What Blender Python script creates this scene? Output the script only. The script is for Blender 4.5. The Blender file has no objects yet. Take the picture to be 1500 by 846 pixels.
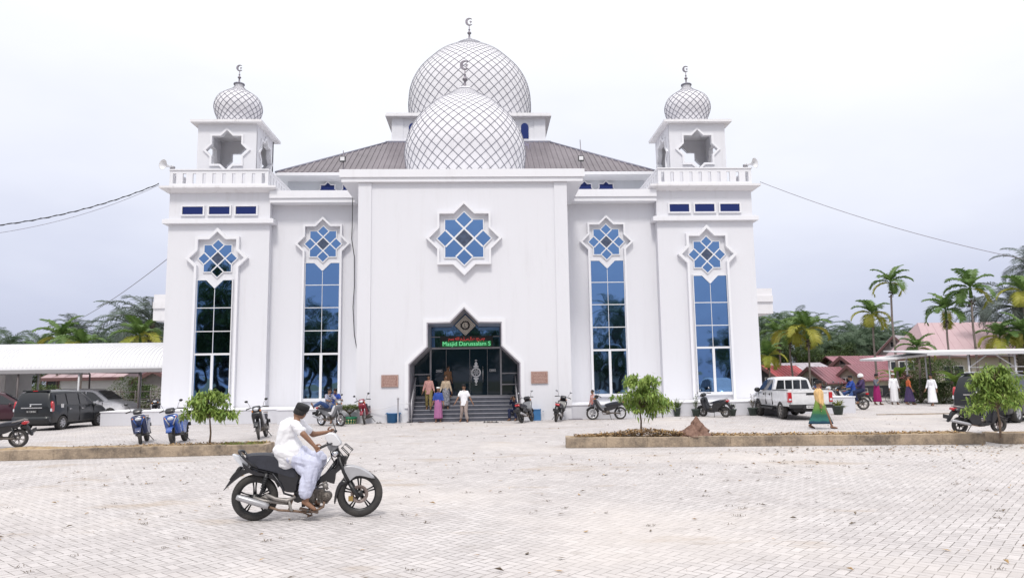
import bpy, bmesh, math, random
from mathutils import Vector, Matrix
from math import sin, cos, pi, radians, sqrt, atan2
SC = bpy.context.scene
COL = SC.collection
random.seed(7)
# ------------------------------------------------------------------ camera model
CF, CP, CR, CYW, CX, CD, CH = 1057.04, .12457, .01509, .04109, .8528, 32.8106, 1.8271
def _ray(px, py):
    a, b = px-750, 423-py
    u = a*cos(CR)+b*sin(CR); v = -a*sin(CR)+b*cos(CR)
    r0 = Vector((cos(CYW), -sin(CYW), 0)); fh = Vector((sin(CYW), cos(CYW), 0)); z = Vector((0, 0, 1))
    return u*r0+v*(-fh*sin(CP)+z*cos(CP))+CF*(fh*cos(CP)+z*sin(CP))
def onY(px, py, Y):
    d = _ray(px, py); t = (Y+CD)/d.y
    return Vector((CX+d.x*t, Y, CH+d.z*t))
def onZ(px, py, Z=0.):
    d = _ray(px, py); t = (Z-CH)/d.z
    return Vector((CX+d.x*t, -CD+d.y*t, Z))
# ------------------------------------------------------------------ materials
def new_mat(name):
    m = bpy.data.materials.new(name); m.use_nodes = True
    return m, m.node_tree, m.node_tree.nodes['Principled BSDF']
def mat(name, col, rough=.6, metal=0., var=.0, vscale=3., bump=0., bscale=30., spec=.5, coat=0., stretch=(1, 1, 1), col2=None, alpha=None):
    m, nt, b = new_mat(name)
    b.inputs['Roughness'].default_value = rough; b.inputs['Metallic'].default_value = metal
    b.inputs['Specular IOR Level'].default_value = spec; b.inputs['Coat Weight'].default_value = coat
    b.inputs['Coat Roughness'].default_value = .05
    N, L = nt.nodes, nt.links
    c = (*col, 1)
    b.inputs['Base Color'].default_value = c
    if var or bump or col2:
        tc = N.new('ShaderNodeTexCoord'); mp = N.new('ShaderNodeMapping'); mp.inputs['Scale'].default_value = stretch
        L.new(tc.outputs['Object'], mp.inputs['Vector'])
    if var or col2:
        n = N.new('ShaderNodeTexNoise'); n.inputs['Scale'].default_value = vscale; n.inputs['Detail'].default_value = 5; n.inputs['Roughness'].default_value = .65
        L.new(mp.outputs[0], n.inputs['Vector'])
        r = N.new('ShaderNodeValToRGB'); r.color_ramp.elements[0].position = .3; r.color_ramp.elements[1].position = .7
        L.new(n.outputs['Fac'], r.inputs['Fac'])
        if col2:
            r.color_ramp.elements[0].color = c; r.color_ramp.elements[1].color = (*col2, 1)
        else:
            r.color_ramp.elements[0].color = (*[max(0, x*(1-var)) for x in col], 1); r.color_ramp.elements[1].color = (*[min(1, x*(1+var*.6)) for x in col], 1)
        L.new(r.outputs[0], b.inputs['Base Color'])
    if bump:
        n2 = N.new('ShaderNodeTexNoise'); n2.inputs['Scale'].default_value = bscale; n2.inputs['Detail'].default_value = 4
        bp = N.new('ShaderNodeBump'); bp.inputs['Strength'].default_value = bump; bp.inputs['Distance'].default_value = .02
        L.new(mp.outputs[0], n2.inputs['Vector']); L.new(n2.outputs['Fac'], bp.inputs['Height']); L.new(bp.outputs[0], b.inputs['Normal'])
    return m
M = {}
def wall_mat(name, col, dirt=.35, dcol=(.38, .35, .34)):
    m, nt, b = new_mat(name); N, L = nt.nodes, nt.links
    b.inputs['Roughness'].default_value = .75; b.inputs['Specular IOR Level'].default_value = .25
    tc = N.new('ShaderNodeTexCoord')
    def noise(sc, st, det=5):
        mp = N.new('ShaderNodeMapping'); mp.inputs['Scale'].default_value = st
        n = N.new('ShaderNodeTexNoise'); n.inputs['Scale'].default_value = sc; n.inputs['Detail'].default_value = det; n.inputs['Roughness'].default_value = .7
        L.new(tc.outputs['Object'], mp.inputs['Vector']); L.new(mp.outputs[0], n.inputs['Vector']); return n
    n1 = noise(1.3, (2.2, 2.2, .18)); n2 = noise(.35, (1, 1, 1)); n3 = noise(9, (1, 1, 1))
    def ramp(n, a, bb):
        r = N.new('ShaderNodeMapRange'); r.inputs['From Min'].default_value = a; r.inputs['From Max'].default_value = bb
        L.new(n.outputs['Fac'], r.inputs['Value']); return r
    r1 = ramp(n1, .52, .8); r2 = ramp(n2, .35, .75); r3 = ramp(n3, .6, .8)
    mu = N.new('ShaderNodeMath'); mu.operation = 'MULTIPLY'; L.new(r1.outputs[0], mu.inputs[0]); L.new(r2.outputs[0], mu.inputs[1])
    ad = N.new('ShaderNodeMath'); ad.operation = 'MULTIPLY_ADD'; ad.inputs[1].default_value = .12; L.new(r3.outputs[0], ad.inputs[0]); L.new(mu.outputs[0], ad.inputs[2])
    mu2 = N.new('ShaderNodeMath'); mu2.operation = 'MULTIPLY'; mu2.inputs[1].default_value = dirt; L.new(ad.outputs[0], mu2.inputs[0])
    mx = N.new('ShaderNodeMix'); mx.data_type = 'RGBA'; mx.inputs['A'].default_value = (*col, 1); mx.inputs['B'].default_value = (*dcol, 1)
    L.new(mu2.outputs[0], mx.inputs['Factor']); L.new(mx.outputs['Result'], b.inputs['Base Color'])
    bp = N.new('ShaderNodeBump'); bp.inputs['Strength'].default_value = .12; bp.inputs['Distance'].default_value = .02
    n4 = noise(6, (1, 1, 1)); L.new(n4.outputs['Fac'], bp.inputs['Height']); L.new(bp.outputs[0], b.inputs['Normal'])
    return m
M['wall'] = wall_mat('white_plaster', (.70, .70, .735), .3)
M['trim'] = wall_mat('white_trim_paint', (.76, .76, .79), .28)
M['dirty'] = wall_mat('weathered_white_slab', (.76, .75, .77), 1.1)
M['plinth'] = wall_mat('grey_plinth_paint', (.60, .60, .64), .3)
M['hall'] = wall_mat('pale_blue_plaster', (.64, .66, .70), .35)
M['reveal'] = mat('grey_lavender_tile', (.44, .42, .46), .35, var=.15, vscale=2)
M['step'] = mat('dark_slate_step', (.085, .09, .115), .35, var=.3, vscale=4)
M['stepedge'] = mat('step_edge_stone', (.34, .34, .38), .4)
M['door_glass'] = mat('dark_door_glass', (.010, .024, .036), .03, spec=.5)
M['mullion'] = mat('white_aluminium', (.72, .72, .74), .35)
M['greyframe'] = mat('grey_aluminium', (.36, .35, .37), .4, metal=.3)
M['steel'] = mat('brushed_steel', (.55, .55, .56), .3, metal=.9)
M['black'] = mat('black_plastic', (.018, .018, .02), .4)
M['rubber'] = mat('tyre_rubber', (.022, .022, .024), .8, var=.4, vscale=6, col2=(.06, .055, .05))
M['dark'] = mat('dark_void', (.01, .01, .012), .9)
M['tin'] = mat('tarnished_tin', (.24, .22, .25), .45, metal=.6, var=.3, vscale=8)
def glass_mat(name, col, rough=.025, wob=.03):
    m, nt, b = new_mat(name); N, L = nt.nodes, nt.links
    b.inputs['Base Color'].default_value = (*col, 1); b.inputs['Metallic'].default_value = 1; b.inputs['Roughness'].default_value = rough
    tc = N.new('ShaderNodeTexCoord'); n = N.new('ShaderNodeTexNoise'); n.inputs['Scale'].default_value = 1.1; n.inputs['Detail'].default_value = 1
    bp = N.new('ShaderNodeBump'); bp.inputs['Strength'].default_value = wob; bp.inputs['Distance'].default_value = .3
    L.new(tc.outputs['Object'], n.inputs['Vector']); L.new(n.outputs['Fac'], bp.inputs['Height']); L.new(bp.outputs[0], b.inputs['Normal'])
    return m
M['blue_glass'] = glass_mat('blue_mirror_glass', (.15, .27, .475))
M['slit_glass'] = glass_mat('slit_window_glass', (.035, .05, .16), .08)
M['centre_glass'] = mat('etched_centre_pane', (.06, .08, .13), .2, var=.5, vscale=6)
# corrugated roof
M['roof'] = mat('brown_metal_roof', (.175, .152, .168), .45, metal=.15, var=.25, vscale=.5, stretch=(1, 1, 1))
M['roof_edge'] = mat('roof_flashing', (.20, .20, .25), .5, metal=.3)
M['dome'] = wall_mat('white_dome_shell', (.74, .73, .76), .6)
M['lattice'] = mat('dome_lattice_line', (.19, .19, .23), .6)
# ------------------------------------------------------------------ mesh builder
class MB:
    def __init__(s): s.v = []; s.f = []; s.m = []; s.sm = []; s.cur = 0; s.smooth = False
    def add(s, vs, fs, m=None, smooth=None):
        o = len(s.v); s.v += [tuple(v) for v in vs]
        for f in fs:
            s.f.append(tuple(o+i for i in f)); s.m.append(s.cur if m is None else m); s.sm.append(s.smooth if smooth is None else smooth)
        return o
    def box(s, x0, x1, y0, y1, z0, z1, m=None):
        s.add([(x0, y0, z0), (x1, y0, z0), (x1, y1, z0), (x0, y1, z0), (x0, y0, z1), (x1, y0, z1), (x1, y1, z1), (x0, y1, z1)],
              [(0, 3, 2, 1), (4, 5, 6, 7), (0, 1, 5, 4), (1, 2, 6, 5), (2, 3, 7, 6), (3, 0, 4, 7)], m, False)
    def obox(s, c, ax, ay, az, m=None):
        c = Vector(c); vs = [c+ax*i+ay*j+az*k for k in (-1, 1) for j, i in ((-1, -1), (-1, 1), (1, 1), (1, -1))]
        s.add(vs, [(0, 3, 2, 1), (4, 5, 6, 7), (0, 1, 5, 4), (1, 2, 6, 5), (2, 3, 7, 6), (3, 0, 4, 7)], m, False)
    def prism(s, poly, a, b, ax='y', m=None, smooth=False):
        # poly: 2D points; ax 'y' -> (x,z) extruded in y from a to b ; 'x' -> (y,z) ; 'z' -> (x,y)
        def p(u, v, w): return {'y': (u, w, v), 'x': (w, u, v), 'z': (u, v, w)}[ax]
        n = len(poly)
        vs = [p(u, v, a) for u, v in poly]+[p(u, v, b) for u, v in poly]
        s.add(vs, [tuple(range(n)), tuple(range(2*n-1, n-1, -1))]+[(i, (i+1) % n, n+(i+1) % n, n+i) for i in range(n)], m, smooth)
    def ring(s, outer, inner, a, b, ax='y', m=None):
        def p(u, v, w): return {'y': (u, w, v), 'x': (w, u, v), 'z': (u, v, w)}[ax]
        n = len(outer)
        vs = [p(u, v, a) for u, v in outer]+[p(u, v, a) for u, v in inner]+[p(u, v, b) for u, v in outer]+[p(u, v, b) for u, v in inner]
        fs = []
        for i in range(n):
            j = (i+1) % n
            fs += [(i, j, n+j, n+i), (2*n+i, 3*n+i, 3*n+j, 2*n+j), (i, 2*n+i, 2*n+j, j), (n+i, n+j, 3*n+j, 3*n+i)]
        s.add(vs, fs, m, False)
    def tube(s, pts, r, n=8, m=None, cap=True, smooth=True, closed=False):
        pts = [Vector(p) for p in pts]; k = len(pts)
        rs = r if isinstance(r, (list, tuple)) else [r]*k
        vs = []; up = None
        for i, p in enumerate(pts):
            if closed: t = pts[(i+1) % k]-pts[i-1]
            else: t = pts[min(i+1, k-1)]-pts[max(i-1, 0)]
            if t.length < 1e-9: t = Vector((0, 0, 1))
            t.normalize()
            if up is None:
                up = Vector((0, 0, 1)) if abs(t.z) < .9 else Vector((1, 0, 0))
            a = up-t*up.dot(t)
            if a.length < 1e-4: a = t.orthogonal()
            a.normalize(); up = a; b = t.cross(a)
            vs += [p+(a*cos(2*pi*j/n)+b*sin(2*pi*j/n))*rs[i] for j in range(n)]
        fs = []
        for i in range(k if closed else k-1):
            q = ((i+1) % k)*n
            fs += [(i*n+j, i*n+(j+1) % n, q+(j+1) % n, q+j) for j in range(n)]
        if cap and not closed: fs += [tuple(range(n-1, -1, -1)), tuple((k-1)*n+j for j in range(n))]
        s.add(vs, fs, m, smooth)
    def lathe(s, prof, n=32, c=(0, 0, 0), axis='z', m=None, smooth=True, sx=1, sy=1):
        vs = []
        for r, z in prof:
            for j in range(n):
                a = 2*pi*j/n; u, v = r*cos(a)*sx, r*sin(a)*sy
                q = {'z': (u, v, z), 'y': (u, z, v), 'x': (z, u, v)}[axis]
                vs.append((q[0]+c[0], q[1]+c[1], q[2]+c[2]))
        fs = [(i*n+j, i*n+(j+1) % n, (i+1)*n+(j+1) % n, (i+1)*n+j) for i in range(len(prof)-1) for j in range(n)]
        closed = prof[0] == prof[-1]
        if prof[0][0] > 1e-4 and not closed: fs.append(tuple(range(n-1, -1, -1)))
        if prof[-1][0] > 1e-4 and not closed: fs.append(tuple((len(prof)-1)*n+j for j in range(n)))
        s.add(vs, fs, m, smooth)
    def ball(s, c, r, n=12, m=None, sx=1, sy=1, sz=1):
        k = max(6, n//2)
        s.lathe([(r*sin(pi*i/k), -r*cos(pi*i/k)*sz) for i in range(k+1)], n, c, m=m, sx=sx, sy=sy)
    def cap(s, a, b, ra, rb, n=10):
        # tapered capsule
        a = Vector(a); b = Vector(b); t = b-a
        if t.length < 1e-6: s.ball(a, ra, n); return
        t.normalize(); pts = []; rs = []
        for i in range(4):
            w = pi/2*i/4; pts.append(a-t*ra*cos(w)); rs.append(max(1e-3, ra*sin(w)))
        pts.append(a); rs.append(ra); pts.append(b); rs.append(rb)
        for i in range(1, 5):
            w = pi/2*i/4; pts.append(b+t*rb*sin(w)); rs.append(max(1e-3, rb*cos(w)))
        s.tube(pts, rs, n)
    def quad(s, a, b, c, d, m=None, smooth=False): s.add([a, b, c, d], [(0, 1, 2, 3)], m, smooth)
    def xf(s, mtx, start=0):
        for i in range(start, len(s.v)): s.v[i] = tuple(mtx @ Vector(s.v[i]))
        return s
    def mesh(s, name, mats):
        me = bpy.data.meshes.new(name); me.from_pydata(s.v, [], s.f)
        for k in (mats if isinstance(mats, (list, tuple)) else [mats]): me.materials.append(M[k] if isinstance(k, str) else k)
        me.polygons.foreach_set('material_index', s.m); me.polygons.foreach_set('use_smooth', s.sm)
        me.update(); return me
    def build(s, name, mats, parent=None, fix=True):
        me = s.mesh(name, mats)
        if fix:
            bm = bmesh.new(); bm.from_mesh(me); bmesh.ops.recalc_face_normals(bm, faces=bm.faces); bm.to_mesh(me); bm.free()
        o = bpy.data.objects.new(name, me); COL.objects.link(o)
        if parent: o.parent = parent
        return o
def link_mesh(name, me, parent=None):
    o = bpy.data.objects.new(name, me); COL.objects.link(o)
    if parent: o.parent = parent
    return o
def tag(o, label=None, cat=None, group=None, kind=None):
    if label: o['label'] = label
    if cat: o['category'] = cat
    if group: o['group'] = group
    if kind: o['kind'] = kind
    return o
def thing(name, label, cat, loc=(0, 0, 0), rz=0., group=None, rx=0., s=1.):
    o = bpy.data.objects.new(name, None); COL.objects.link(o); o.empty_display_size = .2
    o.location = loc; o.rotation_euler = (rx, 0, rz); o.scale = (s, s, s)
    return tag(o, label, cat, group)
def copy_tree(o, parent=None):
    c = o.copy(); COL.objects.link(c); c.parent = parent
    for ch in list(o.children): copy_tree(ch, c)
    return c
def remesh(mb, voxel, smooth=2, name='m'):
    me = bpy.data.meshes.new(name); me.from_pydata(mb.v, [], mb.f); me.update()
    bm = bmesh.new(); bm.from_mesh(me); bmesh.ops.recalc_face_normals(bm, faces=bm.faces); bm.to_mesh(me); bm.free()
    o = bpy.data.objects.new(name, me); COL.objects.link(o)
    md = o.modifiers.new('r', 'REMESH'); md.mode = 'VOXEL'; md.voxel_size = voxel
    if smooth:
        sm = o.modifiers.new('s', 'SMOOTH'); sm.factor = .5; sm.iterations = smooth
    dg = bpy.context.evaluated_depsgraph_get(); dg.update()
    res = bpy.data.meshes.new_from_object(o.evaluated_get(dg))
    bpy.data.objects.remove(o); bpy.data.meshes.remove(me)
    return res
def from_mesh(me, name, mats, parent=None, extra=None):
    mb = MB(); mb.smooth = True
    mb.add([v.co for v in me.vertices], [tuple(p.vertices) for p in me.polygons])
    if extra: extra(mb)
    bpy.data.meshes.remove(me)
    return mb.build(name, mats, parent, fix=False)
def boolean(o, cutter, op='DIFFERENCE'):
    md = o.modifiers.new('b', 'BOOLEAN'); md.object = cutter; md.operation = op; md.solver = 'EXACT'
    dg = bpy.context.evaluated_depsgraph_get(); dg.update()
    me = bpy.data.meshes.new_from_object(o.evaluated_get(dg))
    o.modifiers.clear(); o.data = me
    bpy.data.objects.remove(cutter)
def text_mesh(body, size, depth=.01, align='CENTER'):
    cu = bpy.data.curves.new('t', 'FONT'); cu.body = body; cu.size = size; cu.extrude = depth; cu.align_x = align; cu.align_y = 'CENTER'
    o = bpy.data.objects.new('t', cu); COL.objects.link(o)
    dg = bpy.context.evaluated_depsgraph_get(); dg.update()
    me = bpy.data.meshes.new_from_object(o.evaluated_get(dg)); bpy.data.objects.remove(o)
    mb = MB(); mb.add([(v.co.x, -v.co.z, v.co.y) for v in me.vertices], [tuple(p.vertices) for p in me.polygons])
    bpy.data.meshes.remove(me)
    return mb   # faces -Y, upright in XZ
def merge(a, b, off=(0, 0, 0), m=None, sx=1, sz=1):
    o = len(a.v); a.v += [(v[0]*sx+off[0], v[1]+off[1], v[2]*sz+off[2]) for v in b.v]
    for f, mm, sm in zip(b.f, b.m, b.sm): a.f.append(tuple(o+i for i in f)); a.m.append(mm if m is None else m); a.sm.append(sm)
# ------------------------------------------------------------------ camera, world, sun
cam = bpy.data.cameras.new('camera'); cam.sensor_width = 36; cam.lens = CF*36/1500; cam.clip_end = 4000; cam.clip_start = .1
camo = bpy.data.objects.new('camera', cam); COL.objects.link(camo); SC.camera = camo
r0 = Vector((cos(CYW), -sin(CYW), 0)); fh = Vector((sin(CYW), cos(CYW), 0)); zz = Vector((0, 0, 1))
fw = fh*cos(CP)+zz*sin(CP); up0 = -fh*sin(CP)+zz*cos(CP)
xr = r0*cos(CR)-up0*sin(CR); yu = r0*sin(CR)+up0*cos(CR)
mt = Matrix((xr, yu, -fw)).transposed().to_4x4(); mt.translation = Vector((CX, -CD, CH)); camo.matrix_world = mt
SUN_EL, SUN_AZ = 56., 186.      # azimuth measured from +Y towards +X
w = bpy.data.worlds.new('World'); SC.world = w; w.use_nodes = True
N, L = w.node_tree.nodes, w.node_tree.links
bg = N['Background']; bg.inputs['Strength'].default_value = .1
sky = N.new('ShaderNodeTexSky'); sky.sky_type = 'NISHITA'; sky.sun_disc = False
sky.sun_elevation = radians(SUN_EL); sky.sun_rotation = radians(SUN_AZ); sky.dust_density = 2
tc = N.new('ShaderNodeTexCoord'); sp = N.new('ShaderNodeSeparateXYZ'); L.new(tc.outputs['Generated'], sp.inputs[0])
ns = N.new('ShaderNodeTexNoise'); ns.inputs['Scale'].default_value = 1.6; ns.inputs['Detail'].default_value = 5; ns.inputs['Roughness'].default_value = .5
mp = N.new('ShaderNodeMapping'); mp.inputs['Scale'].default_value = (1, 1, 2.6); L.new(tc.outputs['Generated'], mp.inputs['Vector']); L.new(mp.outputs[0], ns.inputs['Vector'])
ma = N.new('ShaderNodeMath'); ma.operation = 'MULTIPLY_ADD'; ma.inputs[1].default_value = .46; ma.inputs[2].default_value = -.22; L.new(ns.outputs['Fac'], ma.inputs[0])
ad = N.new('ShaderNodeMath'); ad.operation = 'ADD'; L.new(sp.outputs['Z'], ad.inputs[0]); L.new(ma.outputs[0], ad.inputs[1])
rp = N.new('ShaderNodeValToRGB'); e = rp.color_ramp.elements
SKY = [(0., (3.55, 3.75, 4.85)), (.12, (4.15, 4.35, 5.4)), (.27, (5.55, 5.7, 6.45)), (.42, (6.6, 6.7, 7.05)), (1., (10., 9.9, 10.))]
e[0].position = 0; e[0].color = (*SKY[0][1], 1); e[1].position = 1; e[1].color = (*SKY[-1][1], 1)
for p_, c_ in SKY[1:-1]:
    x_ = e.new(p_); x_.color = (*c_, 1)
L.new(ad.outputs[0], rp.inputs['Fac'])
mx = N.new('ShaderNodeMix'); mx.data_type = 'RGBA'; mx.inputs['Factor'].default_value = .93
L.new(sky.outputs[0], mx.inputs['A']); L.new(rp.outputs[0], mx.inputs['B']); L.new(mx.outputs['Result'], bg.inputs['Color'])
sl = bpy.data.lights.new('sun', 'SUN'); sl.energy = 1.35; sl.angle = radians(11); sl.color = (1, .96, .9)
so = bpy.data.objects.new('sun', sl); COL.objects.link(so)
sd = Vector((sin(radians(SUN_AZ))*cos(radians(SUN_EL)), cos(radians(SUN_AZ))*cos(radians(SUN_EL)), sin(radians(SUN_EL))))
so.rotation_euler = sd.to_track_quat('Z', 'Y').to_euler()
SC.view_settings.view_transform = 'Standard'; SC.view_settings.look = 'None'; SC.view_settings.gamma = 1; SC.view_settings.use_curve_mapping = False
SC.view_settings.exposure = .66
SC.cycles.max_bounces = 6; SC.cycles.diffuse_bounces = 3; SC.cycles.glossy_bounces = 4; SC.cycles.transparent_max_bounces = 6
# ================================================================== GROUND
def paver_mat():
    m, nt, b = new_mat('herringbone_pavers'); N, L = nt.nodes, nt.links
    def math(op, a, b_=None, c=None):
        n = N.new('ShaderNodeMath'); n.operation = op
        for i, x in enumerate((a, b_, c)):
            if x is None: continue
            if isinstance(x, (int, float)): n.inputs[i].default_value = x
            else: L.new(x, n.inputs[i])
        return n.outputs[0]
    tc = N.new('ShaderNodeTexCoord'); mp = N.new('ShaderNodeMapping'); mp.inputs['Rotation'].default_value = (0, 0, radians(43)); k = 1/.105
    mp.inputs['Scale'].default_value = (k, k, k)
    # slight waviness of the laid courses
    nw = N.new('ShaderNodeTexNoise'); nw.inputs['Scale'].default_value = .8; nw.inputs['Detail'].default_value = 3
    L.new(tc.outputs['Object'], nw.inputs['Vector'])
    va = N.new('ShaderNodeVectorMath'); va.operation = 'MULTIPLY_ADD'; va.inputs[1].default_value = (.05, .05, 0); L.new(nw.outputs['Color'], va.inputs[0]); L.new(tc.outputs['Object'], va.inputs[2])
    L.new(va.outputs[0], mp.inputs['Vector'])
    s = N.new('ShaderNodeSeparateXYZ'); L.new(mp.outputs[0], s.inputs[0])
    x, y = s.outputs[0], s.outputs[1]
    i, j = math('FLOOR', x), math('FLOOR', y); fx, fy = math('FRACT', x), math('FRACT', y)
    kk = math('FLOORED_MODULO', math('SUBTRACT', i, j), 4.)
    def neq(v): return math('GREATER_THAN', math('ABSOLUTE', math('SUBTRACT', kk, float(v))), .5)
    def edge(d, cond): # distance counts only where there is a joint
        return math('ADD', d, math('MULTIPLY', math('SUBTRACT', 1., cond), 5.))
    dl = edge(fx, neq(1)); dr = edge(math('SUBTRACT', 1., fx), neq(0)); db = edge(fy, neq(2)); dt = edge(math('SUBTRACT', 1., fy), neq(3))
    d = math('MINIMUM', math('MINIMUM', dl, dr), math('MINIMUM', db, dt))
    n1 = N.new('ShaderNodeTexNoise'); n1.inputs['Scale'].default_value = .9; n1.inputs['Detail'].default_value = 6; n1.inputs['Roughness'].default_value = .7; L.new(tc.outputs['Object'], n1.inputs['Vector'])
    n2 = N.new('ShaderNodeTexNoise'); n2.inputs['Scale'].default_value = 14; n2.inputs['Detail'].default_value = 4; L.new(tc.outputs['Object'], n2.inputs['Vector'])
    n3 = N.new('ShaderNodeTexNoise'); n3.inputs['Scale'].default_value = .16; n3.inputs['Detail'].default_value = 7; n3.inputs['Roughness'].default_value = .6; L.new(tc.outputs['Object'], n3.inputs['Vector'])
    wd = math('MULTIPLY_ADD', n1.outputs['Fac'], .11, .02)
    joint = N.new('ShaderNodeMapRange'); joint.interpolation_type = 'SMOOTHSTEP'; joint.inputs['To Min'].default_value = 1; joint.inputs['To Max'].default_value = 0
    L.new(d, joint.inputs['Value']); joint.inputs['From Min'].default_value = .0; L.new(wd, joint.inputs['From Max'])
    jm = N.new('ShaderNodeMapRange'); jm.inputs['From Min'].default_value = .38; jm.inputs['From Max'].default_value = .56; jm.inputs['To Min'].default_value = .5; L.new(n2.outputs['Fac'], jm.inputs['Value'])
    jf = math('MULTIPLY', joint.outputs[0], jm.outputs[0])
    # per-brick tone: brick id
    bi = math('SUBTRACT', i, math('MULTIPLY', math('SUBTRACT', 1., neq(1)), 1.)); bj = math('SUBTRACT', j, math('MULTIPLY', math('SUBTRACT', 1., neq(2)), 1.))
    cb = N.new('ShaderNodeCombineXYZ'); L.new(bi, cb.inputs[0]); L.new(bj, cb.inputs[1])
    wn = N.new('ShaderNodeTexWhiteNoise'); wn.noise_dimensions = '3D'; L.new(cb.outputs[0], wn.inputs['Vector'])
    tone = math('MULTIPLY_ADD', wn.outputs['Value'], .15, .89)
    # base colours
    r = N.new('ShaderNodeValToRGB'); r.color_ramp.elements[0].position = .3; r.color_ramp.elements[0].color = (.455, .425, .42, 1); r.color_ramp.elements[1].position = .66; r.color_ramp.elements[1].color = (.575, .545, .54, 1)
    L.new(n1.outputs['Fac'], r.inputs['Fac'])
    mx1 = N.new('ShaderNodeMix'); mx1.data_type = 'RGBA'; mx1.blend_type = 'MULTIPLY'; mx1.inputs['Factor'].default_value = 1
    cc = N.new('ShaderNodeCombineColor'); [L.new(tone, cc.inputs[q]) for q in range(3)]
    L.new(r.outputs[0], mx1.inputs['A']); L.new(cc.outputs[0], mx1.inputs['B'])
    # sandy film: hides the joints in patches
    sf = N.new('ShaderNodeMapRange'); sf.inputs['From Min'].default_value = .50; sf.inputs['From Max'].default_value = .70; L.new(n3.outputs['Fac'], sf.inputs['Value'])
    sfm = math('MULTIPLY', sf.outputs[0], .75)
    jf2 = math('MULTIPLY', jf, math('SUBTRACT', 1., sfm))
    mx2 = N.new('ShaderNodeMix'); mx2.data_type = 'RGBA'; mx2.inputs['B'].default_value = (.61, .56, .52, 1); L.new(math('MULTIPLY', sfm, .8), mx2.inputs['Factor']); L.new(mx1.outputs['Result'], mx2.inputs['A'])
    # blotchy stains
    n5 = N.new('ShaderNodeTexNoise'); n5.inputs['Scale'].default_value = 2.3; n5.inputs['Detail'].default_value = 8; n5.inputs['Roughness'].default_value = .75; L.new(tc.outputs['Object'], n5.inputs['Vector'])
    st = N.new('ShaderNodeMapRange'); st.inputs['From Min'].default_value = .565; st.inputs['From Max'].default_value = .74; st.inputs['To Max'].default_value = .45; L.new(n5.outputs['Fac'], st.inputs['Value'])
    mx4 = N.new('ShaderNodeMix'); mx4.data_type = 'RGBA'; mx4.inputs['B'].default_value = (.26, .22, .19, 1); L.new(st.outputs[0], mx4.inputs['Factor']); n6 = N.new('ShaderNodeTexNoise'); n6.inputs['Scale'].default_value = .55; n6.inputs['Detail'].default_value = 9; n6.inputs['Roughness'].default_value = .62; mp6 = N.new('ShaderNodeMapping'); mp6.inputs['Scale'].default_value = (.6, 1.5, 1); mp6.inputs['Location'].default_value = (3.1, 7.3, 0); L.new(tc.outputs['Object'], mp6.inputs['Vector']); L.new(mp6.outputs[0], n6.inputs['Vector'])
    s6 = N.new('ShaderNodeMapRange'); s6.inputs['From Min'].default_value = .575; s6.inputs['From Max'].default_value = .66; s6.inputs['To Max'].default_value = .75; L.new(n6.outputs['Fac'], s6.inputs['Value'])
    mx6 = N.new('ShaderNodeMix'); mx6.data_type = 'RGBA'; mx6.inputs['B'].default_value = (.43, .365, .31, 1); L.new(s6.outputs[0], mx6.inputs['Factor']); L.new(mx2.outputs['Result'], mx6.inputs['A']); L.new(mx6.outputs['Result'], mx4.inputs['A'])
    mx3 = N.new('ShaderNodeMix'); mx3.data_type = 'RGBA'; mx3.inputs['B'].default_value = (.075, .062, .052, 1); L.new(jf2, mx3.inputs['Factor']); L.new(mx4.outputs['Result'], mx3.inputs['A'])
    L.new(mx3.outputs['Result'], b.inputs['Base Color']); b.inputs['Roughness'].default_value = .9; b.inputs['Specular IOR Level'].default_value = .15
    h = math('ADD', math('MULTIPLY', jf2, -1.), math('MULTIPLY', n2.outputs['Fac'], .3))
    bp = N.new('ShaderNodeBump'); bp.inputs['Strength'].default_value = .35; bp.inputs['Distance'].default_value = .006; L.new(h, bp.inputs['Height']); L.new(bp.outputs[0], b.inputs['Normal'])
    return m
M['paver'] = paver_mat()
M['earth'] = mat('far_earth_and_grass', (.10, .13, .045), .95, vscale=.3, col2=(.22, .19, .12))
M['asphalt'] = mat('far_lane', (.40, .37, .34), .95, var=.2, vscale=.5)
def sheet(name, x0, x1, y0, y1, z, m, n=1):
    mb = MB()
    mb.add([(x0, y0, z), (x1, y0, z), (x1, y1, z), (x0, y1, z)], [(0, 1, 2, 3)])
    return tag(mb.build(name, m), kind='structure')
sheet('ground', -1500, 1500, -900, 2200, -.02, 'earth')
sheet('courtyard', -48, 60, -75, 22.3, 0, 'paver')
# ================================================================== MOSQUE
mosque = thing('mosque', 'large white mosque with two corner towers, netted onion domes and tall blue glass windows', 'mosque')
def star8(a, cx=0., cz=0.):
    """outline of a square (half a) united with its 45 degree twin, 16 points"""
    d = a*sqrt(2); k = d-a; P = []
    q = [(a, a), (k, a), (0, d), (-k, a), (-a, a), (-a, k), (-d, 0), (-a, -k), (-a, -a), (-k, -a), (0, -d), (k, -a), (a, -a), (a, -k), (d, 0), (a, k)]
    return [(x+cx, z+cz) for x, z in q]
def P_(name, mb, m, parent=None): return mb.build(name, m, parent or mosque)
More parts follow.
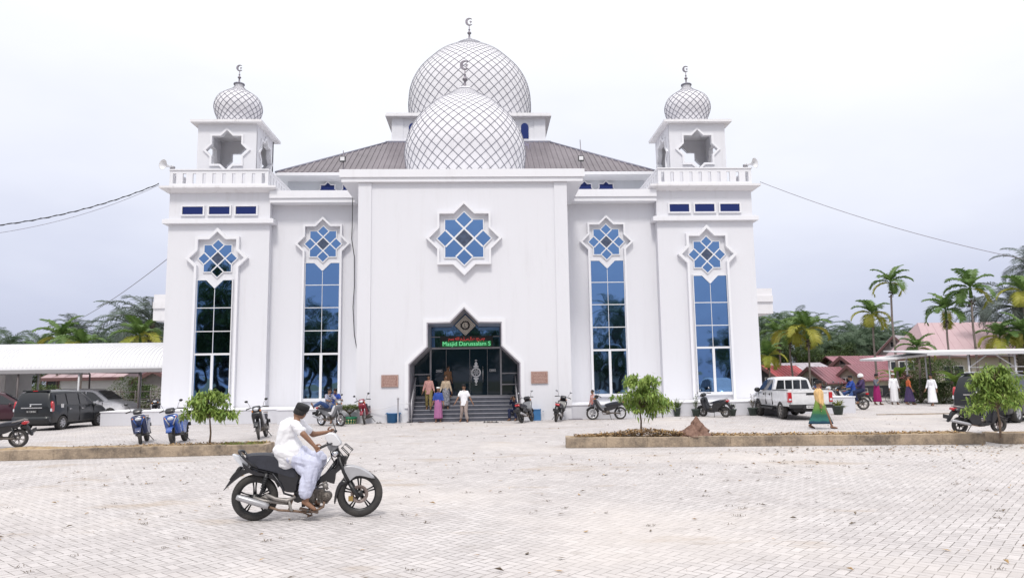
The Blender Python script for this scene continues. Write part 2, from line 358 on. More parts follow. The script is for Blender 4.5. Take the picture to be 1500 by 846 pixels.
# ---- portal
ent = [(-2.52, 0), (-2.52, 2.57), (-1.70, 3.36), (-1.70, 4.44), (-.66, 4.46), (0, 5.13), (.66, 4.46), (1.72, 4.44), (1.72, 3.36), (2.54, 2.57), (2.54, 0)]
pw = MB()
poly = [(-4.81, 0), ent[0]]+ent[1:-1]+[ent[-1], (4.81, 0), (4.81, 10.955), (-4.81, 10.955)]
pw.prism(poly, 0, .25)
pw.box(-4.81, -4.56, .25, 4.45, 0, 10.955); pw.box(4.56, 4.81, .25, 4.45, 0, 10.955)
P_('portal_wall', pw, 'wall')
for s in (-1, 1):
    mb = MB(); mb.box(min(s*4.23, s*4.83), max(s*4.23, s*4.83), -.07, -.002, .62, 10.95); P_('pilaster', mb, 'wall')
mb = MB()   # rim round the entrance
def offset(poly, d, closed=True):
    n = len(poly); out = []
    for i in range(n):
        p = Vector(poly[i]); a = Vector(poly[i-1]) if (closed or i > 0) else None; b = Vector(poly[(i+1) % n]) if (closed or i < n-1) else None
        d1 = (p-a).normalized() if a is not None else None; d2 = (b-p).normalized() if b is not None else None
        if d1 is None: d1 = d2
        if d2 is None: d2 = d1
        n1 = Vector((d1.y, -d1.x)); n2 = Vector((d2.y, -d2.x)); bis = (n1+n2); bis.normalize(); c = max(.3, bis.dot(n1))
        q = p+bis*d/c; out.append((q.x, q.y))
    return out
def strip(mb, inner, outer, a, b, m=None):
    n = len(inner)
    for i in range(n-1):
        mb.prism([inner[i], inner[i+1], outer[i+1], outer[i]], a, b, m=m)
eo = offset(ent, -.16, False); e1 = [(x, max(z, .62)) for x, z in ent]; eo = [(x, max(z, .62)) for x, z in eo]
strip(mb, e1, eo, -.06, -.002); P_('entrance_rim', mb, 'trim')
mb = MB()  # reveal
for i in range(1, len(ent)-2):
    a, b = ent[i], ent[i+1]
    mb.quad((a[0], -.05, a[1]), (b[0], -.05, b[1]), (b[0], 2.45, b[1]), (a[0], 2.45, a[1]))
ai = offset(ent, .05, False)
for i in (0, len(ent)-2):
    a, b = ent[i], ent[i+1]; mb.quad((a[0], -.05, a[1]), (b[0], -.05, b[1]), (b[0], 2.45, b[1]), (a[0], 2.45, a[1]))
strip(mb, ai, ent, -.045, 2.44)
P_('entrance_reveal', mb, 'reveal')
# ---- entrance glazing
gz = MB(); gi = [(x, max(z, 1.03)) for x, z in ai]
gz.prism([gi[0]]+gi[1:-1]+[gi[-1]], 2.40, 2.44)
glz = P_('entrance_glazing', gz, 'door_glass')
up = MB(); ups = [(-1.64, 3.42), (-1.64, 4.38), (-.68, 4.38), (0, 5.05), (.68, 4.38), (1.66, 4.38), (1.66, 3.42)]
up.prism(ups, 2.375, 2.395); P_('transom_glass', up, 'blue_glass', glz)
for s in (-1, 1): up = MB(); up.prism([(s*1.74, 3.3), (s*2.46, 2.6), (s*2.46, 1.08), (s*1.74, 1.08)], 2.375, 2.395); P_('side_glass', up, 'door_glass', glz)
fr = MB(); F = .035
def hb(x0, x1, z, w=F): fr.box(x0, x1, 2.30, 2.37, z-w, z+w)
def vb(x, z0, z1, w=F): fr.box(x-w, x+w, 2.295, 2.372, z0, z1)
hb(-1.7, 1.72, 3.37, .045); hb(-1.64, 1.66, 3.92, .022); vb(-1.69, 1.03, 3.32, .04); vb(1.70, 1.03, 3.32, .04)
for s in (-1, 1):
    x0, x1 = sorted((s*1.74, s*2.48)); hb(x0, x1, 2.13, .028); hb(x0, x1, 1.60, .028)
hb(-2.5, 2.5, 1.06, .04); P_('door_frame', fr, 'greyframe', glz)
for x in (-.94, 0.2, 1.05): fr = MB(); fr.box(x-.006, x+.006, 2.36, 2.396, 1.1, 3.3); P_('door_leaf_edge', fr, 'greyframe', glz)
for x in (-.86, -.78, .26, .83):
    h = MB(); h.tube([(x, 2.28, 1.72), (x, 2.28, 2.48)], .022, 8); h.tube([(x, 2.28, 1.8), (x, 2.38, 1.8)], .012, 6); h.tube([(x, 2.28, 2.4), (x, 2.38, 2.4)], .012, 6)
    P_('door_handle', h, 'steel', glz)
# door ornament
M['ornament'] = mat('white_frosted_ornament', (.7, .7, .72), .5)
orn = MB(); oc = (.50, 2.19)
def ringxz(mb, c, ro, ri, y0, y1, n=28, m=None):
    mb.ring([(c[0]+ro*cos(2*pi*i/n), c[1]+ro*sin(2*pi*i/n)) for i in range(n)], [(c[0]+ri*cos(2*pi*i/n), c[1]+ri*sin(2*pi*i/n)) for i in range(n)], y0, y1, m=m)
ringxz(orn, oc, .235, .17, 2.36, 2.374)
for k in range(7):   # interlaced calligraphic strokes
    a = k*2*pi/7; p = [(oc[0]+r*cos(a+r*7), 2.365, oc[1]+r*sin(a+r*7)) for r in (.02, .06, .10, .135, .16)]
    orn.tube(p, [.012, .02, .022, .016, .008], 5)
for s in (-1, 1):
    orn.prism([(oc[0]-.11, oc[1]+s*.25), (oc[0]+.11, oc[1]+s*.25), (oc[0]+.13, oc[1]+s*.30), (oc[0]+.05, oc[1]+s*.36), (oc[0]+.08, oc[1]+s*.42), (oc[0], oc[1]+s*.55), (oc[0]-.08, oc[1]+s*.42), (oc[0]-.05, oc[1]+s*.36), (oc[0]-.13, oc[1]+s*.30)], 2.36, 2.374)
    orn.prism([(oc[0]-.07, oc[1]+s*.57), (oc[0]+.07, oc[1]+s*.57), (oc[0]+.03, oc[1]+s*.61), (oc[0]-.03, oc[1]+s*.61)], 2.36, 2.374)
P_('door_ornament', orn, 'ornament', glz)
for cx in (-1.28, 1.30): sg = MB(); sg.ring([(cx-.15, 2.22), (cx+.15, 2.22), (cx+.15, 2.34), (cx-.15, 2.34)], [(cx-.135, 2.235), (cx+.135, 2.235), (cx+.135, 2.325), (cx-.135, 2.325)], 2.362, 2.374); sg.box(cx-.10, cx+.10, 2.364, 2.372, 2.265, 2.295); P_('door_sticker', sg, 'ornament', glz)
# diamond medallion
M['cream'] = mat('cream_panel', (.80, .75, .68), .5, var=.15, vscale=8)
M['ink'] = mat('ink_black', (.02, .018, .018), .5)
md = MB(); mc = (0., 4.46)
def dia(r): return [(mc[0], mc[1]+r), (mc[0]+r, mc[1]), (mc[0], mc[1]-r), (mc[0]-r, mc[1])]
md.prism(dia(.53), 2.24, 2.28, m=0); md.ring(dia(.43), dia(.415), 2.232, 2.2395, m=1); md.ring(dia(.33), dia(.32), 2.232, 2.2395, m=1)
md.ring(dia(.535), dia(.505), 2.225, 2.2385, m=1)
ringxz(md, mc, .215, .155, 2.229, 2.2385, m=1)
for k in range(16):
    a = k*pi/8; md.prism([(mc[0]+.21*cos(a-.1), mc[1]+.21*sin(a-.1)), (mc[0]+.25*cos(a), mc[1]+.25*sin(a)), (mc[0]+.21*cos(a+.1), mc[1]+.21*sin(a+.1))], 2.229, 2.2385, m=1)
t = text_mesh('\u0627\u0644\u0644\u0647', .26, .005); bb = [v[0] for v in t.v]
if bb: merge(md, t, (mc[0], 2.234, mc[1]), m=1)
P_('medallion', md, ['cream', 'ink'], glz)
# LED board
M['led_board'] = mat('led_board_black', (.012, .012, .013), .5)
def emit(name, col, s):
    m, nt, b = new_mat(name); b.inputs['Base Color'].default_value = (*[c*.2 for c in col], 1); b.inputs['Emission Color'].default_value = (*col, 1); b.inputs['Emission Strength'].default_value = s; return m
M['led_green'] = emit('led_green_glow', (.01, .20, .05), .3); M['led_text'] = emit('led_text_light', (.25, 1, .45), .5); M['led_red'] = emit('led_red_light', (1, .12, .10), .38)
led = thing('led_sign', 'running LED sign reading Masjid Darussalam over the entrance doors', 'sign', (.06, 2.19, 3.68))
b_ = MB(); b_.box(-1.27, 1.27, -.06, .04, -.27, .27); b_.build('sign_board', 'led_board', led)
b_ = MB(); b_.box(-1.18, 1.18, -.068, -.0605, -.245, .02); b_.build('green_band', 'led_green', led)
t = text_mesh('Masjid Darussalam S', .285, .004); xs = [v[0] for v in t.v]; wx = max(xs)-min(xs); b_ = MB(); merge(b_, t, (-(max(xs)+min(xs))/2*2.3/wx, -.075, -.115), sx=2.3/wx); b_.build('latin_text', 'led_text', led)
t = text_mesh('\uFEE2\uFEB4\uFE91 \uFEEA\uFEE0\uFEDF\u0627 \u0645\u0644\u0633\u0644\u0627\u0631\u062F \u062F\u062C\u0633\u0645', .2, .004); xs = [v[0] for v in t.v]
if xs:
    wx = max(xs)-min(xs); b_ = MB(); merge(b_, t, (-(max(xs)+min(xs))/2*1.75/wx, -.075, .135), sx=1.75/wx); b_.build('arabic_text', 'led_red', led)
# ---- steps
st = MB(); n = 6
for i in range(n):
    z1 = 1.03*(i+1)/n; y0 = .02+i*.30
    st.box(-2.49, 2.51, y0, 2.42, z1-1.03/n, z1-.003*i, m=0)
    st.box(-2.485, 2.505, y0-.02, y0+.04, z1-.03, z1+.004, m=1)
P_('stairs', st, ['step', 'stepedge'])
for s in (-1, 1):
    rl = thing('stair_railing', 'grey metal stair railing on the %s side of the mosque entrance' % ('left' if s < 0 else 'right'), 'railing', (s*2.36, 0, 0), 0, 'railings of the entrance steps')
    a = MB(); a.tube([(0, -.2, 0), (0, -.2, .88), (0, 1.75, 1.98), (0, 2.2, 1.98)], .03, 8); a.build('top_rail', 'greyframe', rl)
    a = MB()
    for k in range(9): y = -.05+k*.22; zb = max(0, (y-.0)/.3*.172); zt = .88+(y+.2)*.5641; a.tube([(0, y, zb), (0, y, min(1.98, zt))], .012, 6)
    a.tube([(0, -.2, .18), (0, 1.75, 1.25)], .016, 6); a.build('bars', 'greyframe', rl)
# ---- portal roof slab
sl_ = MB(); sl_.box(-5.68, 5.66, -.26, 9.9, 11.16, 11.53); sl_.box(-5.60, 5.58, -.19, 9.9, 10.957, 11.157)
P_('portal_roof', sl_, 'trim')
# ---- star window on portal
def star_window(name, cx, cz, Y, ao, ai_, ag, legs=None, lm=None):
    wn_ = MB()
    # glass panes, each a separate lozenge or square in one mesh
    wn_.prism(star8(ag, cx, cz), Y-.05, Y-.003, m=0)
    o = wn_.build(name, ['blue_glass'], mosque)
    c = MB(); r = ag*.47; c.prism([(cx, cz+r), (cx+r, cz), (cx, cz-r), (cx-r, cz)], Y-.056, Y-.051); c.build('centre_pane', 'centre_glass', o)
    mu = MB(); w_ = ag*.042; d = ag*sqrt(2)
    # four diagonal bars forming the lozenges
    k = ag*.53
    for sx in (-1, 1):
        for sz in (-1, 1):
            # line |x|+|z| = k ... extended across the star points
            p0 = Vector((cx+sx*k-sx*(-(d-k)/2), 0, cz-sz*(d-k)/2)); p1 = Vector((cx-sx*(d-k)/2, 0, cz+sz*k+sz*(d-k)/2))
            dr = (p1-p0).normalized(); nn = Vector((-dr.z, 0, dr.x))
            mu.obox(((p0.x+p1.x)/2, Y-.06-(.0015 if sx*sz > 0 else 0), (p0.z+p1.z)/2), dr*((p1-p0).length/2-.005), Vector((0, .012, 0)), nn*w_)
    mu.ring(star8(ag+.035, cx, cz), star8(ag-.012, cx, cz), Y-.064, Y-.002); mu.build('mullion', 'mullion', o)
    # protruding moulding
    mo = MB()
    if not legs:
        mo.ring(star8(ao, cx, cz), star8(ai_, cx, cz), Y-.24, Y-.004)
    else:
        lo, li, z0 = legs
        def outl(a, lw):
            s = star8(a, cx, cz); d_ = a*sqrt(2); k_ = d_-a
            # from bottom right leg up over the star to bottom left leg; order counter clockwise
            zz_ = cz-(d_-lw)
            return [(cx+lw, z0), (cx+lw, zz_), s[14], s[15], s[0], s[1], s[2], s[3], s[4], s[5], s[6], (cx-lw, zz_), (cx-lw, z0)]
        strip(mo, outl(ai_, li), outl(ao, lo), Y-.24, Y-.004)
    mo.build('moulding', 'trim', o)
    return o
star_window('star_window', .03, 8.3, 0, 1.23, 1.13, .885)
# ---- wings
for s in (-1, 1):
    wg = MB(); x0, x1 = sorted((s*4.815, s*10.03)); wg.box(x0, x1, 4.45, 4.75, .3, 11.35); P_('wing_wall', wg, 'wall')
for s in (-1, 1):
    mb = MB(); x0, x1 = sorted((s*4.82, s*10.01))
    mb.box(x0, x1, 3.73, 11.5, 11.22, 11.61); mb.box(x0, x1, 3.80, 11.5, 11.0, 11.217)
    P_('wing_cornice', mb, 'trim')
def tall_window(cx, Y, hw, ztop, zbot, rails, vd=.42):
    g = MB(); g.prism([(cx-hw, zbot), (cx+hw, zbot), (cx+hw, ztop), (cx+vd, ztop), (cx, ztop-vd), (cx-vd, ztop), (cx-hw, ztop)], Y-.05, Y-.003)
    o = g.build('tall_window', 'blue_glass', mosque); m_ = MB(); w_ = .03
    zl = rails[-1]
    for z in rails[:-1]: m_.box(cx-hw, cx+hw, Y-.085, Y-.051, z-.02, z+.02)
    m_.box(cx-hw, cx+hw, Y-.10, Y-.051, zl-.05, zl+.05)
    m_.box(cx-.012, cx+.012, Y-.078, Y-.051, zl+.05, ztop-vd-.02); m_.box(cx-.065, cx+.065, Y-.098, Y-.051, zbot, zl-.05)
    for q in (-1, 1): x0, x1 = sorted((cx+q*hw, cx+q*(hw+.05))); m_.box(x0, x1, Y-.105, Y-.003, zbot-.1, ztop)
    m_.box(cx-hw-.05, cx+hw+.05, Y-.115, Y-.003, zbot-.16, zbot)
    m_.prism([(cx-hw-.05, ztop+.05), (cx-vd-.03, ztop+.05), (cx, ztop-vd+.02), (cx+vd+.03, ztop+.05), (cx+hw+.05, ztop+.05), (cx+hw+.05, ztop), (cx+vd, ztop), (cx, ztop-vd), (cx-vd, ztop), (cx-hw-.05, ztop)], Y-.11, Y-.003)
    m_.build('mullion', 'mullion', o)
for s in (-1, 1):
    cx = s*7.39
    star_window('star_window', cx, 8.94, 4.45, 1.0, .9, .675, legs=(1.0, .9, .62))
    tall_window(cx, 4.45, .86, 7.93, 1.03, [6.79, 5.62, 4.44, 3.26])
# ---- plinth
pl = MB()
pl.prism([(-16.55, 1.14), (-8.35, 1.14), (-8.35, .20), (-2.53, .20), (-2.53, 4.4), (-16.55, 4.4)], 0.004, .61, 'z', m=0)
pl.prism([(16.1, 1.14), (8.35, 1.14), (8.35, .20), (2.55, .20), (2.55, 4.4), (16.1, 4.4)], 0.004, .61, 'z', m=0)
pl.prism([(-16.58, 1.11), (-8.38, 1.11), (-8.38, .17), (-2.53, .17), (-2.53, 3.9), (-16.58, 3.9)], .612, .655, 'z', m=1)
pl.prism([(16.1, 1.11), (8.38, 1.11), (8.38, .17), (2.55, .17), (2.55, 3.9), (16.1, 3.9)], .612, .655, 'z', m=1)
P_('plinth', pl, ['plinth', 'trim'])
# ---- towers
def dome_mesh(prof, N_, lr, zlat0, rmin=.2, seg=72):
    """smooth onion shell + two families of loxodrome strips"""
    # resample profile with Catmull-Rom
    pts = []
    P = [prof[0]]+prof+[prof[-1]]
    for i in range(1, len(P)-2):
        for q in range(6):
            t = q/6; p0, p1, p2, p3 = P[i-1], P[i], P[i+1], P[i+2]
            pts.append(tuple(.5*(2*p1[k]+(p2[k]-p0[k])*t+(2*p0[k]-5*p1[k]+4*p2[k]-p3[k])*t*t+(3*p1[k]-p0[k]-3*p2[k]+p3[k])*t**3) for k in (0, 1)))
    pts.append(prof[-1])
    mb = MB(); mb.lathe(pts, seg, m=0)
    phi = [0.]; 
    for i in range(1, len(pts)):
        ds = math.hypot(pts[i][0]-pts[i-1][0], pts[i][1]-pts[i-1][1]); phi.append(phi[-1]+ds/max(.05, (pts[i][0]+pts[i-1][0])/2))
    for fam in (-1, 1):
        for k in range(N_):
            a0 = 2*pi*k/N_; line = []
            for i, (r, z) in enumerate(pts):
                if z < zlat0 or r < rmin: continue
                a = a0+fam*phi[i]; line.append(((r+lr*.3)*cos(a), (r+lr*.3)*sin(a), z))
            mb.tube(line, [lr*min(1, max(.35, math.hypot(p[0], p[1])/prof_max(prof)*1.2)) for p in line], 4, m=1, cap=False)
    return mb
def prof_max(p): return max(q[0] for q in p)
def finial_mesh(h, sc=1.):
    """crescent and star on a turned stem, total height h, base at 0"""
    f = MB(); r = h*.11
    f.lathe([(r*1.5, 0), (r*1.35, h*.03), (r*.5, h*.06), (r*.38, h*.16), (r*.32, h*.26), (r*.75, h*.31), (r*.8, h*.34), (r*.4, h*.38), (r*.25, h*.45), (r*.42, h*.48), (r*.2, h*.52), (r*.16, h*.68), (0.01, h*.70)], 14)
    R_ = h*.165; cz = h*.83; n = 26; o = []; i_ = []
    for k in range(n+1):
        a = radians(42)+k*(2*pi-radians(84))/n; t = abs(k/n-.5)*2
        ri = R_*(.50+.48*t**1.6); cx = R_*.0
        o.append((R_*cos(a), cz+R_*sin(a))); i_.append((ri*cos(a)+R_*.12*(1-t), cz+ri*sin(a)))
    for k in range(n): f.prism([o[k], o[k+1], i_[k+1], i_[k]], -h*.025, h*.025)
    s5 = []
    for k in range(10):
        a = pi/2+k*pi/5; q = R_*.36*(1 if k % 2 == 0 else .42); s5.append((R_*.38+q*cos(a), cz+q*sin(a)))
    f.prism(s5, -h*.015, h*.015); f.tube([(R_*.38, 0, cz-R_*.3), (R_*.2, 0, cz-R_*.9)], h*.007, 5)
    return f
def tower(s):
    T = MB(); x0, x1 = sorted((s*10.02, s*15.12)); Y0, Y1 = 3.97, 9.07
    T.box(x0, x1, Y0, Y1, .3, 11.7)
    t = T.build('tower', 'wall', mosque)
    b = MB(); b.box(x0-.24, x1+.24, Y0-.24, Y1+.24, 9.93, 10.15); b.box(x0-.14, x1+.14, Y0-.14, Y1+.14, 10.152, 10.19); b.build('band', 'trim', t)
    b = MB()
    v = [(x0-.05, Y0-.05, 11.55), (x1+.05, Y0-.05, 11.55), (x1+.05, Y1+.05, 11.55), (x0-.05, Y1+.05, 11.55), (x0-.38, Y0-.45, 11.72), (x1+.38, Y0-.45, 11.72), (x1+.38, Y1+.4, 11.72), (x0-.38, Y1+.4, 11.72)]
    b.add(v, [(0, 3, 2, 1), (4, 5, 6, 7), (0, 1, 5, 4), (1, 2, 6, 5), (2, 3, 7, 6), (3, 0, 4, 7)], m=0)
    b.box(x0-.38, x1+.38, Y0-.45, Y1+.4, 11.722, 11.83, m=0); b.build('tower_slab', ['dirty'], t)
    # balustrade
    b = MB(); bx0, bx1, by0, by1 = x0+.08, x1-.05, Y0-.32, Y1-.1; zb, zt = 11.832, 12.72; th = .12
    def wall_run(u0, u1, fixed, axis):
        L_ = u1-u0; k = 10 if L_ > 4.5 else 9; pitch = L_/k; sw = .17
        def bx(a, c, z0, z1, e=0.):
            if axis == 'x': b.box(a, c, fixed-e, fixed+th+e, z0, z1)
            else: b.box(fixed-e, fixed+th+e, a, c, z0, z1)
        bx(u0, u1, zb, zb+.14); bx(u0, u1, zt-.22, zt-.06)
        for i in range(k+1):
            a = u0+i*pitch-pitch/2+sw/2; c = a+pitch-sw; a = max(a, u0); c = min(c, u1)
            bx(a, c, zb+.14, zt-.22, -.002)
        bx(u0-.04, u1+.04, zt-.058, zt, .05)
    wall_run(bx0, bx1, by0, 'x'); wall_run(bx0, bx1, by1, 'x'); wall_run(by0+.2, by1-.1, bx0, 'y'); wall_run(by0+.2, by1-.1, bx1-th, 'y')
    b.build('balustrade', 'trim', t)
    # slit windows
    cx = s*12.57
    for k in (-1, 0, 1):
        xc = cx+k*1.345; w_ = MB(); w_.box(xc-.52, xc+.52, Y0-.03, Y0-.003, 10.42, 10.83)
        w_.ring([(xc-.60, 10.35), (xc+.60, 10.35), (xc+.60, 10.90), (xc-.60, 10.90)], [(xc-.52, 10.42), (xc+.52, 10.42), (xc+.52, 10.83), (xc-.52, 10.83)], Y0-.10, Y0-.002, m=1)
        w_.build('slit_window', ['slit_glass', 'trim'], t)
    # turret with star shaped openings on four sides
    tx = s*12.70; ty = 6.57; h = 1.55; zb2, zt2 = 11.832, 15.63; cz = 14.17; a = .76
    tu = MB(); star = star8(a, 0, cz)
    right = [star[10], star[11], star[12], star[13], star[14], star[15], star[0], star[1], star[2]]
    halfR = [(0, zb2), (h, zb2), (h, zt2), (0, zt2)]+right[::-1]
    for side in range(4):
        q = MB()
        for mir in (1, -1):
            pl_ = [(x*mir*(.999 if abs(x) == h and side % 2 else 1), z) for x, z in halfR]
            q.prism(pl_, -h, -h+.18)
        q.ring(star8(a+.12, 0, cz), star8(a+.01, 0, cz), -h-.08, -h+.0-.002, m=1)
        q.xf(Matrix.Rotation(side*pi/2, 4, 'Z')); 
        for i in range(len(q.v)): q.v[i] = (q.v[i][0]+tx, q.v[i][1]+ty, q.v[i][2])
        o_ = len(tu.v); tu.v += q.v; tu.f += [tuple(o_+j for j in f) for f in q.f]; tu.m += q.m; tu.sm += q.sm
    tu.build('turret', ['wall', 'trim'], t)
    r = MB(); r.box(tx-1.87, tx+1.87, ty-1.87, ty+1.87, 15.632, 15.77); r.prism([(tx-1.6, 15.77), (tx+1.6, 15.77), (tx+1.1, 15.9), (tx-1.1, 15.9)], ty-1.2, ty+1.2); r.build('turret_roof', 'dirty', t)
    pr = [(.95, 0), (1.02, .35), (1.10, .66), (1.25, 1.05), (1.275, 1.42), (1.10, 1.86), (.74, 2.15), (.42, 2.37), (.27, 2.53), (.22, 2.70)]
    d = dome_mesh(pr, 20, .016, .1, .24, 48); d.xf(Matrix.Translation((tx, ty, 15.775))); d.lathe([(.30, 2.68), (.30, 2.74), (.1, 2.78)], 16, (tx, ty, 15.775), m=1); d.build('dome', ['dome', 'lattice'], t)
    f = finial_mesh(1.12); f.xf(Matrix.Translation((tx, ty, 18.52))); f.build('finial', 'tin', t)
    star_window('star_window', s*12.57, 8.14, Y0, 1.10, .96, .69, legs=(1.1, .98, .65))
    tall_window(s*12.66, Y0, .86, 7.02, 1.05, [5.62, 4.44, 3.3][0:3])
    # side porch box
    p = MB(); px0, px1 = sorted((s*15.0, s*18.4))
    p.box(px0, px1, 10, 14, 5.55, 6.25); p.box(px0, px1, 9.9, 14, 6.253, 6.63); p.box(px0, px1 if s > 0 else px1, 10.02, 10.2, 6.632, 7.08)
    p.box(*( (px0, px0+.18) if s < 0 else (px1-.18, px1)), 10.2, 14, 6.632, 7.08); p.build('side_balcony', 'dirty', t)
for s in (-1, 1): tower(s)
# body of the prayer hall behind
hb_ = MB(); hb_.box(-15.1, 15.1, 9.08, 34, .3, 11.0); hb_.box(-11.24, 11.2, 11.6, 32, 11.0, 14.42)
P_('hall_wall', hb_, 'hall')
for s in (-1, 1):
    for x in (8.75, 7.37, 5.95):
        w_ = MB(); cx = s*x; w_.prism(star8(.42, cx, 13.6), 11.56, 11.598, m=0); w_.ring(star8(.49, cx, 13.6), star8(.42, cx, 13.6), 11.5, 11.599, m=1); P_('hall_window', w_, ['slit_glass', 'trim'])
# hip roof
rf = MB(); E_, Tp = 11.6, 5.62; ye, zc, ze, zt = 21.8, 21.8, 14.46, 18.35
def rp_(x, y, z): return (x, y, z)
c0 = [(-E_, ye-E_, ze), (E_, ye-E_, ze), (E_, ye+E_, ze), (-E_, ye+E_, ze)]; c1 = [(-Tp, ye-Tp, zt), (Tp, ye-Tp, zt), (Tp, ye+Tp, zt), (-Tp, ye+Tp, zt)]
for i in range(4): rf.quad(c0[i], c0[(i+1) % 4], c1[(i+1) % 4], c1[i], m=0)
sl2 = (zt-ze)/(E_-Tp)
for side in range(4):   # standing ribs running up the slope
    q = MB(); x = -E_+.2
    while x < E_:
        run = min(E_-abs(x), E_-Tp)
        if run > .1:
            y0 = -E_; y1 = -E_+run; z0 = ze; z1 = ze+run*sl2; w_ = .045
            q.add([(x-w_*1.8, y0, z0), (x+w_*1.8, y0, z0), (x+w_, y0, z0+.06), (x-w_, y0, z0+.06), (x-w_*1.8, y1, z1), (x+w_*1.8, y1, z1), (x+w_, y1, z1+.06), (x-w_, y1, z1+.06)], [(0, 1, 2, 3), (0, 4, 7, 3), (3, 7, 6, 2), (2, 6, 5, 1), (4, 5, 6, 7)])
        x += .34
    q.xf(Matrix.Translation((0, ye, 0)) @ Matrix.Rotation(side*pi/2, 4, 'Z')); merge(rf, q, m=0)
for i in range(4): rf.tube([c0[i], c1[i]], .09, 6, m=1)
rf.box(-E_, E_, ye-E_-.02, ye+E_, ze-.19, ze-.01, m=2)
for s in (-1, 1): pass
P_('hall_roof', rf, ['roof', 'roof_edge', 'trim'])
# lantern
ln = MB(); ln.box(-5.8, 5.75, 16.1, 27.5, 18.2, 18.42, m=1); ln.box(-5.62, 5.6, 16.2, 27.4, 18.42, 18.5, m=0); ln.box(-5.38, 5.38, 16.45, 27.2, 18.5, 20.2, m=0)
for sx in (-1, 1): x0, x1 = sorted((sx*5.42, sx*4.62)); ln.box(x0, x1, 16.4, 16.449, 18.5, 20.2, m=0)
ln.box(-5.82, 5.82, 16.0, 27.6, 20.2, 20.31, m=2); ln.box(-5.79, 5.79, 16.03, 27.57, 20.312, 20.44, m=2)
for i in range(4):
    pass
lan = P_('lantern', ln, ['wall', 'roof_edge', 'dirty'])
def archw(cx):
    w_ = MB(); pts = [(cx-.27, 18.7), (cx+.27, 18.7), (cx+.27, 19.5)]+[(cx+.27*cos(a), 19.5+.33*sin(a)) for a in (pi*k/8 for k in range(1, 8))]+[(cx-.27, 19.5)]
    w_.prism(pts, 16.40, 16.447, m=0); w_.build('arched_window', 'slit_glass', lan)
for cx in (-3.95, -2, 0, 2, 3.95): archw(cx)
pr = [(4.45, 20.44), (4.62, 21.3), (4.74, 22.3), (4.78, 23.1), (4.70, 24.1), (4.46, 24.95), (3.95, 25.82), (3.12, 26.72), (2.47, 27.29), (1.50, 27.87), (.95, 28.26), (.5, 28.5), (.3, 28.66)]
d = dome_mesh(pr, 40, .023, 20.6, .35, 96); d.xf(Matrix.Translation((0, 21.8, 0))); dm = d.build('dome', ['dome', 'lattice'], mosque)
f = finial_mesh(1.9); f.xf(Matrix.Translation((0, 21.8, 28.6))); f.build('finial', 'tin', dm)
pr = [(3.0, 11.53), (3.10, 12.4), (3.17, 13.1), (3.255, 13.85), (3.15, 14.56), (2.92, 15.21), (2.47, 15.88), (1.80, 16.56), (1.42, 16.83), (.96, 17.14), (.66, 17.37), (.45, 17.49), (.33, 17.62)]
d = dome_mesh(pr, 36, .017, 11.6, .38, 80); d.xf(Matrix.Translation((0, 5, 0))); dm = d.build('dome', ['dome', 'lattice'], mosque)
f = finial_mesh(1.62); f.xf(Matrix.Translation((0, 5, 17.6))); f.build('finial', 'tin', dm)
# floodlights / speakers on the parapets
def floodlight(px, x, z0, h):
    t = thing('floodlight_mast', 'small floodlight on a thin mast at the %s end of the portal roof' % ('left' if x < 0 else 'right'), 'floodlight', (x, -.05, 11.535), 0, 'floodlight masts on the portal roof')
    m_ = MB(); m_.tube([(0, 0, 0), (.02, 0, h*.5), (0, 0, h)], [.03, .025, .018], 6); m_.build('mast', 'tin', t)
    m_ = MB(); m_.box(-.13, .13, -.2, -.05, .38, .62); m_.build('lamp_body', 'black', t); m_ = MB(); m_.box(-.1, .1, -.206, -.201, .41, .59); m_.build('lamp_face', 'mullion', t)
floodlight(0, -5.55, 11.53, .95); floodlight(0, 5.52, 11.53, 1.45)
def horn(loc, rz, label):
    t = thing('horn_speaker', label, 'loudspeaker', loc, rz, 'horn speakers on the towers')
    m_ = MB(); m_.lathe([(.06, -.32), (.05, -.12), (.09, .0), (.17, .12), (.27, .2), (.28, .215), (.255, .2), (.07, .02), (.001, .0)], 20, axis='y'); m_.xf(Matrix.Rotation(pi, 4, 'Z')); m_.build('horn', 'mullion', t)
    m_ = MB(); m_.lathe([(.09, .3), (.09, .48), (.02, .49)], 12, axis='y'); m_.build('driver', 'greyframe', t)
    m_ = MB(); m_.tube([(0, .25, -.02), (0, .3, -.45), (.25, .3, -.45)], .02, 6); m_.build('bracket', 'greyframe', t)
horn((-15.27, 3.75, 12.95), radians(-25), 'horn speaker bracketed to the left tower balustrade')
horn((15.15, 3.75, 12.95), radians(35), 'horn speaker bracketed to the right tower balustrade')
# plaques
M['plaque'] = mat('red_brown_granite', (.20, .095, .08), .4, vscale=18, col2=(.42, .27, .23)); M['plaquetx'] = mat('plaque_lettering', (.48, .34, .29), .5)
def plaque(x, z, label):
    t = thing('stone_plaque', label, 'plaque', (x, -.03, z), 0, 'stone plaques on the portal wall')
    m_ = MB(); m_.box(-.38, .38, -.03, .027, -.27, .27); m_.build('slab', 'plaque', t)
    m_ = MB(); m_.ring([(-.36, -.25), (.36, -.25), (.36, .25), (-.36, .25)], [(-.335, -.225), (.335, -.225), (.335, .225), (-.335, .225)], -.037, -.0305)
    for r_ in range(6):
        x_ = -.28+(.02*r_ % .06); 
        while x_ < .25:
            wd = random.uniform(.04, .12); m_.box(x_, min(.29, x_+wd), -.035, -.0305, .165-r_*.066-.013, .165-r_*.066+.013); x_ += wd+.025
    m_.build('inscription', 'plaquetx', t)
plaque(-3.34, 1.84, 'red stone inscription plaque left of the mosque entrance'); plaque(3.38, 1.90, 'red stone inscription plaque right of the mosque entrance')
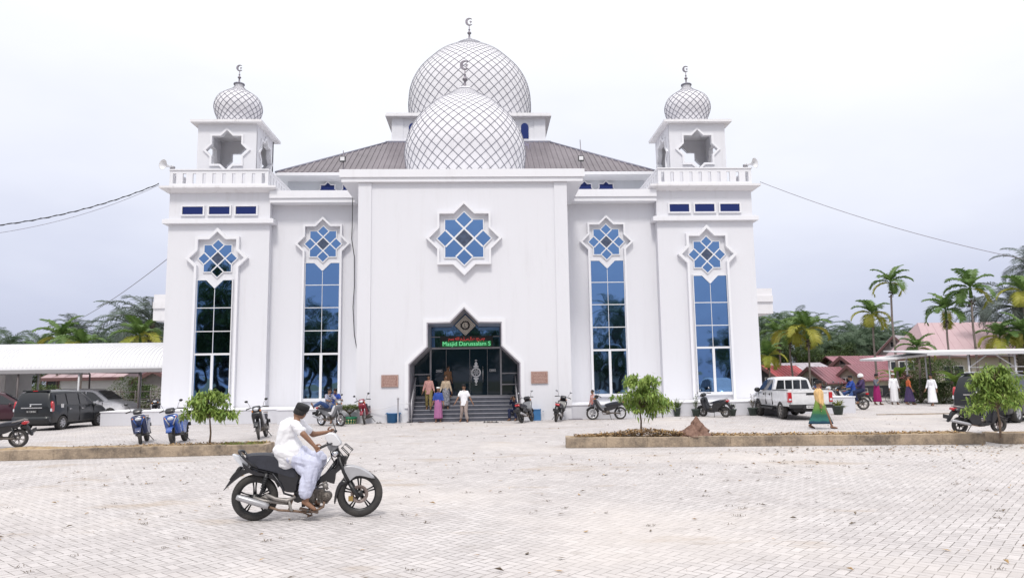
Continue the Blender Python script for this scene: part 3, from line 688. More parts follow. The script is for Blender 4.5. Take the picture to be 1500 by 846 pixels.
# loose cable on the wall
def cable(name, pts, r, label, m='black', sag=0):
    c = MB(); c.tube(pts, r, 6); return tag(c.build(name, m), label, 'cable')
cable('wall_cable', [onY(516.5, 290, 3.62), onY(516, 330, 4.3), onY(515, 350, 4.3), onY(519, 375, 4.3), onY(519, 420, 4.3), onY(517, 450, 4.3), onY(519, 490, 4.3), onY(523.6, 515, 4.3)], .022, 'black cable hanging loose down the wall beside the portal')
def hang(a, b, sag, n=14):
    a, b = Vector(a), Vector(b); return [a.lerp(b, i/n)-Vector((0, 0, sag*4*(i/n)*(1-i/n))) for i in range(n+1)]
A = Vector((-15.5, 3.5, 11.92)); c = MB(); e1_ = onY(-120, 338, -4); p = hang(A, e1_, .55)
tw = [q+Vector((0, .03*sin(i*1.7), .03*cos(i*1.7))) for i, q in enumerate(hang(A, e1_, .55, 60))]
c.tube(hang(A, e1_, .55, 30), .02, 5); c.tube(tw, .018, 5); tag(c.build('power_line', 'black'), 'thick twisted power line running left from the left tower', 'power line')
cable('power_line', hang(A+Vector((0, .05, -.05)), onY(-120, 352, -4), .6, 30), .009, 'thin wire hanging just below the thick power line on the left', 'tin')
cable('power_line', hang((-15.2, 4.5, 8.35), onY(100, 475, 30), .3, 20), .018, 'lone wire slanting down behind the left tower towards the palms', 'tin')
cable('power_line', hang((15.45, 3.5, 11.9), onY(1640, 404, -2), .55, 30), .014, 'thin power line running right from the right tower', 'tin')
# little black box and cable on plinth
bx_ = MB(); bx_.box(-.11, .11, -.05, .05, -.07, .07); o = bx_.build('socket_box', 'black'); o.location = (-6.55, 1.05, .72); tag(o, 'small black socket box on the white plinth ledge', 'box')
# ================================================================== MOTORBIKES
def paint(name, col, rough=.25, coat=.6, metal=0.): 
    m = mat(name, col, rough, metal, coat=coat, var=.12, vscale=6); M[name] = m; return name
paint('bike_black', (.014, .014, .018), .35, .3); paint('seat_vinyl', (.03, .032, .045), .5, 0)
M['seat_vinyl'] = mat('seat_vinyl', (.028, .03, .042), .5, var=.3, vscale=9, bump=.2, bscale=80)
paint('silver_plastic', (.42, .42, .44), .35, .2, .3); paint('bike_white', (.66, .66, .68), .3, .3); paint('bike_blue', (.03, .09, .34), .25, .7); paint('bike_navy', (.02, .035, .11), .3, .5)
paint('bike_red', (.22, .012, .03), .25, .6); paint('bike_maroon', (.12, .012, .03), .25, .6); paint('bike_grey', (.16, .165, .18), .3, .5)
M['alloy'] = mat('dull_cast_alloy', (.30, .28, .265), .5, metal=.5, var=.3, vscale=12); M['engine'] = mat('oily_engine_casting', (.15, .13, .115), .6, metal=.4, var=.5, vscale=15, bump=.4, bscale=40)
M['chrome'] = mat('chrome', (.72, .72, .74), .18, metal=1.); M['rust'] = mat('rusty_pipe', (.20, .13, .09), .7, var=.4, vscale=20); M['brass'] = mat('brake_calliper_gold', (.42, .29, .1), .45, metal=.7)
M['disc'] = mat('brown_brake_disc', (.25, .20, .185), .45, metal=.5, var=.2, vscale=9)
M['lens'] = mat('clear_lens', (.60, .62, .66), .12, coat=.8); M['redlens'] = mat('red_lens', (.42, .008, .015), .2, coat=.7); M['amber'] = mat('amber_lens', (.6, .2, .02), .25, coat=.5)
M['mirror'] = mat('mirror_glass', (.7, .72, .75), .05, metal=1.)
M['plate_blk'] = mat('number_plate_black', (.02, .02, .022), .5); M['plate_wht'] = mat('number_plate_white', (.6, .6, .6), .5)
def slab(mb, poly, w, k=.86, m=None, y0=0., smooth=True):
    cx = sum(p[0] for p in poly)/len(poly); cz = sum(p[1] for p in poly)/len(poly); n = len(poly); vs = []
    for y, s_ in ((-w, k), (-w*.72, .97), (-w*.3, 1), (w*.3, 1), (w*.72, .97), (w, k)):
        vs += [(cx+(x-cx)*s_, y0+y, cz+(z-cz)*s_) for x, z in poly]
    fs = [tuple(range(n)), tuple(range(6*n-1, 5*n-1, -1))]
    for l in range(5): fs += [(l*n+i, l*n+(i+1) % n, (l+1)*n+(i+1) % n, (l+1)*n+i) for i in range(n)]
    o = len(mb.f); mb.add(vs, fs, m, smooth); mb.sm[o] = False; mb.sm[o+1] = False
def spline(pts, q=4, closed=True):
    n = len(pts); out = []
    rng = range(n) if closed else range(n-1)
    for i in rng:
        P = [pts[(i+k) % n] if closed else pts[min(max(i+k, 0), n-1)] for k in (-1, 0, 1, 2)]
        for j in range(q):
            t = j/q; out.append(tuple(.5*(2*P[1][d]+(P[2][d]-P[0][d])*t+(2*P[0][d]-5*P[1][d]+4*P[2][d]-P[3][d])*t*t+(3*P[1][d]-P[0][d]-3*P[2][d]+P[3][d])*t**3) for d in range(len(pts[0]))))
    if not closed: out.append(tuple(pts[-1]))
    return out
def wheel(parent, name, x, R, tw=.045, spokes=5, m='black', disc=None, wire=False, rimm=None, n=40):
    """wheel standing in the xz plane, origin at its hub"""
    w_ = MB(); prof = [(R-.085, -tw*.75), (R-.06, -tw), (R-.025, -tw*.95), (R-.005, -tw*.55), (R, 0), (R-.005, tw*.55), (R-.025, tw*.95), (R-.06, tw), (R-.085, tw*.75), (R-.085, -tw*.75)]
    w_.lathe(prof, n, axis='y'); o = w_.build(name, 'rubber', parent); o.location = (x, 0, R)
    r = MB(); ri = R-.083; r.lathe([(ri, -.035), (ri+.004, -.03), (ri-.004, .0), (ri+.004, .03), (ri, .035), (ri-.022, .03), (ri-.026, 0), (ri-.022, -.03), (ri, -.035)], n, axis='y')
    r.lathe([(.0, -.06), (.045, -.06), (.05, 0), (.045, .06), (0, .06)], 14, axis='y')
    if wire:
        for k in range(28):
            a = 2*pi*k/28; b = a+(.5 if k % 2 else -.5); r.tube([(.045*cos(b), (-.03 if k % 4 < 2 else .03), .045*sin(b)), (ri*cos(a), 0, ri*sin(a))], .003, 4)
    else:
        for k in range(spokes):
            a = 2*pi*k/spokes+.35; t = Vector((cos(a), 0, sin(a))); nn = Vector((-sin(a), 0, cos(a)))
            for q in (-1, 1):
                r.tube([t*.03+nn*.012*q, t*(ri*.55)+nn*.013*q, t*(ri-.01)+nn*.022*q], [.014, .010, .012], 6)
    r.build('rim', rimm or m, o)
    if disc:
        d = MB(); d.lathe([(disc, -.055), (disc, -.05), (disc*.62, -.05), (disc*.62, -.055), (disc, -.055)], 28, axis='y')
        for k in range(5): a = 2*pi*k/5; d.tube([(0.03*cos(a), -.052, .03*sin(a)), (disc*.66*cos(a), -.052, disc*.66*sin(a))], .008, 5)
        d.build('brake_disc', 'disc', o)
    return o
def q6(X, Y): 
    px = 300+X/4.03; py = 570+Y/4.03
    return ((px-444.5)*.955/107.5, (759-py-.039*(px-444.5))/107.5)
def S6(pts, q=3): return spline([q6(*p) for p in pts], q)
def T6(mb, pts, r, y, n=7, m=None): mb.tube([(q6(*p)[0], y, q6(*p)[1]) for p in pts], r, n, m=m)
def make_main_bike():
    B = thing('motorbike', 'black and silver motorbike ridden across the paving by the man in white', 'motorbike', (-1.55, -22.62, 0), radians(5))
    wheel(B, 'rear_wheel', q6(268, 635)[0], .305, .052, 5); wheel(B, 'front_wheel', q6(897, 615)[0], .31, .046, 5, disc=.12)
    b = MB(); slab(b, S6([(212, 398), (260, 388), (340, 386), (400, 400), (450, 432), (520, 476), (536, 500), (530, 530), (470, 520), (400, 500), (330, 482), (250, 464), (222, 440)]), .12); b.build('seat', 'seat_vinyl', B)
    b = MB(); slab(b, S6([(410, 470), (536, 492), (528, 560), (522, 604), (470, 608), (430, 590), (408, 540)]), .115); b.build('side_panel', 'bike_black', B)
    b = MB(); slab(b, S6([(190, 440), (245, 478), (320, 500), (360, 502), (420, 520), (425, 560), (400, 548), (340, 520), (270, 512), (212, 486)]), .10); b.build('tail_cowl', 'bike_black', B)
    b = MB(); slab(b, S6([(130, 396), (160, 402), (205, 420), (232, 450), (215, 474), (185, 462), (152, 432)]), .06); b.build('tail_light', 'lens', B)
    b = MB()
    for y in (-.115, .115): T6(b, [(290, 468), (245, 445), (205, 410), (182, 384)], [.016, .018, .018, .02], y)
    b.tube([(q6(182, 384)[0], -.115, q6(182, 384)[1]), (q6(168, 378)[0], 0, q6(168, 378)[1]), (q6(182, 384)[0], .115, q6(182, 384)[1])], .02, 7); b.build('grab_rail', 'bike_black', B)
    b = MB(); slab(b, S6([(205, 470), (250, 492), (225, 500), (180, 524), (130, 562), (84, 604), (92, 590), (120, 545), (150, 500)], 2), .07); b.build('rear_mudguard', 'bike_black', B)
    b = MB(); slab(b, [q6(*p) for p in ((172, 466), (190, 472), (134, 542), (118, 540))], .085, m=0); slab(b, [q6(*p) for p in ((158, 484), (162, 486), (148, 504), (143, 502))], .088, m=1); b.build('number_plate', ['plate_blk', 'plate_wht'], B)
    # inner guard over the rear wheel
    b = MB(); R_ = .335; cx, cz = q6(268, 635); pts = [(cx+R_*cos(a), cz+R_*sin(a)) for a in [radians(20+8*k) for k in range(14)]]
    for i in range(len(pts)-1): b.prism([pts[i], pts[i+1], (pts[i+1][0]*.97+cx*.03, pts[i+1][1]*.97+cz*.03), (pts[i][0]*.97+cx*.03, pts[i][1]*.97+cz*.03)], -.06, .06)
    b.build('inner_guard', 'black', B)
    for y in (-.115, .115):
        b = MB(); T6(b, [(345, 498), (325, 575)], .027, y); T6(b, [(325, 575), (305, 628)], .017, y)
        for k in range(6): t = k/5; x_, z_ = q6(342-20*t, 520+60*t); b.lathe([(.03, -.006), (.034, 0), (.03, .006)], 10, (x_, y, z_))
        b.build('shock_absorber', 'black', B)
    b = MB(); T6(b, [(176, 630), (190, 634), (340, 676), (362, 684)], [.030, .040, .043, .034], -.155, 12); b.build('muffler', 'silver_plastic', B)
    b = MB(); T6(b, [(362, 686), (420, 704), (560, 712), (640, 706), (684, 684), (690, 655)], .016, -.13, 8); b.build('exhaust_pipe', 'rust', B)
    b = MB()
    for y in (-.10, .10):
        T6(b, [(268, 635), (330, 655), (400, 660), (480, 665)], [.02, .024, .028, .03], y)
    T6(b, [(345, 615), (400, 640), (470, 650), (520, 628)], [.02, .026, .03, .018], -.145); T6(b, [(480, 640), (492, 700), (505, 705)], .02, -.145); b.build('swing_arm', 'alloy', B)
    b = MB(); T6(b, [(510, 620), (480, 700), (540, 712), (610, 716), (618, 730), (590, 740)], .014, -.12); T6(b, [(500, 715), (560, 722), (610, 740), (616, 715)], .010, -.07); b.build('stand', 'rust', B)
    b = MB(); b.tube([(q6(600, 700)[0], -.26, q6(600, 700)[1]), (q6(600, 700)[0], .26, q6(600, 700)[1])], .018, 8); b.build('foot_peg', 'rubber', B)
    # engine
    b = MB(); x_, z_ = q6(590, 640); b.lathe([(0, -.13), (.07, -.13), (.095, -.11), (.10, 0), (.095, .11), (0, .12)], 20, (x_, 0, z_), axis='y')
    x_, z_ = q6(640, 610); b.box(x_-.08, x_+.09, -.09, .09, z_-.07, z_+.05)
    for k in range(7):
        x0_, z0_ = q6(648+k*9, 630+k*1); b.box(x0_-.006, x0_+.006, -.105, .105, z0_-.08, z0_+.065)
    b.lathe([(0, -.12), (.055, -.115), (.065, -.08), (.06, .08), (0, .1)], 16, (q6(700, 632)[0], 0, q6(700, 632)[1]), axis='y')
    for k in range(5): a = k*1.25; b.ball((q6(700, 632)[0]+.04*cos(a), -.12, q6(700, 632)[1]+.04*sin(a)), .008, 6)
    b.build('engine', 'engine', B)
    b = MB(); x_, z_ = q6(690, 570); b.lathe([(.0, -.05), (.035, -.05), (.035, .03), (0, .03)], 12, (x_, -.03, z_), axis='y'); T6(b, [(670, 560), (690, 575), (705, 590)], .02, -.04); T6(b, [(640, 575), (665, 565), (700, 545)], .015, -.05); b.build('carburettor', 'alloy', B)
    b = MB(); slab(b, S6([(735, 470), (775, 440), (790, 470), (752, 500), (742, 560), (690, 545), (650, 560), (655, 520)], 2), .05); T6(b, [(760, 420), (700, 500), (640, 560), (560, 600), (430, 520)], .028, 0); T6(b, [(560, 600), (560, 690)], .025, -.05); T6(b, [(430, 520), (380, 500), (240, 470)], .02, -.07)
    slab(b, S6([(520, 560), (610, 600), (560, 660), (500, 660)], 2), .07)
    T6(b, [(380, 500), (430, 560), (450, 610), (520, 630)], .014, -.125); b.build('frame', 'bike_black', B)
    # front end
    b = MB()
    for y in (-.075, .075): T6(b, [(770, 400), (800, 490), (835, 550)], .022, y); T6(b, [(835, 550), (870, 605), (895, 632)], [.03, .028, .024], y)
    b.build('fork', 'black', B)
    b = MB(); slab(b, S6([(790, 462), (832, 449), (900, 462), (960, 492), (992, 526), (930, 512), (875, 512), (838, 540), (826, 556), (802, 530)], 2), .075); b.build('front_mudguard', 'silver_plastic', B)
    b = MB(); slab(b, S6([(800, 535), (835, 545), (790, 560), (766, 610), (748, 676), (742, 660), (750, 600), (770, 555)], 2), .065); b.build('splash_guard', 'bike_black', B)
    b = MB(); x_, z_ = q6(845, 640); b.box(x_-.03, x_+.03, -.09, -.045, z_-.035, z_+.03); b.build('brake_calliper', 'brass', B)
    b = MB(); slab(b, S6([(706, 262), (742, 268), (772, 305), (784, 330), (756, 340), (715, 330), (690, 305), (682, 282)], 2), .11); b.build('headset_cowl', 'bike_white', B)
    b = MB(); slab(b, S6([(700, 330), (765, 335), (752, 360), (720, 372), (700, 350)], 2), .09); b.build('lower_cowl', 'bike_grey', B)
    b = MB()
    for s_ in (-1, 1): b.tube([(q6(735, 322)[0], s_*.06, q6(735, 322)[1]), (q6(712, 325)[0], s_*.2, q6(712, 325)[1]), (q6(690, 332)[0], s_*.29, q6(690, 332)[1])], .012, 7)
    b.tube([(q6(745, 330)[0], 0, q6(745, 330)[1]), (q6(775, 420)[0], 0, q6(775, 420)[1])], .025, 8); b.build('handlebar', 'black', B)
    for s_ in (-1, 1):
        b = MB(); b.tube([(q6(700, 328)[0], s_*.25, q6(700, 328)[1]), (q6(676, 338)[0], s_*.36, q6(676, 338)[1])], .018, 8); b.build('grip', 'rubber', B)
    b = MB(); T6(b, [(738, 270), (735, 240), (724, 215)], .006, .12); x_, z_ = q6(738, 258); b.ball((x_, .12, z_), .022, 8); b.build('mirror_stalk', 'black', B)
    # bare headlight bracket
    b = MB()
    fr_ = [(785, 350), (805, 328), (850, 362), (826, 390)]
    for y in (-.07, .07): b.tube([(q6(*p)[0], y, q6(*p)[1]) for p in fr_], .007, 5, closed=True)
    for p in fr_: b.tube([(q6(*p)[0], -.07, q6(*p)[1]), (q6(*p)[0], .07, q6(*p)[1])], .007, 5)
    T6(b, [(745, 360), (780, 400), (800, 430)], .014, -.05); T6(b, [(826, 390), (805, 440), (770, 400)], .014, .04); b.build('headlight_bracket', 'black', B)
    b = MB(); x_, z_ = q6(745, 385); b.ball((x_, -.05, z_), .05, 10); T6(b, [(720, 400), (690, 450), (672, 470)], .016, -.08); b.build('horn', 'chrome', B)
    b = MB(); x_, z_ = q6(790, 425); b.box(x_-.07, x_+.05, -.06, .06, z_-.05, z_+.06); T6(b, [(730, 350), (760, 390), (770, 430), (745, 470)], .012, -.06); T6(b, [(755, 345), (800, 400), (790, 440)], .008, -.08); T6(b, [(715, 345), (725, 400), (745, 440)], .008, -.075); b.build('wiring', 'black', B)
    return B
main_bike = make_main_bike()

def make_bike(label, loc, rz, body='bike_red', accent='silver_plastic', kind='cub', lean=0., wire=False, group='parked motorbikes', name='motorbike', s=1., rimm='alloy', tl='redlens', box=False, steer=0.):
    """smaller step-through or scooter; x forward, wheelbase 1.24"""
    B = thing(name, label, 'motorbike' if name == 'motorbike' else 'scooter', loc, rz, group, s=s); B.rotation_euler = (lean, 0, rz)
    R = .28 if kind == 'cub' else .25; tw = .04 if kind == 'cub' else .055; fx, rx_ = .62, -.62
    rw = wheel(B, 'rear_wheel', rx_, R, tw+.005, 6, rimm, wire=wire, n=28); fwl = wheel(B, 'front_wheel', fx, R, tw, 6, rimm, disc=.1, wire=wire, n=28)
    fwl.rotation_euler = (0, 0, steer)
    def part(name, poly, w, m, q=3, y0=0.):
        b = MB(); slab(b, spline(poly, q), w, y0=y0); return b.build(name, m, B)
    part('seat', [(-.72, .76), (-.6, .80), (-.3, .77), (-.02, .70), (.06, .66), (.02, .62), (-.3, .66), (-.66, .70)], .13, 'seat_vinyl')
    if kind == 'cub':
        part('side_fairing', [(-.82, .72), (-.5, .70), (0, .62), (.12, .54), (.08, .42), (-.12, .40), (-.35, .46), (-.62, .60)], .11, body)
        part('leg_shield', [(.10, .52), (.22, .46), (.36, .62), (.47, .84), (.40, .88), (.30, .72), (.20, .58), (.10, .60), (.0, .56)], .20, accent)
        part('front_fairing', [(.18, .38), (.36, .46), (.52, .70), (.58, .84), (.48, .93), (.36, .72), (.22, .54)], .16, body)
    else:
        part('side_fairing', [(-.86, .76), (-.5, .72), (-.1, .64), (.0, .40), (-.05, .27), (-.30, .26), (-.42, .42), (-.66, .58)], .16, body)
        part('floorboard', [(-.1, .34), (.25, .32), (.34, .40), (.28, .26), (-.08, .22)], .16, 'black')
        part('leg_shield', [(.26, .30), (.36, .34), (.50, .66), (.52, .84), (.44, .90), (.38, .66), (.30, .44)], .21, body)
        b = MB()
        for s_ in (-1, 1):   # V of accent strips on the apron
            b.tube([(.535, s_*.05, .58), (.53, s_*.12, .72), (.49, s_*.17, .84)], .018, 6)
        b.build('apron_trim', accent, B)
    fm = (fx, R)
    a_ = [(fm[0]+(R+.035)*cos(radians(t)), fm[1]+(R+.035)*sin(radians(t))) for t in range(25, 166, 14)]
    i_ = [(fm[0]+(R+.01)*cos(radians(t)), fm[1]+(R+.01)*sin(radians(t))) for t in range(165, 24, -14)]
    b = MB(); slab(b, a_+i_, tw+.03, k=.99); b.build('front_mudguard', body, B)
    b = MB()
    for y in (-.07, .07): b.tube([(fx, y, R), (.50, y, .60), (.44, y*.8, .86)], [.022, .02, .02], 7)
    b.build('fork', 'silver_plastic' if kind == 'cub' else 'black', B)
    part('headset_cowl', [(.36, .96), (.46, .92), (.56, .96), (.52, 1.05), (.44, 1.10), (.36, 1.05)], .12, body if kind == 'cub' else 'bike_black')
    b = MB(); b.ball((.535, 0, .99), .075, 14, sx=.5, sy=1.25, sz=.8) if kind == 'cub' else b.ball((.505, 0, .78), .075, 14, sx=.5, sy=1.5, sz=.8); b.build('headlight', 'lens', B)
    b = MB(); b.tube([(.30, -.33, 1.03), (.36, -.22, 1.05), (.44, -.08, 1.03), (.44, .08, 1.03), (.36, .22, 1.05), (.30, .33, 1.03)], .013, 7); b.build('handlebar', 'black', B)
    for s_ in (-1, 1):
        b = MB(); b.tube([(.36, s_*.22, 1.05), (.28, s_*.36, 1.02)], .02, 7); b.build('grip', 'rubber', B)
        b = MB(); b.tube([(.38, s_*.2, 1.06), (.36, s_*.25, 1.2), (.34, s_*.30, 1.26)], .006, 5); b.ball((.34, s_*.32, 1.28), .06, 10, sx=.25, sy=1.0, sz=.65); mo = b.build('mirror', 'black', B)
        g = MB(); g.lathe([(.045, 0), (0, .001)], 10, axis='x'); g_ = g.build('mirror_glass', 'mirror', mo); g_.location = (.322, s_*.32, 1.28)
        b = MB(); b.ball((.52, s_*.13, .93) if kind == 'cub' else (.5, s_*.16, .80), .03, 8); b.build('indicator', 'amber', B)
    part('tail_light', [(-.84, .70), (-.90, .73), (-.86, .79), (-.76, .78), (-.74, .72)], .09, tl)
    b = MB(); b.tube([(-.5, -.12, .77), (-.74, -.12, .83), (-.88, 0, .84), (-.74, .12, .83), (-.5, .12, .77)], .016, 7); b.build('grab_rail', 'alloy', B)
    part('rear_mudguard', [(-.80, .70), (-.88, .66), (-1.0, .42), (-1.02, .36), (-.97, .37), (-.84, .56), (-.70, .64)], .06, 'black', 2)
    b = MB(); b.box(-1.0, -.985, -.12, .12, .46, .58); b.xf(Matrix.Translation((-.07, 0, 0)) @ Matrix.Rotation(0, 4, 'Y')); pb = b.build('number_plate', 'plate_blk', B)
    b = MB(); b.tube([(-.98, -.16, .40), (-.93, -.16, .41), (-.45, -.16, .30), (-.38, -.15, .28)], [.03, .045, .045, .03], 10); b.build('muffler', 'silver_plastic', B)
    b = MB(); b.tube([(-.38, -.15, .28), (-.1, -.12, .22), (.12, -.08, .22), (.18, -.05, .30)], .014, 7); b.build('exhaust_pipe', 'rust', B)
    for y in (-.13, .13):
        b = MB(); b.tube([(-.60, y, R+.02), (-.50, y, .62)], [.016, .028], 7); b.build('shock_absorber', 'black', B)
    b = MB(); b.lathe([(0, -.11), (.09, -.10), (.10, 0), (.09, .10), (0, .11)], 16, (-.06, 0, .33), axis='y'); b.tube([(0, 0, .34), (.2, 0, .38)], [.07, .055], 10)
    b.tube([(-.62, -.09, R), (-.1, -.09, .30)], .022, 6); b.tube([(-.62, .09, R), (-.1, .09, .30)], .03, 6); b.build('engine', 'engine', B)
    b = MB(); b.tube([(.42, 0, .84), (.2, 0, .50), (-.2, 0, .44), (-.6, 0, .66)], .03, 7); b.build('frame', 'bike_black', B)
    b = MB(); b.tube([(-.05, -.24, .27), (-.05, .24, .27)], .015, 6); b.tube([(-.12, .12, .28), (-.18, .26, .02)], .012, 6); b.build('side_stand', 'black', B)
    if box:
        b = MB(); b.box(.52, .60, -.13, .13, .80, .92); b.build('front_basket', accent, B)
    return B
def g_(px, py, z=0): return tuple(onZ(px, py, z))
make_bike('black motorbike with maroon trim cut off by the left edge of the photo', (-13.95, -9.9, 0), radians(187), 'bike_black', 'bike_maroon', lean=radians(-9), s=1.02, rimm='alloy')
p = onZ(199, 650); make_bike('blue and black scooter, left one of the two facing the planter', (p.x, p.y+.55, 0), radians(-74), 'bike_navy', 'bike_blue', 'scooter', lean=radians(9), name='scooter', s=1.0, rimm='black', steer=.15)
p = onZ(247, 650); make_bike('blue and grey scooter parked right beside the left sapling', (p.x+.1, p.y+.55, 0), radians(-84), 'bike_blue', 'silver_plastic', 'scooter', lean=radians(10), name='scooter', s=1.02, rimm='black', steer=.1)
p = onZ(378, 643); make_bike('white fronted black motorbike parked behind the rider in white', (p.x, p.y+.5, 0), radians(-84), 'bike_black', 'bike_white', lean=radians(8), s=1.0, rimm='alloy', steer=.15)
duo = onZ(480, 624); make_bike('white and grey motorbike by the wall with a young man astride it', (duo.x+.1, duo.y+.25, 0), radians(-38), 'bike_grey', 'bike_white', lean=radians(3), wire=True, rimm='chrome', group='motorbikes with people on them')
p = onZ(541, 620); make_bike('red motorbike parked against the plinth left of the steps', (p.x-.05, p.y+.1, 0), radians(-96), 'bike_red', 'bike_black', lean=radians(11), rimm='alloy', steer=.2)
p = onZ(768, 619); make_bike('black motorbike seen from behind at the right foot of the steps', (p.x+.15, p.y+.55, 0), radians(66), 'bike_black', 'bike_grey', lean=radians(-9), rimm='black')
p = onZ(814, 615); make_bike('black motorbike leaning alone under the right stone plaque', (p.x+.05, -.95, 0), radians(74), 'bike_black', 'bike_black', lean=radians(10), rimm='alloy')
p = onZ(874, 611); make_bike('black motorbike parked side on with a small child behind its bars', (p.x+.15, -.5, 0), radians(180), 'bike_black', 'bike_grey', lean=radians(-3), rimm='bike_white', s=1.0)
p = onZ(1040, 609); make_bike('dark scooter parked by the plinth between the flower pots', (p.x, .15, 0), radians(125), 'bike_black', 'bike_grey', 'scooter', lean=radians(-10), name='scooter', rimm='alloy')
p = onZ(1438, 634); make_bike('black and maroon scooter behind the right sapling with a red side bag', (p.x, p.y+.1, 0), radians(2), 'bike_black', 'bike_maroon', 'scooter', lean=radians(5), name='scooter', rimm='black')
rb = onZ(1246, 600); make_bike('dark motorbike at right carrying a man in blue and a helmeted rider', (rb.x, rb.y+.1, 0), radians(168), 'bike_black', 'bike_white', lean=0, rimm='alloy', group='motorbikes with people on them', s=1.1)
for px, py, a, bd, lb in ((1216, 594, 75, 'bike_red', 'red fronted motorbike in the row beyond the white block'), (1229, 596, 100, 'bike_white', 'white fronted motorbike in the row beyond the white block'), (1208, 592, 85, 'bike_navy', 'navy motorbike in the row behind the pickup tailgate')):
    p = onZ(px, py); make_bike(lb, (p.x, p.y, 0), radians(a+90), bd, 'bike_white', lean=radians(8), rimm='alloy', s=1.08)
for px, py, a, bd, lb in ((216, 598, -60, 'bike_black', 'black motorbike under the left canopy beside the white draped one'), (231, 597, -120, 'bike_grey', 'grey motorbike with a white cover under the left canopy')):
    make_bike(lb, (onY(px, 600, 4.6).x, 5.6, 0), radians(a), bd, 'bike_white', lean=radians(8), rimm='alloy')
# ================================================================== CARS
M['car_glass'] = mat('dark_car_glass', (.012, .014, .018), .04, spec=.8); M['car_glass2'] = mat('car_side_glass', (.03, .034, .042), .04, spec=.8)
paint('car_black', (.010, .012, .015), .3, .25); paint('car_maroon', (.045, .010, .02), .3, .3); paint('car_silver', (.80, .80, .83), .35, .3, 0); paint('car_white', (.72, .72, .73), .22, .8); paint('car_bumper', (.02, .02, .022), .5, 0)
def carbody(st, name, m, parent, arches, R, W):
    """st: list of (x, zsill, wl, zmid, wm, zbelt, wb, zroof, wr, ztop)"""
    b = MB(); vs = []; n = 12
    for (x, zs, wl, zm, wm, zb, wb, zr, wr, zt) in st:
        half = [(0, zs), (wl*.8, zs), (wl, zs+.06), (wm, zm), (wb, zb), (wr, zr), (wr*.7, zt-.01), (0, zt)]
        full = half+[(-y, z) for y, z in half[-2:0:-1]]
        n = len(full); vs += [(x, y, z) for y, z in full]
    k = len(st); fs = [tuple(range(n)), tuple((k-1)*n+j for j in range(n-1, -1, -1))]
    for i in range(k-1): fs += [(i*n+j, (i+1)*n+j, (i+1)*n+(j+1) % n, i*n+(j+1) % n) for j in range(n)]
    b.add(vs, fs, smooth=False)
    me = bpy.data.meshes.new(name); me.from_pydata(b.v, [], b.f); bm = bmesh.new(); bm.from_mesh(me); bmesh.ops.recalc_face_normals(bm, faces=bm.faces); bm.to_mesh(me); bm.free()
    o = bpy.data.objects.new(name, me); COL.objects.link(o)
    bv = o.modifiers.new('bv', 'BEVEL'); bv.width = .035; bv.segments = 3; bv.limit_method = 'ANGLE'; bv.angle_limit = radians(18)
    dg = bpy.context.evaluated_depsgraph_get(); dg.update(); me2 = bpy.data.meshes.new_from_object(o.evaluated_get(dg)); o.modifiers.clear(); o.data = me2
    for ax_ in arches:
        for s_ in (-1, 1):
            c = MB(); c.lathe([(0, -.3), (R*1.16, -.3), (R*1.16, .3), (0, .3)], 28, (ax_, s_*(W/2-.05), R*1.02), axis='y'); boolean(o, c.build('cut', 'black'))
    me = o.data; me.materials.clear(); me.materials.append(M[m]); me.polygons.foreach_set('use_smooth', [True]*len(me.polygons)); me.update()
    o.parent = parent
    try:
        me.set_sharp_from_angle(angle=radians(28))
    except Exception: pass
    return o
def car_wheel(parent, x, y, R, m='silver_plastic', spokes=7):
    s_ = 1 if y > 0 else -1
    w_ = MB(); w_.lathe([(R*.66, -.10), (R*.95, -.105), (R, -.07), (R, .07), (R*.95, .105), (R*.66, .10), (R*.66, -.10)], 32, axis='y'); o = w_.build('wheel', 'rubber', parent); o.location = (x, y-s_*.10, R)
    r = MB(); r.lathe([(0, .03), (R*.62, .03), (R*.66, .09), (R*.69, .095), (R*.69, -.09)], 32, axis='y'); r.cur = 1
    r.m = [1 if i < 32 else 0 for i in range(len(r.f))]; r.cur = 0
    for k in range(spokes):
        a = 2*pi*k/spokes; t = Vector((cos(a), 0, sin(a))); nn = Vector((-sin(a), 0, cos(a))); r.obox(t*R*.36+Vector((0, .06, 0)), t*R*.31, Vector((0, .02, 0)), nn*R*.075)
    r.ball((0, .07, 0), R*.14, 10, sy=.5)
    if s_ < 0: r.xf(Matrix.Rotation(pi, 4, 'Z'))
    r.build('rim', [m, 'black'], o)
def panel(mb, pts, th=.006, m=None):
    """thin panel from 3D points, pushed outwards along its normal"""
    P = [Vector(p) for p in pts]; nrm = (P[1]-P[0]).cross(P[2]-P[0]).normalized(); c = sum(P, Vector())/len(P)
    if nrm.dot(c-Vector((0, 0, .8))) < 0: nrm = -nrm
    n = len(P); mb.add(P+[p+nrm*th for p in P], [tuple(range(n)), tuple(range(2*n-1, n-1, -1))]+[(i, (i+1) % n, n+(i+1) % n, n+i) for i in range(n)], m, False)
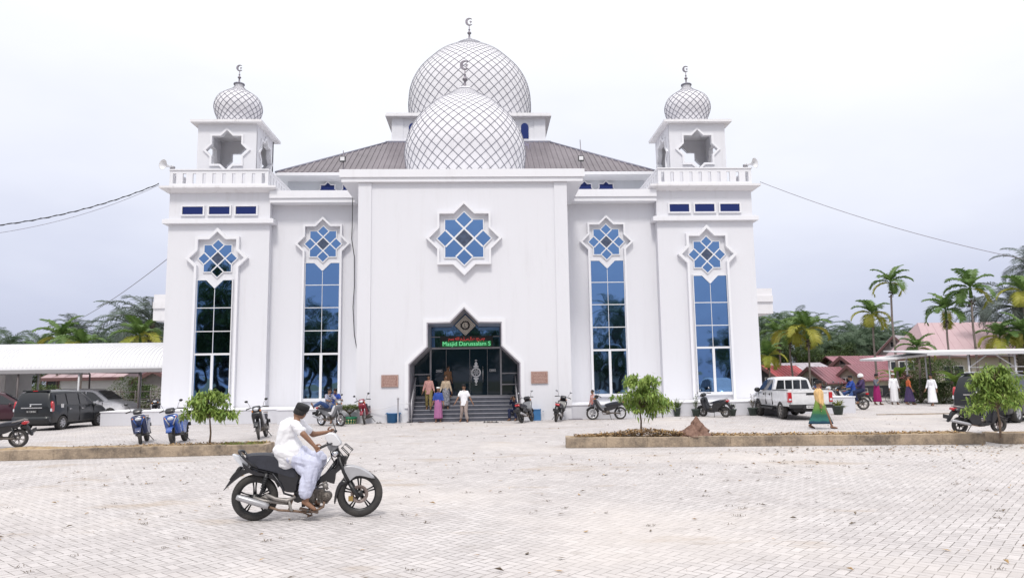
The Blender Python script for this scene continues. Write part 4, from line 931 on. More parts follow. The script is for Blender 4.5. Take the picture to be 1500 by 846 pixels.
def make_mpv(label, loc, rz, paintm, group=None, name='parked_car', glassm='car_glass', plate='B 1138 RH', chrome=True, big=False):
    L_, W, H = (4.19, 1.66, 1.68) if not big else (4.8, 1.84, 1.80)
    C_ = thing(name, label, 'car', loc, rz, group); sx = L_/4.19; sw = W/1.66; sz = H/1.68
    def st(x, zs, wl, zm, wm, zb, wb, zr, wr, zt): return (x*sx, zs*sz, wl*sw, zm*sz, wm*sw, zb*sz, wb*sw, zr*sz, wr*sw, zt*sz)
    S = [st(-2.09, .36, .70, .62, .74, .95, .74, 1.02, .66, 1.04), st(-2.03, .28, .76, .62, .80, .98, .78, 1.30, .66, 1.33), st(-1.93, .26, .79, .62, .82, 1.0, .79, 1.55, .60, 1.59), st(-1.78, .26, .80, .62, .83, 1.0, .80, 1.59, .60, 1.65), st(-.8, .24, .80, .62, .83, .99, .80, 1.61, .61, 1.69),
         st(.15, .24, .80, .62, .83, .97, .80, 1.59, .63, 1.65), st(.45, .24, .80, .62, .83, .96, .80, 1.50, .61, 1.55), st(1.18, .24, .80, .62, .83, .93, .79, 1.03, .70, 1.06), st(1.72, .25, .80, .60, .82, .88, .77, .95, .66, .98), st(1.98, .28, .78, .56, .79, .78, .74, .84, .60, .86), st(2.10, .34, .68, .50, .70, .64, .66, .70, .5, .72)]
    R = .30 if not big else .36
    body = carbody(S, 'body', paintm, C_, (-1.29*sx, 1.365*sx), R, W)
    for x in (-1.29*sx, 1.365*sx):
        for s_ in (-1, 1): car_wheel(C_, x, s_*W/2, R)
    def side(x, z, s_):  # on the greenhouse side plane
        t = (z-.98)/(1.60-.98); return (x*sx, s_*(.80+(.632-.80)*t)*sw, z*sz)
    for s_ in (-1, 1):
        for poly in ([(-1.72, 1.04), (-1.02, 1.04), (-1.02, 1.50), (-1.62, 1.48)], [(-.94, 1.03), (-.16, 1.02), (-.16, 1.52), (-.94, 1.51)], [(-.08, 1.02), (.98, .99), (.40, 1.40), (.16, 1.50), (-.08, 1.51)]):
            b = MB(); panel(b, [side(x, z, s_) for x, z in poly], .012); b.build('side_window', glassm if poly[0][0] > -1.5 else 'car_glass', C_)
        b = MB(); b.ball((.72*sx, s_*(.92)*sw, .99*sz), .11, 12, sx=.55, sy=1, sz=.7); b.build('wing_mirror', paintm, C_)
        for x in (-.78, .08):
            b = MB(); b.tube([((x-.10)*sx, s_*.832*sw, .86*sz), (x*sx, s_*.85*sw, .865*sz), ((x+.1)*sx, s_*.832*sw, .86*sz)], .014, 6); b.build('door_handle', 'chrome' if chrome else paintm, C_)
        b = MB()   # door gaps
        for x in (-.98, -.12, .92): b.box(x*sx-.006, x*sx+.006, min(s_*.80*sw, s_*.834*sw), max(s_*.80*sw, s_*.834*sw), .34*sz, .95*sz)
        b.build('door_gap', 'black', C_)
        b = MB(); slab(b, spline([((-2.02)*sx, .78*sz), (-1.86*sx, .80*sz), (-1.88*sx, 1.12*sz), (-1.98*sx, 1.22*sz), (-2.04*sx, 1.0*sz)], 2), .055, y0=s_*.755*sw); b.build('tail_light', 'redlens', C_)
        b = MB(); b.box(-2.065*sx, -1.9*sx, min(s_*.70*sw, s_*.808*sw), max(s_*.70*sw, s_*.808*sw), .80*sz, .92*sz); b.build('reversing_light', 'lens', C_)
        b = MB(); slab(b, spline([(1.68*sx, .74*sz), (2.0*sx, .66*sz), (1.98*sx, .78*sz), (1.62*sx, .88*sz)], 2), .12, y0=s_*.63*sw); b.build('headlight', 'lens', C_)
    b = MB(); panel(b, [(-1.985*sx, -.60*sw, 1.10*sz), (-1.985*sx, .60*sw, 1.10*sz), (-1.885*sx, .54*sw, 1.54*sz), (-1.885*sx, -.54*sw, 1.54*sz)], .05); b.build('rear_window', 'car_glass', C_)
    b = MB(); panel(b, [(1.12*sx, -.66*sw, 1.09*sz), (1.12*sx, .66*sw, 1.09*sz), (.50*sx, .56*sw, 1.53*sz), (.50*sx, -.56*sw, 1.53*sz)], .03); b.build('windscreen', 'car_glass2', C_)
    b = MB(); b.box(-2.12*sx, -2.0*sx, -.44*sw, .44*sw, .93*sz, .97*sz); b.build('tailgate_trim', 'chrome', C_)
    b = MB(); b.box(-2.115*sx, -2.09*sx, -.24, .24, .73*sz, .86*sz); pb = b.build('number_plate', 'plate_blk', C_)
    t = text_mesh(plate, .085, .003); t.xf(Matrix.Translation((-2.12*sx, 0, .795*sz)) @ Matrix.Rotation(-pi/2, 4, 'Z')); t.build('plate_text', 'plate_wht', pb)
    b = MB(); slab(b, [(-2.16*sx, .42*sz), (-2.02*sx, .34*sz), (-1.96*sx, .40*sz), (-1.98*sx, .60*sz), (-2.12*sx, .60*sz)], .78*sw, k=.97); b.build('rear_bumper', paintm, C_)
    b = MB(); b.box(-1.92*sx, -1.78*sx, -.55*sw, .55*sw, 1.62*sz, 1.68*sz); b.build('spoiler', paintm, C_)
    b = MB(); b.box(-1.935*sx, -1.92*sx, -.1, .1, 1.63*sz, 1.66*sz); b.build('brake_light', 'redlens', C_)
    b = MB(); b.tube([(-2.13*sx, 0, 1.03*sz), (-2.14*sx, .05, 1.03*sz)], .04, 12); b.build('badge', 'chrome', C_)
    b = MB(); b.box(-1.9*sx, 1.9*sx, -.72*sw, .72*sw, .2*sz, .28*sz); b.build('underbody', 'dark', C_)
    if big:
        
        for s_ in (-1, 1):
            b = MB(); b.tube([(-1.5*sx, s_*.60*sw, 1.70*sz), (.0, s_*.60*sw, 1.72*sz)], .02, 6); b.build('roof_rail', 'chrome', C_)
    else:
        b = MB(); b.box(-2.10*sx, -1.98*sx, -.40*sw, .1, 1.085*sz, 1.11*sz); b.build('rear_wiper', 'lens', C_)
        for s_ in (-1, 1):
            b = MB(); b.box(-1.42, -1.26, min(s_*.79, s_*.815), max(s_*.79, s_*.815), .93, 1.09) if s_ < 0 else b.box(-1.42, -1.4, .79, .8, .93, .95)
            if s_ < 0: b.build('sticker', 'plate_wht', C_)
    return C_
# black MPV at left: rear right wheel (91.5,628.8), front right wheel (137,625)
a, bq = onZ(91.5, 628.8), onZ(137, 624.5)
def place_by_wheels(rear, ang, side, W, xr):
    # returns origin so that the wheel (xr, side*W/2) lies on 'rear'
    return Vector((rear.x-(xr*cos(ang)-side*W/2*sin(ang)), rear.y-(xr*sin(ang)+side*W/2*cos(ang)), 0))
ang = radians(87); o = place_by_wheels(a, ang, -1, 1.66, -1.29)
make_mpv('black family van with chrome tailgate strip parked at an angle left of the mosque', tuple(o), ang, 'car_black', 'cars parked left of the mosque')
make_mpv('dark maroon van at the left edge, partly hidden behind the black van', (-23.1, 3.9, 0), radians(28), 'car_maroon', 'cars parked left of the mosque', chrome=False)
make_mpv('silver van parked behind the low wall facing right under the canopy', (onY(138, 600, 8).x, 8.1, 0), radians(-6), 'car_silver', 'cars parked left of the mosque', glassm='car_glass')
ang = radians(34); rl_ = onZ(1404, 617)
o = place_by_wheels(rl_, ang, 1, 1.84, -1.29*4.8/4.19-.5); make_mpv('black people carrier at the right edge behind the sapling', tuple(o), ang, 'car_black', None, big=True, plate='BM 1467')
def make_pickup():
    ang = radians(86); rl = onZ(1143.5, 613.5); W = 1.80; xr = -1.55
    o = place_by_wheels(rl, ang, 1, W, xr)
    T = thing('pickup_truck', 'white double cab pickup truck parked tail towards the courtyard', 'pickup truck', tuple(o), ang)
    R = .37
    cab = [(-.62, .50, .84, .85, .90, 1.15, .87, 1.20, .84, 1.22), (-.60, .46, .84, .85, .90, 1.15, .87, 1.64, .70, 1.70), (-.35, .46, .84, .85, .90, 1.15, .87, 1.70, .68, 1.77), (.5, .46, .84, .85, .90, 1.13, .87, 1.71, .68, 1.78), (.85, .46, .84, .85, .90, 1.12, .87, 1.62, .66, 1.68), (1.55, .46, .84, .85, .90, 1.10, .86, 1.16, .76, 1.18), (2.25, .48, .82, .84, .88, 1.02, .82, 1.08, .7, 1.10), (2.55, .5, .72, .80, .78, .94, .72, .98, .6, 1.0), (2.66, .56, .6, .72, .66, .84, .6, .88, .5, .9)]
    carbody(cab, 'body', 'car_white', T, (1.54,), R, W)
    bed = MB(); bed.box(-2.55, -.64, -.88, -.76, .56, 1.20); bed.box(-2.55, -.64, .76, .88, .56, 1.20); bed.box(-2.55, -.64, -.75, .75, .56, .64); ob = bed.build('bed', 'car_white', T, fix=True)
    for s_ in (-1, 1):
        c = MB(); c.lathe([(0, -.3), (R*1.17, -.3), (R*1.17, .3), (0, .3)], 28, (xr, s_*.85, R*1.02), axis='y'); boolean(ob, c.build('cut', 'black'))
    ob.data.materials.clear(); ob.data.materials.append(M['car_white'])
    b = MB(); b.box(-2.60, -2.555, -.74, .74, .62, 1.21); b.box(-2.63, -2.602, -.70, .70, 1.12, 1.2); t = b.build('tailgate', 'car_white', T)
    b = MB(); b.box(-2.615, -2.602, -.16, .16, 1.02, 1.10); b.build('tailgate_handle', 'black', t)
    for s_ in (-1, 1):
        b = MB(); x0, x1 = sorted((s_*.75, s_*.895)); b.box(-2.61, -2.44, x0, x1, .74, 1.13); tl_ = b.build('tail_light', 'redlens', T)
        b = MB(); b.box(-2.615, -2.60, x0+.02, x1-.03, .80, .88); b.build('reversing_light', 'lens', tl_)
        b = MB(); x0, x1 = sorted((s_*.86, s_*.905)); b.box(-2.50, -.66, x0, x1, 1.202, 1.235); b.build('bed_rail', 'black', T)
        b = MB(); x0, x1 = sorted((s_*.80, s_*.98)); b.box(-.75, 1.0, x0, x1, .40, .46); b.build('side_step', 'black', T)
        for xx in (xr, 1.54): car_wheel(T, xx, s_*.90, R, 'alloy', 6)
        def sd(x, z): tt = (z-1.14)/(1.70-1.14); return (x, s_*(.872+(.69-.872)*tt), z)
        for poly in ([(-.45, 1.20), (.28, 1.19), (.28, 1.64), (-.30, 1.64)], [(.36, 1.19), (1.36, 1.17), (.86, 1.56), (.62, 1.64), (.36, 1.65)]):
            b = MB(); panel(b, [sd(*q_) for q_ in poly], .012); b.build('side_window', 'car_glass', T)
        b = MB(); b.ball((1.05, s_*1.02, 1.20), .14, 12, sx=.5, sy=1, sz=.8); b.build('wing_mirror', 'black', T)
        for x in (-.25, .55):
            b = MB(); b.ball((x, s_*.90, 1.02), .045, 8, sx=1.6, sy=.5); b.build('door_handle', 'black', T)
        b = MB()
        for x in (.32, 1.28, -.55): b.box(x-.007, x+.007, min(s_*.85, s_*.903), max(s_*.85, s_*.903), .58, 1.10)
        b.build('door_gap', 'black', T)
    b = MB(); b.box(-2.72, -2.5, -.86, .86, .50, .64); b.box(-2.76, -2.66, -.35, .35, .46, .62); b.build('rear_bumper', 'car_bumper', T)
    b = MB(); b.box(-2.78, -2.765, -.24, .24, .49, .61); pb = b.build('number_plate', 'plate_wht', T)
    t = text_mesh('BM 8605 AC', .075, .003); t.xf(Matrix.Translation((-2.784, 0, .55)) @ Matrix.Rotation(-pi/2, 4, 'Z')); t.build('plate_text', 'plate_blk', pb)
    b = MB(); panel(b, [(-.615, -.72, 1.24), (-.615, .72, 1.24), (-.60, .62, 1.62), (-.60, -.62, 1.62)], .02); b.build('rear_window', 'car_glass', T)
    b = MB()
    for y in (-.36, 0, .36): b.box(-.66, -.638, y*.95-.022, y*.95+.022, 1.22, 1.64)
    b.build('window_bars', 'car_white', T)
    b = MB(); b.box(-2.4, 2.4, -.6, .6, .34, .5); b.tube([(xr, -.7, R), (xr, .7, R)], .06, 8); b.ball((xr, 0, R), .17, 12); b.build('chassis', 'black', T)
    return T
make_pickup()
# ================================================================== PEOPLE
from mathutils import noise as mnoise
M['skin'] = mat('brown_skin', (.24, .125, .075), .55, var=.12, vscale=10); M['eye'] = mat('eye_dark', (.015, .01, .01), .3); M['lips'] = mat('lips', (.17, .06, .05), .5); M['hair'] = mat('black_hair', (.012, .010, .010), .6, bump=.5, bscale=90)
M['capblack'] = mat('black_velvet_cap', (.012, .012, .014), .85); M['capwhite'] = mat('white_knit_cap', (.72, .72, .72), .8)
M['sandal'] = mat('brown_sandal_leather', (.09, .06, .045), .7)
def cloth(name, c, c2=None, vs=8, st=(1, 1, 1), var=.1):
    M[name] = mat(name, c, .85, var=var, vscale=vs, col2=c2, bump=.35, bscale=14, stretch=st, spec=.2); return name
cloth('cloth_white', (.80, .80, .83), var=.05); cloth('cloth_lavender', (.58, .60, .74), var=.06); cloth('cloth_pink', (.50, .27, .25)); cloth('cloth_gold', (.24, .19, .08)); cloth('cloth_blue', (.035, .075, .32)); cloth('cloth_sarongpink', (.42, .16, .30), (.30, .12, .26), 30)
cloth('cloth_beige', (.40, .31, .22), (.52, .42, .32), 12); cloth('cloth_brown', (.22, .12, .07)); cloth('cloth_khaki', (.33, .27, .25)); cloth('cloth_navy', (.022, .028, .065)); cloth('cloth_red', (.45, .09, .07), (.62, .45, .42), 9)
cloth('cloth_yellow', (.66, .42, .16), (.72, .50, .26), 4); cloth('cloth_grey', (.13, .14, .17)); cloth('cloth_magenta', (.28, .02, .12)); cloth('cloth_orange', (.48, .12, .05)); cloth('cloth_darkblue', (.03, .04, .10), (.10, .05, .12), 20)
cloth('cloth_pattern', (.03, .05, .16), (.55, .55, .6), 16, var=.2); cloth('cloth_jeans', (.05, .09, .22)); cloth('cloth_check', (.04, .045, .06), (.38, .38, .42), 14, (1, 1, 1))
def green_sarong():
    m, nt, b = new_mat('green_sarong_bands'); N, L = nt.nodes, nt.links; b.inputs['Roughness'].default_value = .85
    tc = N.new('ShaderNodeTexCoord'); s = N.new('ShaderNodeSeparateXYZ'); L.new(tc.outputs['Object'], s.inputs[0])
    r = N.new('ShaderNodeValToRGB'); e = r.color_ramp.elements; r.color_ramp.interpolation = 'EASE'
    e[0].position = 0; e[0].color = (.012, .05, .09, 1); e[1].position = 1; e[1].color = (.22, .28, .05, 1)
    for p, c in ((.30, (.015, .06, .10, 1)), (.36, (.03, .15, .13, 1)), (.50, (.02, .10, .08, 1)), (.62, (.05, .17, .05, 1)), (.8, (.14, .25, .05, 1))):
        x = e.new(p); x.color = c
    n = N.new('ShaderNodeTexNoise'); n.inputs['Scale'].default_value = 9; L.new(tc.outputs['Object'], n.inputs['Vector'])
    a = N.new('ShaderNodeMath'); a.operation = 'MULTIPLY_ADD'; a.inputs[1].default_value = .12; L.new(n.outputs['Fac'], a.inputs[0]); L.new(s.outputs[2], a.inputs[2]); L.new(a.outputs[0], r.inputs['Fac']); L.new(r.outputs[0], b.inputs['Base Color']); return m
M['green_sarong'] = green_sarong()
V = Vector
def stand(H=1.65, stride=0., arm=.0, ph=1, spread=.1, bend=0., feet=.0):
    """joints of a standing or walking figure facing +x; stride = half step"""
    k = H/1.65; J = {}
    J['pel'] = V((0, 0, .90)); J['wst'] = V((bend*.3, 0, 1.05)); J['chs'] = V((bend*.7, 0, 1.24)); J['nek'] = V((bend, 0, 1.385)); J['hed'] = V((bend+.03, 0, 1.55))
    for s, n in ((1, 'L'), (-1, 'R')):
        f = ph*s
        J[n+'sh'] = V((bend*.95, s*.148, 1.325)); J[n+'el'] = V((bend*.6-f*arm*.45, s*(.185+spread*.4), 1.07)); J[n+'wr'] = V((bend*.5-f*arm+.06+abs(arm)*.1, s*(.195+spread), .84))
        J[n+'hp'] = V((0, s*.09, .88)); J[n+'kn'] = V((f*stride*.55+.03, s*.095, .475)); J[n+'an'] = V((f*stride, s*(.095+feet), .085 if f > 0 or stride == 0 else .12))
        J[n+'to'] = J[n+'an']+(V((.15, s*.02, -.055)) if f > 0 or stride == 0 else V((.14, s*.02, -.09)))
    J['pel'].z -= abs(stride)*.10
    for q in ('pel', 'wst', 'chs', 'nek', 'hed', 'Lsh', 'Rsh', 'Lel', 'Rel', 'Lwr', 'Rwr', 'Lhp', 'Rhp', 'Lkn', 'Rkn'):
        if q != 'pel': J[q].z -= abs(stride)*.10
    for q in J: J[q] = J[q]*k
    J['k'] = k; return J
def fold(mb, amp, fr, seed=0., st=(1, 1, 1), start=0):
    me_v = mb.v
    # displace by noise roughly radially (normals approximated later)
    return mb
def disp(me, amp, fr, st=(1, 1, .5), seed=0.):
    me.update()
    nr = [v.normal.copy() for v in me.vertices]
    for v, n in zip(me.vertices, nr):
        p = V((v.co.x*st[0]*fr+seed, v.co.y*st[1]*fr, v.co.z*st[2]*fr)); a = mnoise.noise(p)+.5*mnoise.noise(p*2.1); v.co += n*amp*(abs(a)*2-.5)
def hand(mb, wr, d, k, s, curl=.5, pn=None):
    """palm plus five fingers; d = direction, s=side (1 left)"""
    d = d.normalized(); side = (pn or V((1, 0, 0))).normalized(); side = (side-d*side.dot(d)).normalized(); nrm = d.cross(side).normalized()*(-s if pn is None else 1)
    palm = wr+d*.085*k
    for i, (o, L_) in enumerate(((.030, .072), (.011, .08), (-.009, .075), (-.028, .058))):
        a = wr+d*.07*k+side*o*k; b = a+(d*(1-curl*.3)+nrm*curl*.5).normalized()*L_*.52*k; c = b+(d*(1-curl)+nrm*curl*1.3).normalized()*L_*.5*k
        mb.tube([a, b, c], [.0095*k, .0085*k, .006*k], 6)
    a = wr+d*.025*k+side*.028*k; b = a+(d*.6+side*.8).normalized()*.04*k; c = b+(d*.9+side*.2+nrm*curl*.5).normalized()*.032*k
    mb.tube([a, b, c], [.012*k, .0105*k, .007*k], 6)
def make_person(label, loc, rz, J, top=None, top_m='cloth_white', sleeve=1., bottom=None, bot_m='cloth_navy', hat=None, vox=.014, group=None, hem=.0, feet='sandal', curl=.5, hatz=0., turn=0., wide=1., skirt=False, look=None, palmn=None, s=1.):
    Pn = thing('person', label, 'person', loc, rz, group, s=s); k = J['k']
    b = MB(); J = {a: (v.copy() if isinstance(v, Vector) else v) for a, v in J.items()}
    up = (J['nek']-J['pel']).normalized(); lat = (J['Lsh']-J['Rsh']).normalized(); fwd = lat.cross(up).normalized()
    lath = (J['Lhp']-J['Rhp']).normalized()
    for s_ in (-1, 1):
        b.cap(J['pel']+lath*.05*k*s_, J['wst']+lat*.045*k*s_, .105*k, .09*k); b.cap(J['wst']+lat*.045*k*s_, J['chs']+lat*.055*k*s_, .09*k, .105*k); b.cap(J['chs']+lat*.05*k*s_, J['nek']+lat*.05*k*s_-up*.03*k, .10*k, .06*k)
    b.cap(J['nek']-up*.03*k, J['hed']-fwd*.01*k, .055*k, .052*k)
    hu = (J['hed']-J['nek']).normalized(); hf = (Matrix.Rotation(turn, 3, hu) @ fwd); hf = (hf-hu*hf.dot(hu)).normalized(); hl = hu.cross(hf); H0 = J['hed']
    i0 = len(b.v); b.ball((0, 0, 0), .098*k, 14, sx=1.0, sy=.80, sz=1.12); b.ball((.03*k, 0, -.05*k), .062*k, 10, sx=1, sy=.85, sz=1); b.cap((.085*k, 0, .0), (.103*k, 0, -.028*k), .010*k, .015*k)
    for s_ in (-1, 1): b.ball((-.005*k, s_*.079*k, -.008*k), .026*k, 8, sx=.8, sy=.4, sz=1.2)
    mt = Matrix((hf, hl, hu)).transposed().to_4x4(); mt.translation = H0
    b.xf(mt, i0)
    for n, s_ in (('L', 1), ('R', -1)):
        b.cap(J[n+'sh'], J[n+'el'], .050*k, .040*k); b.cap(J[n+'el'], J[n+'wr'], .040*k, .026*k); d = (J[n+'wr']-J[n+'el']).normalized()
        w_ = J[n+'wr']; ax = fwd if abs(d.dot(fwd)) < .8 else up
        b.cap(w_-d*.01, w_+d*.03*k, .025*k, .026*k); 
        for q in (-1, 1): b.cap(w_+d*.03*k+ax*.012*q*k, w_+d*.075*k+ax*.02*q*k, .019*k, .016*k)
        b.cap(J[n+'hp'], J[n+'kn'], .085*k, .056*k); b.cap(J[n+'kn'], J[n+'an'], .054*k, .036*k); fd = (J[n+'to']-J[n+'an']); b.cap(J[n+'an']+V((0, 0, -.0)), J[n+'an']+fd*-.2+V((0, 0, -.03*k)), .036*k, .038*k); b.cap(J[n+'an']+V((0, 0, -.02*k)), J[n+'to'], .038*k, .028*k)
    me = remesh(b, vox)
    def extra(mb):
        for n, s_ in (('L', 1), ('R', -1)):
            d = (J[n+'wr']-J[n+'el']).normalized(); ax = fwd if abs(d.dot(fwd)) < .8 else up
            hand(mb, J[n+'wr'], d, k, s_, curl, ax)
        i1 = len(mb.v)
        for s_ in (-1, 1):
            mb.ball((.083*k, s_*.032*k, .012*k), .011*k, 8, m=1, sx=.6); mb.tube([(.088*k, s_*.05*k, .032*k), (.095*k, s_*.03*k, .037*k), (.096*k, s_*.015*k, .034*k)], .004*k, 5, m=1)
        mb.tube([(.082*k, -.024*k, -.058*k), (.092*k, 0, -.055*k), (.082*k, .024*k, -.058*k)], .006*k, 5, m=2)
        mb.xf(mt, i1)
    from_mesh(me, 'body', ['skin', 'eye', 'lips'], Pn, extra)
    # hair
    hb = MB(); hb.lathe([(.101*k*sin(a), .101*k*cos(a)*1.14) for a in [pi*.56*i/8 for i in range(9)]][::-1], 18, sy=.84)
    hb.xf(mt @ Matrix.Translation((-.014*k, 0, .012*k)) @ Matrix.Rotation(radians(-16), 4, 'Y')); hb.build('hair', 'hair', Pn)
    if hat in ('black', 'white'):
        hh = .072*k if hat == 'black' else .055*k; r_ = .106*k; c = MB()
        c.lathe([(r_, 0), (r_*1.01, hh*.4), (r_*.97, hh*.93), (r_*.9, hh), (r_*.4, hh*1.03), (0, hh*.98)] if hat == 'black' else [(r_*1.01, -.01), (r_*1.01, hh*.5), (r_*.9, hh*.8), (r_*.6, hh*1.0), (0, hh*1.1)], 24, sy=.82)
        c.xf(mt @ Matrix.Translation((-.008*k, 0, .048*k+hatz)) @ Matrix.Rotation(radians(-7), 4, 'Y')); c.build('cap', 'capblack' if hat == 'black' else 'capwhite', Pn)
    elif hat == 'helmet':
        c = MB(); c.lathe([(.135*k*sin(a), .135*k*cos(a)) for a in [pi*.62*i/9 for i in range(10)]][::-1], 20); c.xf(mt @ Matrix.Translation((0, 0, .02))); c.build('helmet', 'capwhite', Pn)
    # top
    if top:
        c = MB(); ro = .022*k; hemz = (J['pel']-J['wst']).normalized()
        for s_ in (-1, 1):
            c.cap(J['pel']+hemz*(hem+.05)+lath*.045*k*s_, J['wst']+lat*.05*k*s_, .118*k*wide, .108*k*wide); c.cap(J['wst']+lat*.05*k*s_, J['chs']+lat*.06*k*s_, .108*k*wide, .116*k*wide); c.cap(J['chs']+lat*.055*k*s_, J['nek']+lat*.045*k*s_-up*.045*k, .110*k*wide, .068*k)
        if skirt:
            for s_ in (-1, 1): c.cap(J['pel']+lath*.07*s_+V((-.04, 0, .03)), J['pel']+V((.09, s_*.13, -.03)), .135, .12); c.cap(J['wst']+lat*.05*s_+fwd*.05, J['pel']+V((.10, s_*.12, .02)), .115, .12); c.cap(J['pel']+V((-.04, s_*.06, 0)), J['pel']+V((.0, s_*.10, -.07)), .13, .10)
        for n in ('L', 'R'):
            c.cap(J['nek']-up*.055*k, J[n+'sh'], .052*k, .060*k)
            e_ = J[n+'el']; w_ = J[n+'wr']
            if sleeve <= 1: c.cap(J[n+'sh'], J[n+'sh'].lerp(e_, sleeve*.72), .061*k, .064*k)
            else: c.cap(J[n+'sh'], e_, .060*k, .052*k); c.cap(e_, e_.lerp(w_, (sleeve-1)*.92), .054*k, .042*k)
        me = remesh(c, vox*1.05, 1); disp(me, (.014 if skirt else .008)*k, 4.2 if skirt else 9, (1.1, 1.1, 1.9) if skirt else (1.5, 1.5, .55), len(label) % 17)
        if abs(J['pel'].x) < .05 and abs(J['wst'].x) < .05 and not skirt:
            zc_ = J['pel'].z-.075*k-hem*.9
            for v in me.vertices:
                if v.co.z < zc_ and abs(v.co.y) < .2*k: v.co.z = zc_+.012*mnoise.noise(v.co*9)
        ob = from_mesh(me, top, top_m, Pn)
        c = MB(); cn = J['nek']+up*.002*k; c.lathe([(.062*k, -.02), (.064*k, .012), (.058*k, .016), (.056*k, -.02)], 18); q = Matrix((fwd, lat, up)).transposed().to_4x4(); q.translation = cn+fwd*.004; c.xf(q); c.build('collar', top_m, ob)
    if bottom == 'trousers':
        c = MB()
        for n in ('L', 'R'):
            c.cap(J['pel'], J[n+'hp'], .105*k, .105*k); c.cap(J[n+'hp'], J[n+'kn'], .102*k, .078*k); c.cap(J[n+'kn'], J[n+'kn'].lerp(J[n+'an'], .80), .078*k, .066*k)
        me = remesh(c, vox*1.05, 1); disp(me, .008*k, 10, (1.3, 1.3, .7), 3); from_mesh(me, 'trousers', bot_m, Pn)
    elif bottom in ('sarong', 'robe'):
        c = MB(); L1, R1 = J['Lan'], J['Ran']; mid = (L1+R1)/2; topc = J['wst'] if bottom == 'sarong' else J['chs']-up*.02; n_ = 44; rows = 14; z1 = (.17 if bottom == 'sarong' else .14)*k
        ex = abs((L1-R1).dot(V((1, 0, 0))))/2; ey = abs((L1-R1).y)/2; vs = []
        for i in range(rows):
            t = i/(rows-1); ctr = topc.lerp(V((mid.x, mid.y, z1)), t); hipb = sin(min(1, t*2.2)*pi/2)
            tq = t**1.35; rx_ = (.108+.03*hipb)*k*(1-tq)+(.14*k+ex*.82)*tq; ry_ = (.158+.02*hipb)*k*(1-t)+(.15*k+ey*.5)*t
            for j in range(n_):
                a = 2*pi*j/n_; f_ = 1+t*.07*sin(a*9+1.3*sin(a*2))+t*.04*sin(a*5+2); vs.append((ctr.x+rx_*f_*cos(a), ctr.y+ry_*f_*sin(a), ctr.z))
        fs = [(i*n_+j, i*n_+(j+1) % n_, (i+1)*n_+(j+1) % n_, (i+1)*n_+j) for i in range(rows-1) for j in range(n_)]; fs.append(tuple(range(n_))); fs.append(tuple((rows-1)*n_+j for j in range(n_-1, -1, -1)))
        c.add(vs, fs, smooth=True); c.sm[-1] = c.sm[-2] = False; c.build(bottom, bot_m, Pn)
    if feet:
        for n in ('L', 'R'):
            c = MB(); a_, t_ = J[n+'an'], J[n+'to']; d = (t_-a_); d.z = 0; d.normalize(); sd_ = V((-d.y, d.x, 0)); tilt = (t_.z-a_.z)
            o_ = a_-d*.05*k; zz0 = max(0.0, a_.z-.085*k); e_ = t_+d*.03*k
            pts = []
            for u in range(14):
                an = 2*pi*u/14; pts.append((cos(an), sin(an)))
            ctr = (o_+e_)/2; L_ = (V((e_.x, e_.y, 0))-V((o_.x, o_.y, 0))).length/2; za = min(a_.z-.072*k, 10); zb_ = t_.z-.035*k
            vs = []
            for lv in (0, .018*k):
                for (cx_, cy_) in pts: p = V((ctr.x, ctr.y, 0))+d*cx_*L_+sd_*cy_*.046*k; tt = (cx_+1)/2; p.z = max(.002, za+(zb_-za)*tt)+lv; vs.append(p)
            c.add(vs, [tuple(range(14)), tuple(range(27, 13, -1))]+[(i, (i+1) % 14, 14+(i+1) % 14, 14+i) for i in range(14)])
            p = a_.lerp(t_, .62); c.tube([p+sd_*.042*k-V((0, 0, .02*k)), p+V((0, 0, .03*k)), p-sd_*.042*k-V((0, 0, .02*k))], .008*k, 5)
            c.build('sandal', feet if feet in M else 'sandal', Pn)
    return Pn
FACE = radians(-90)
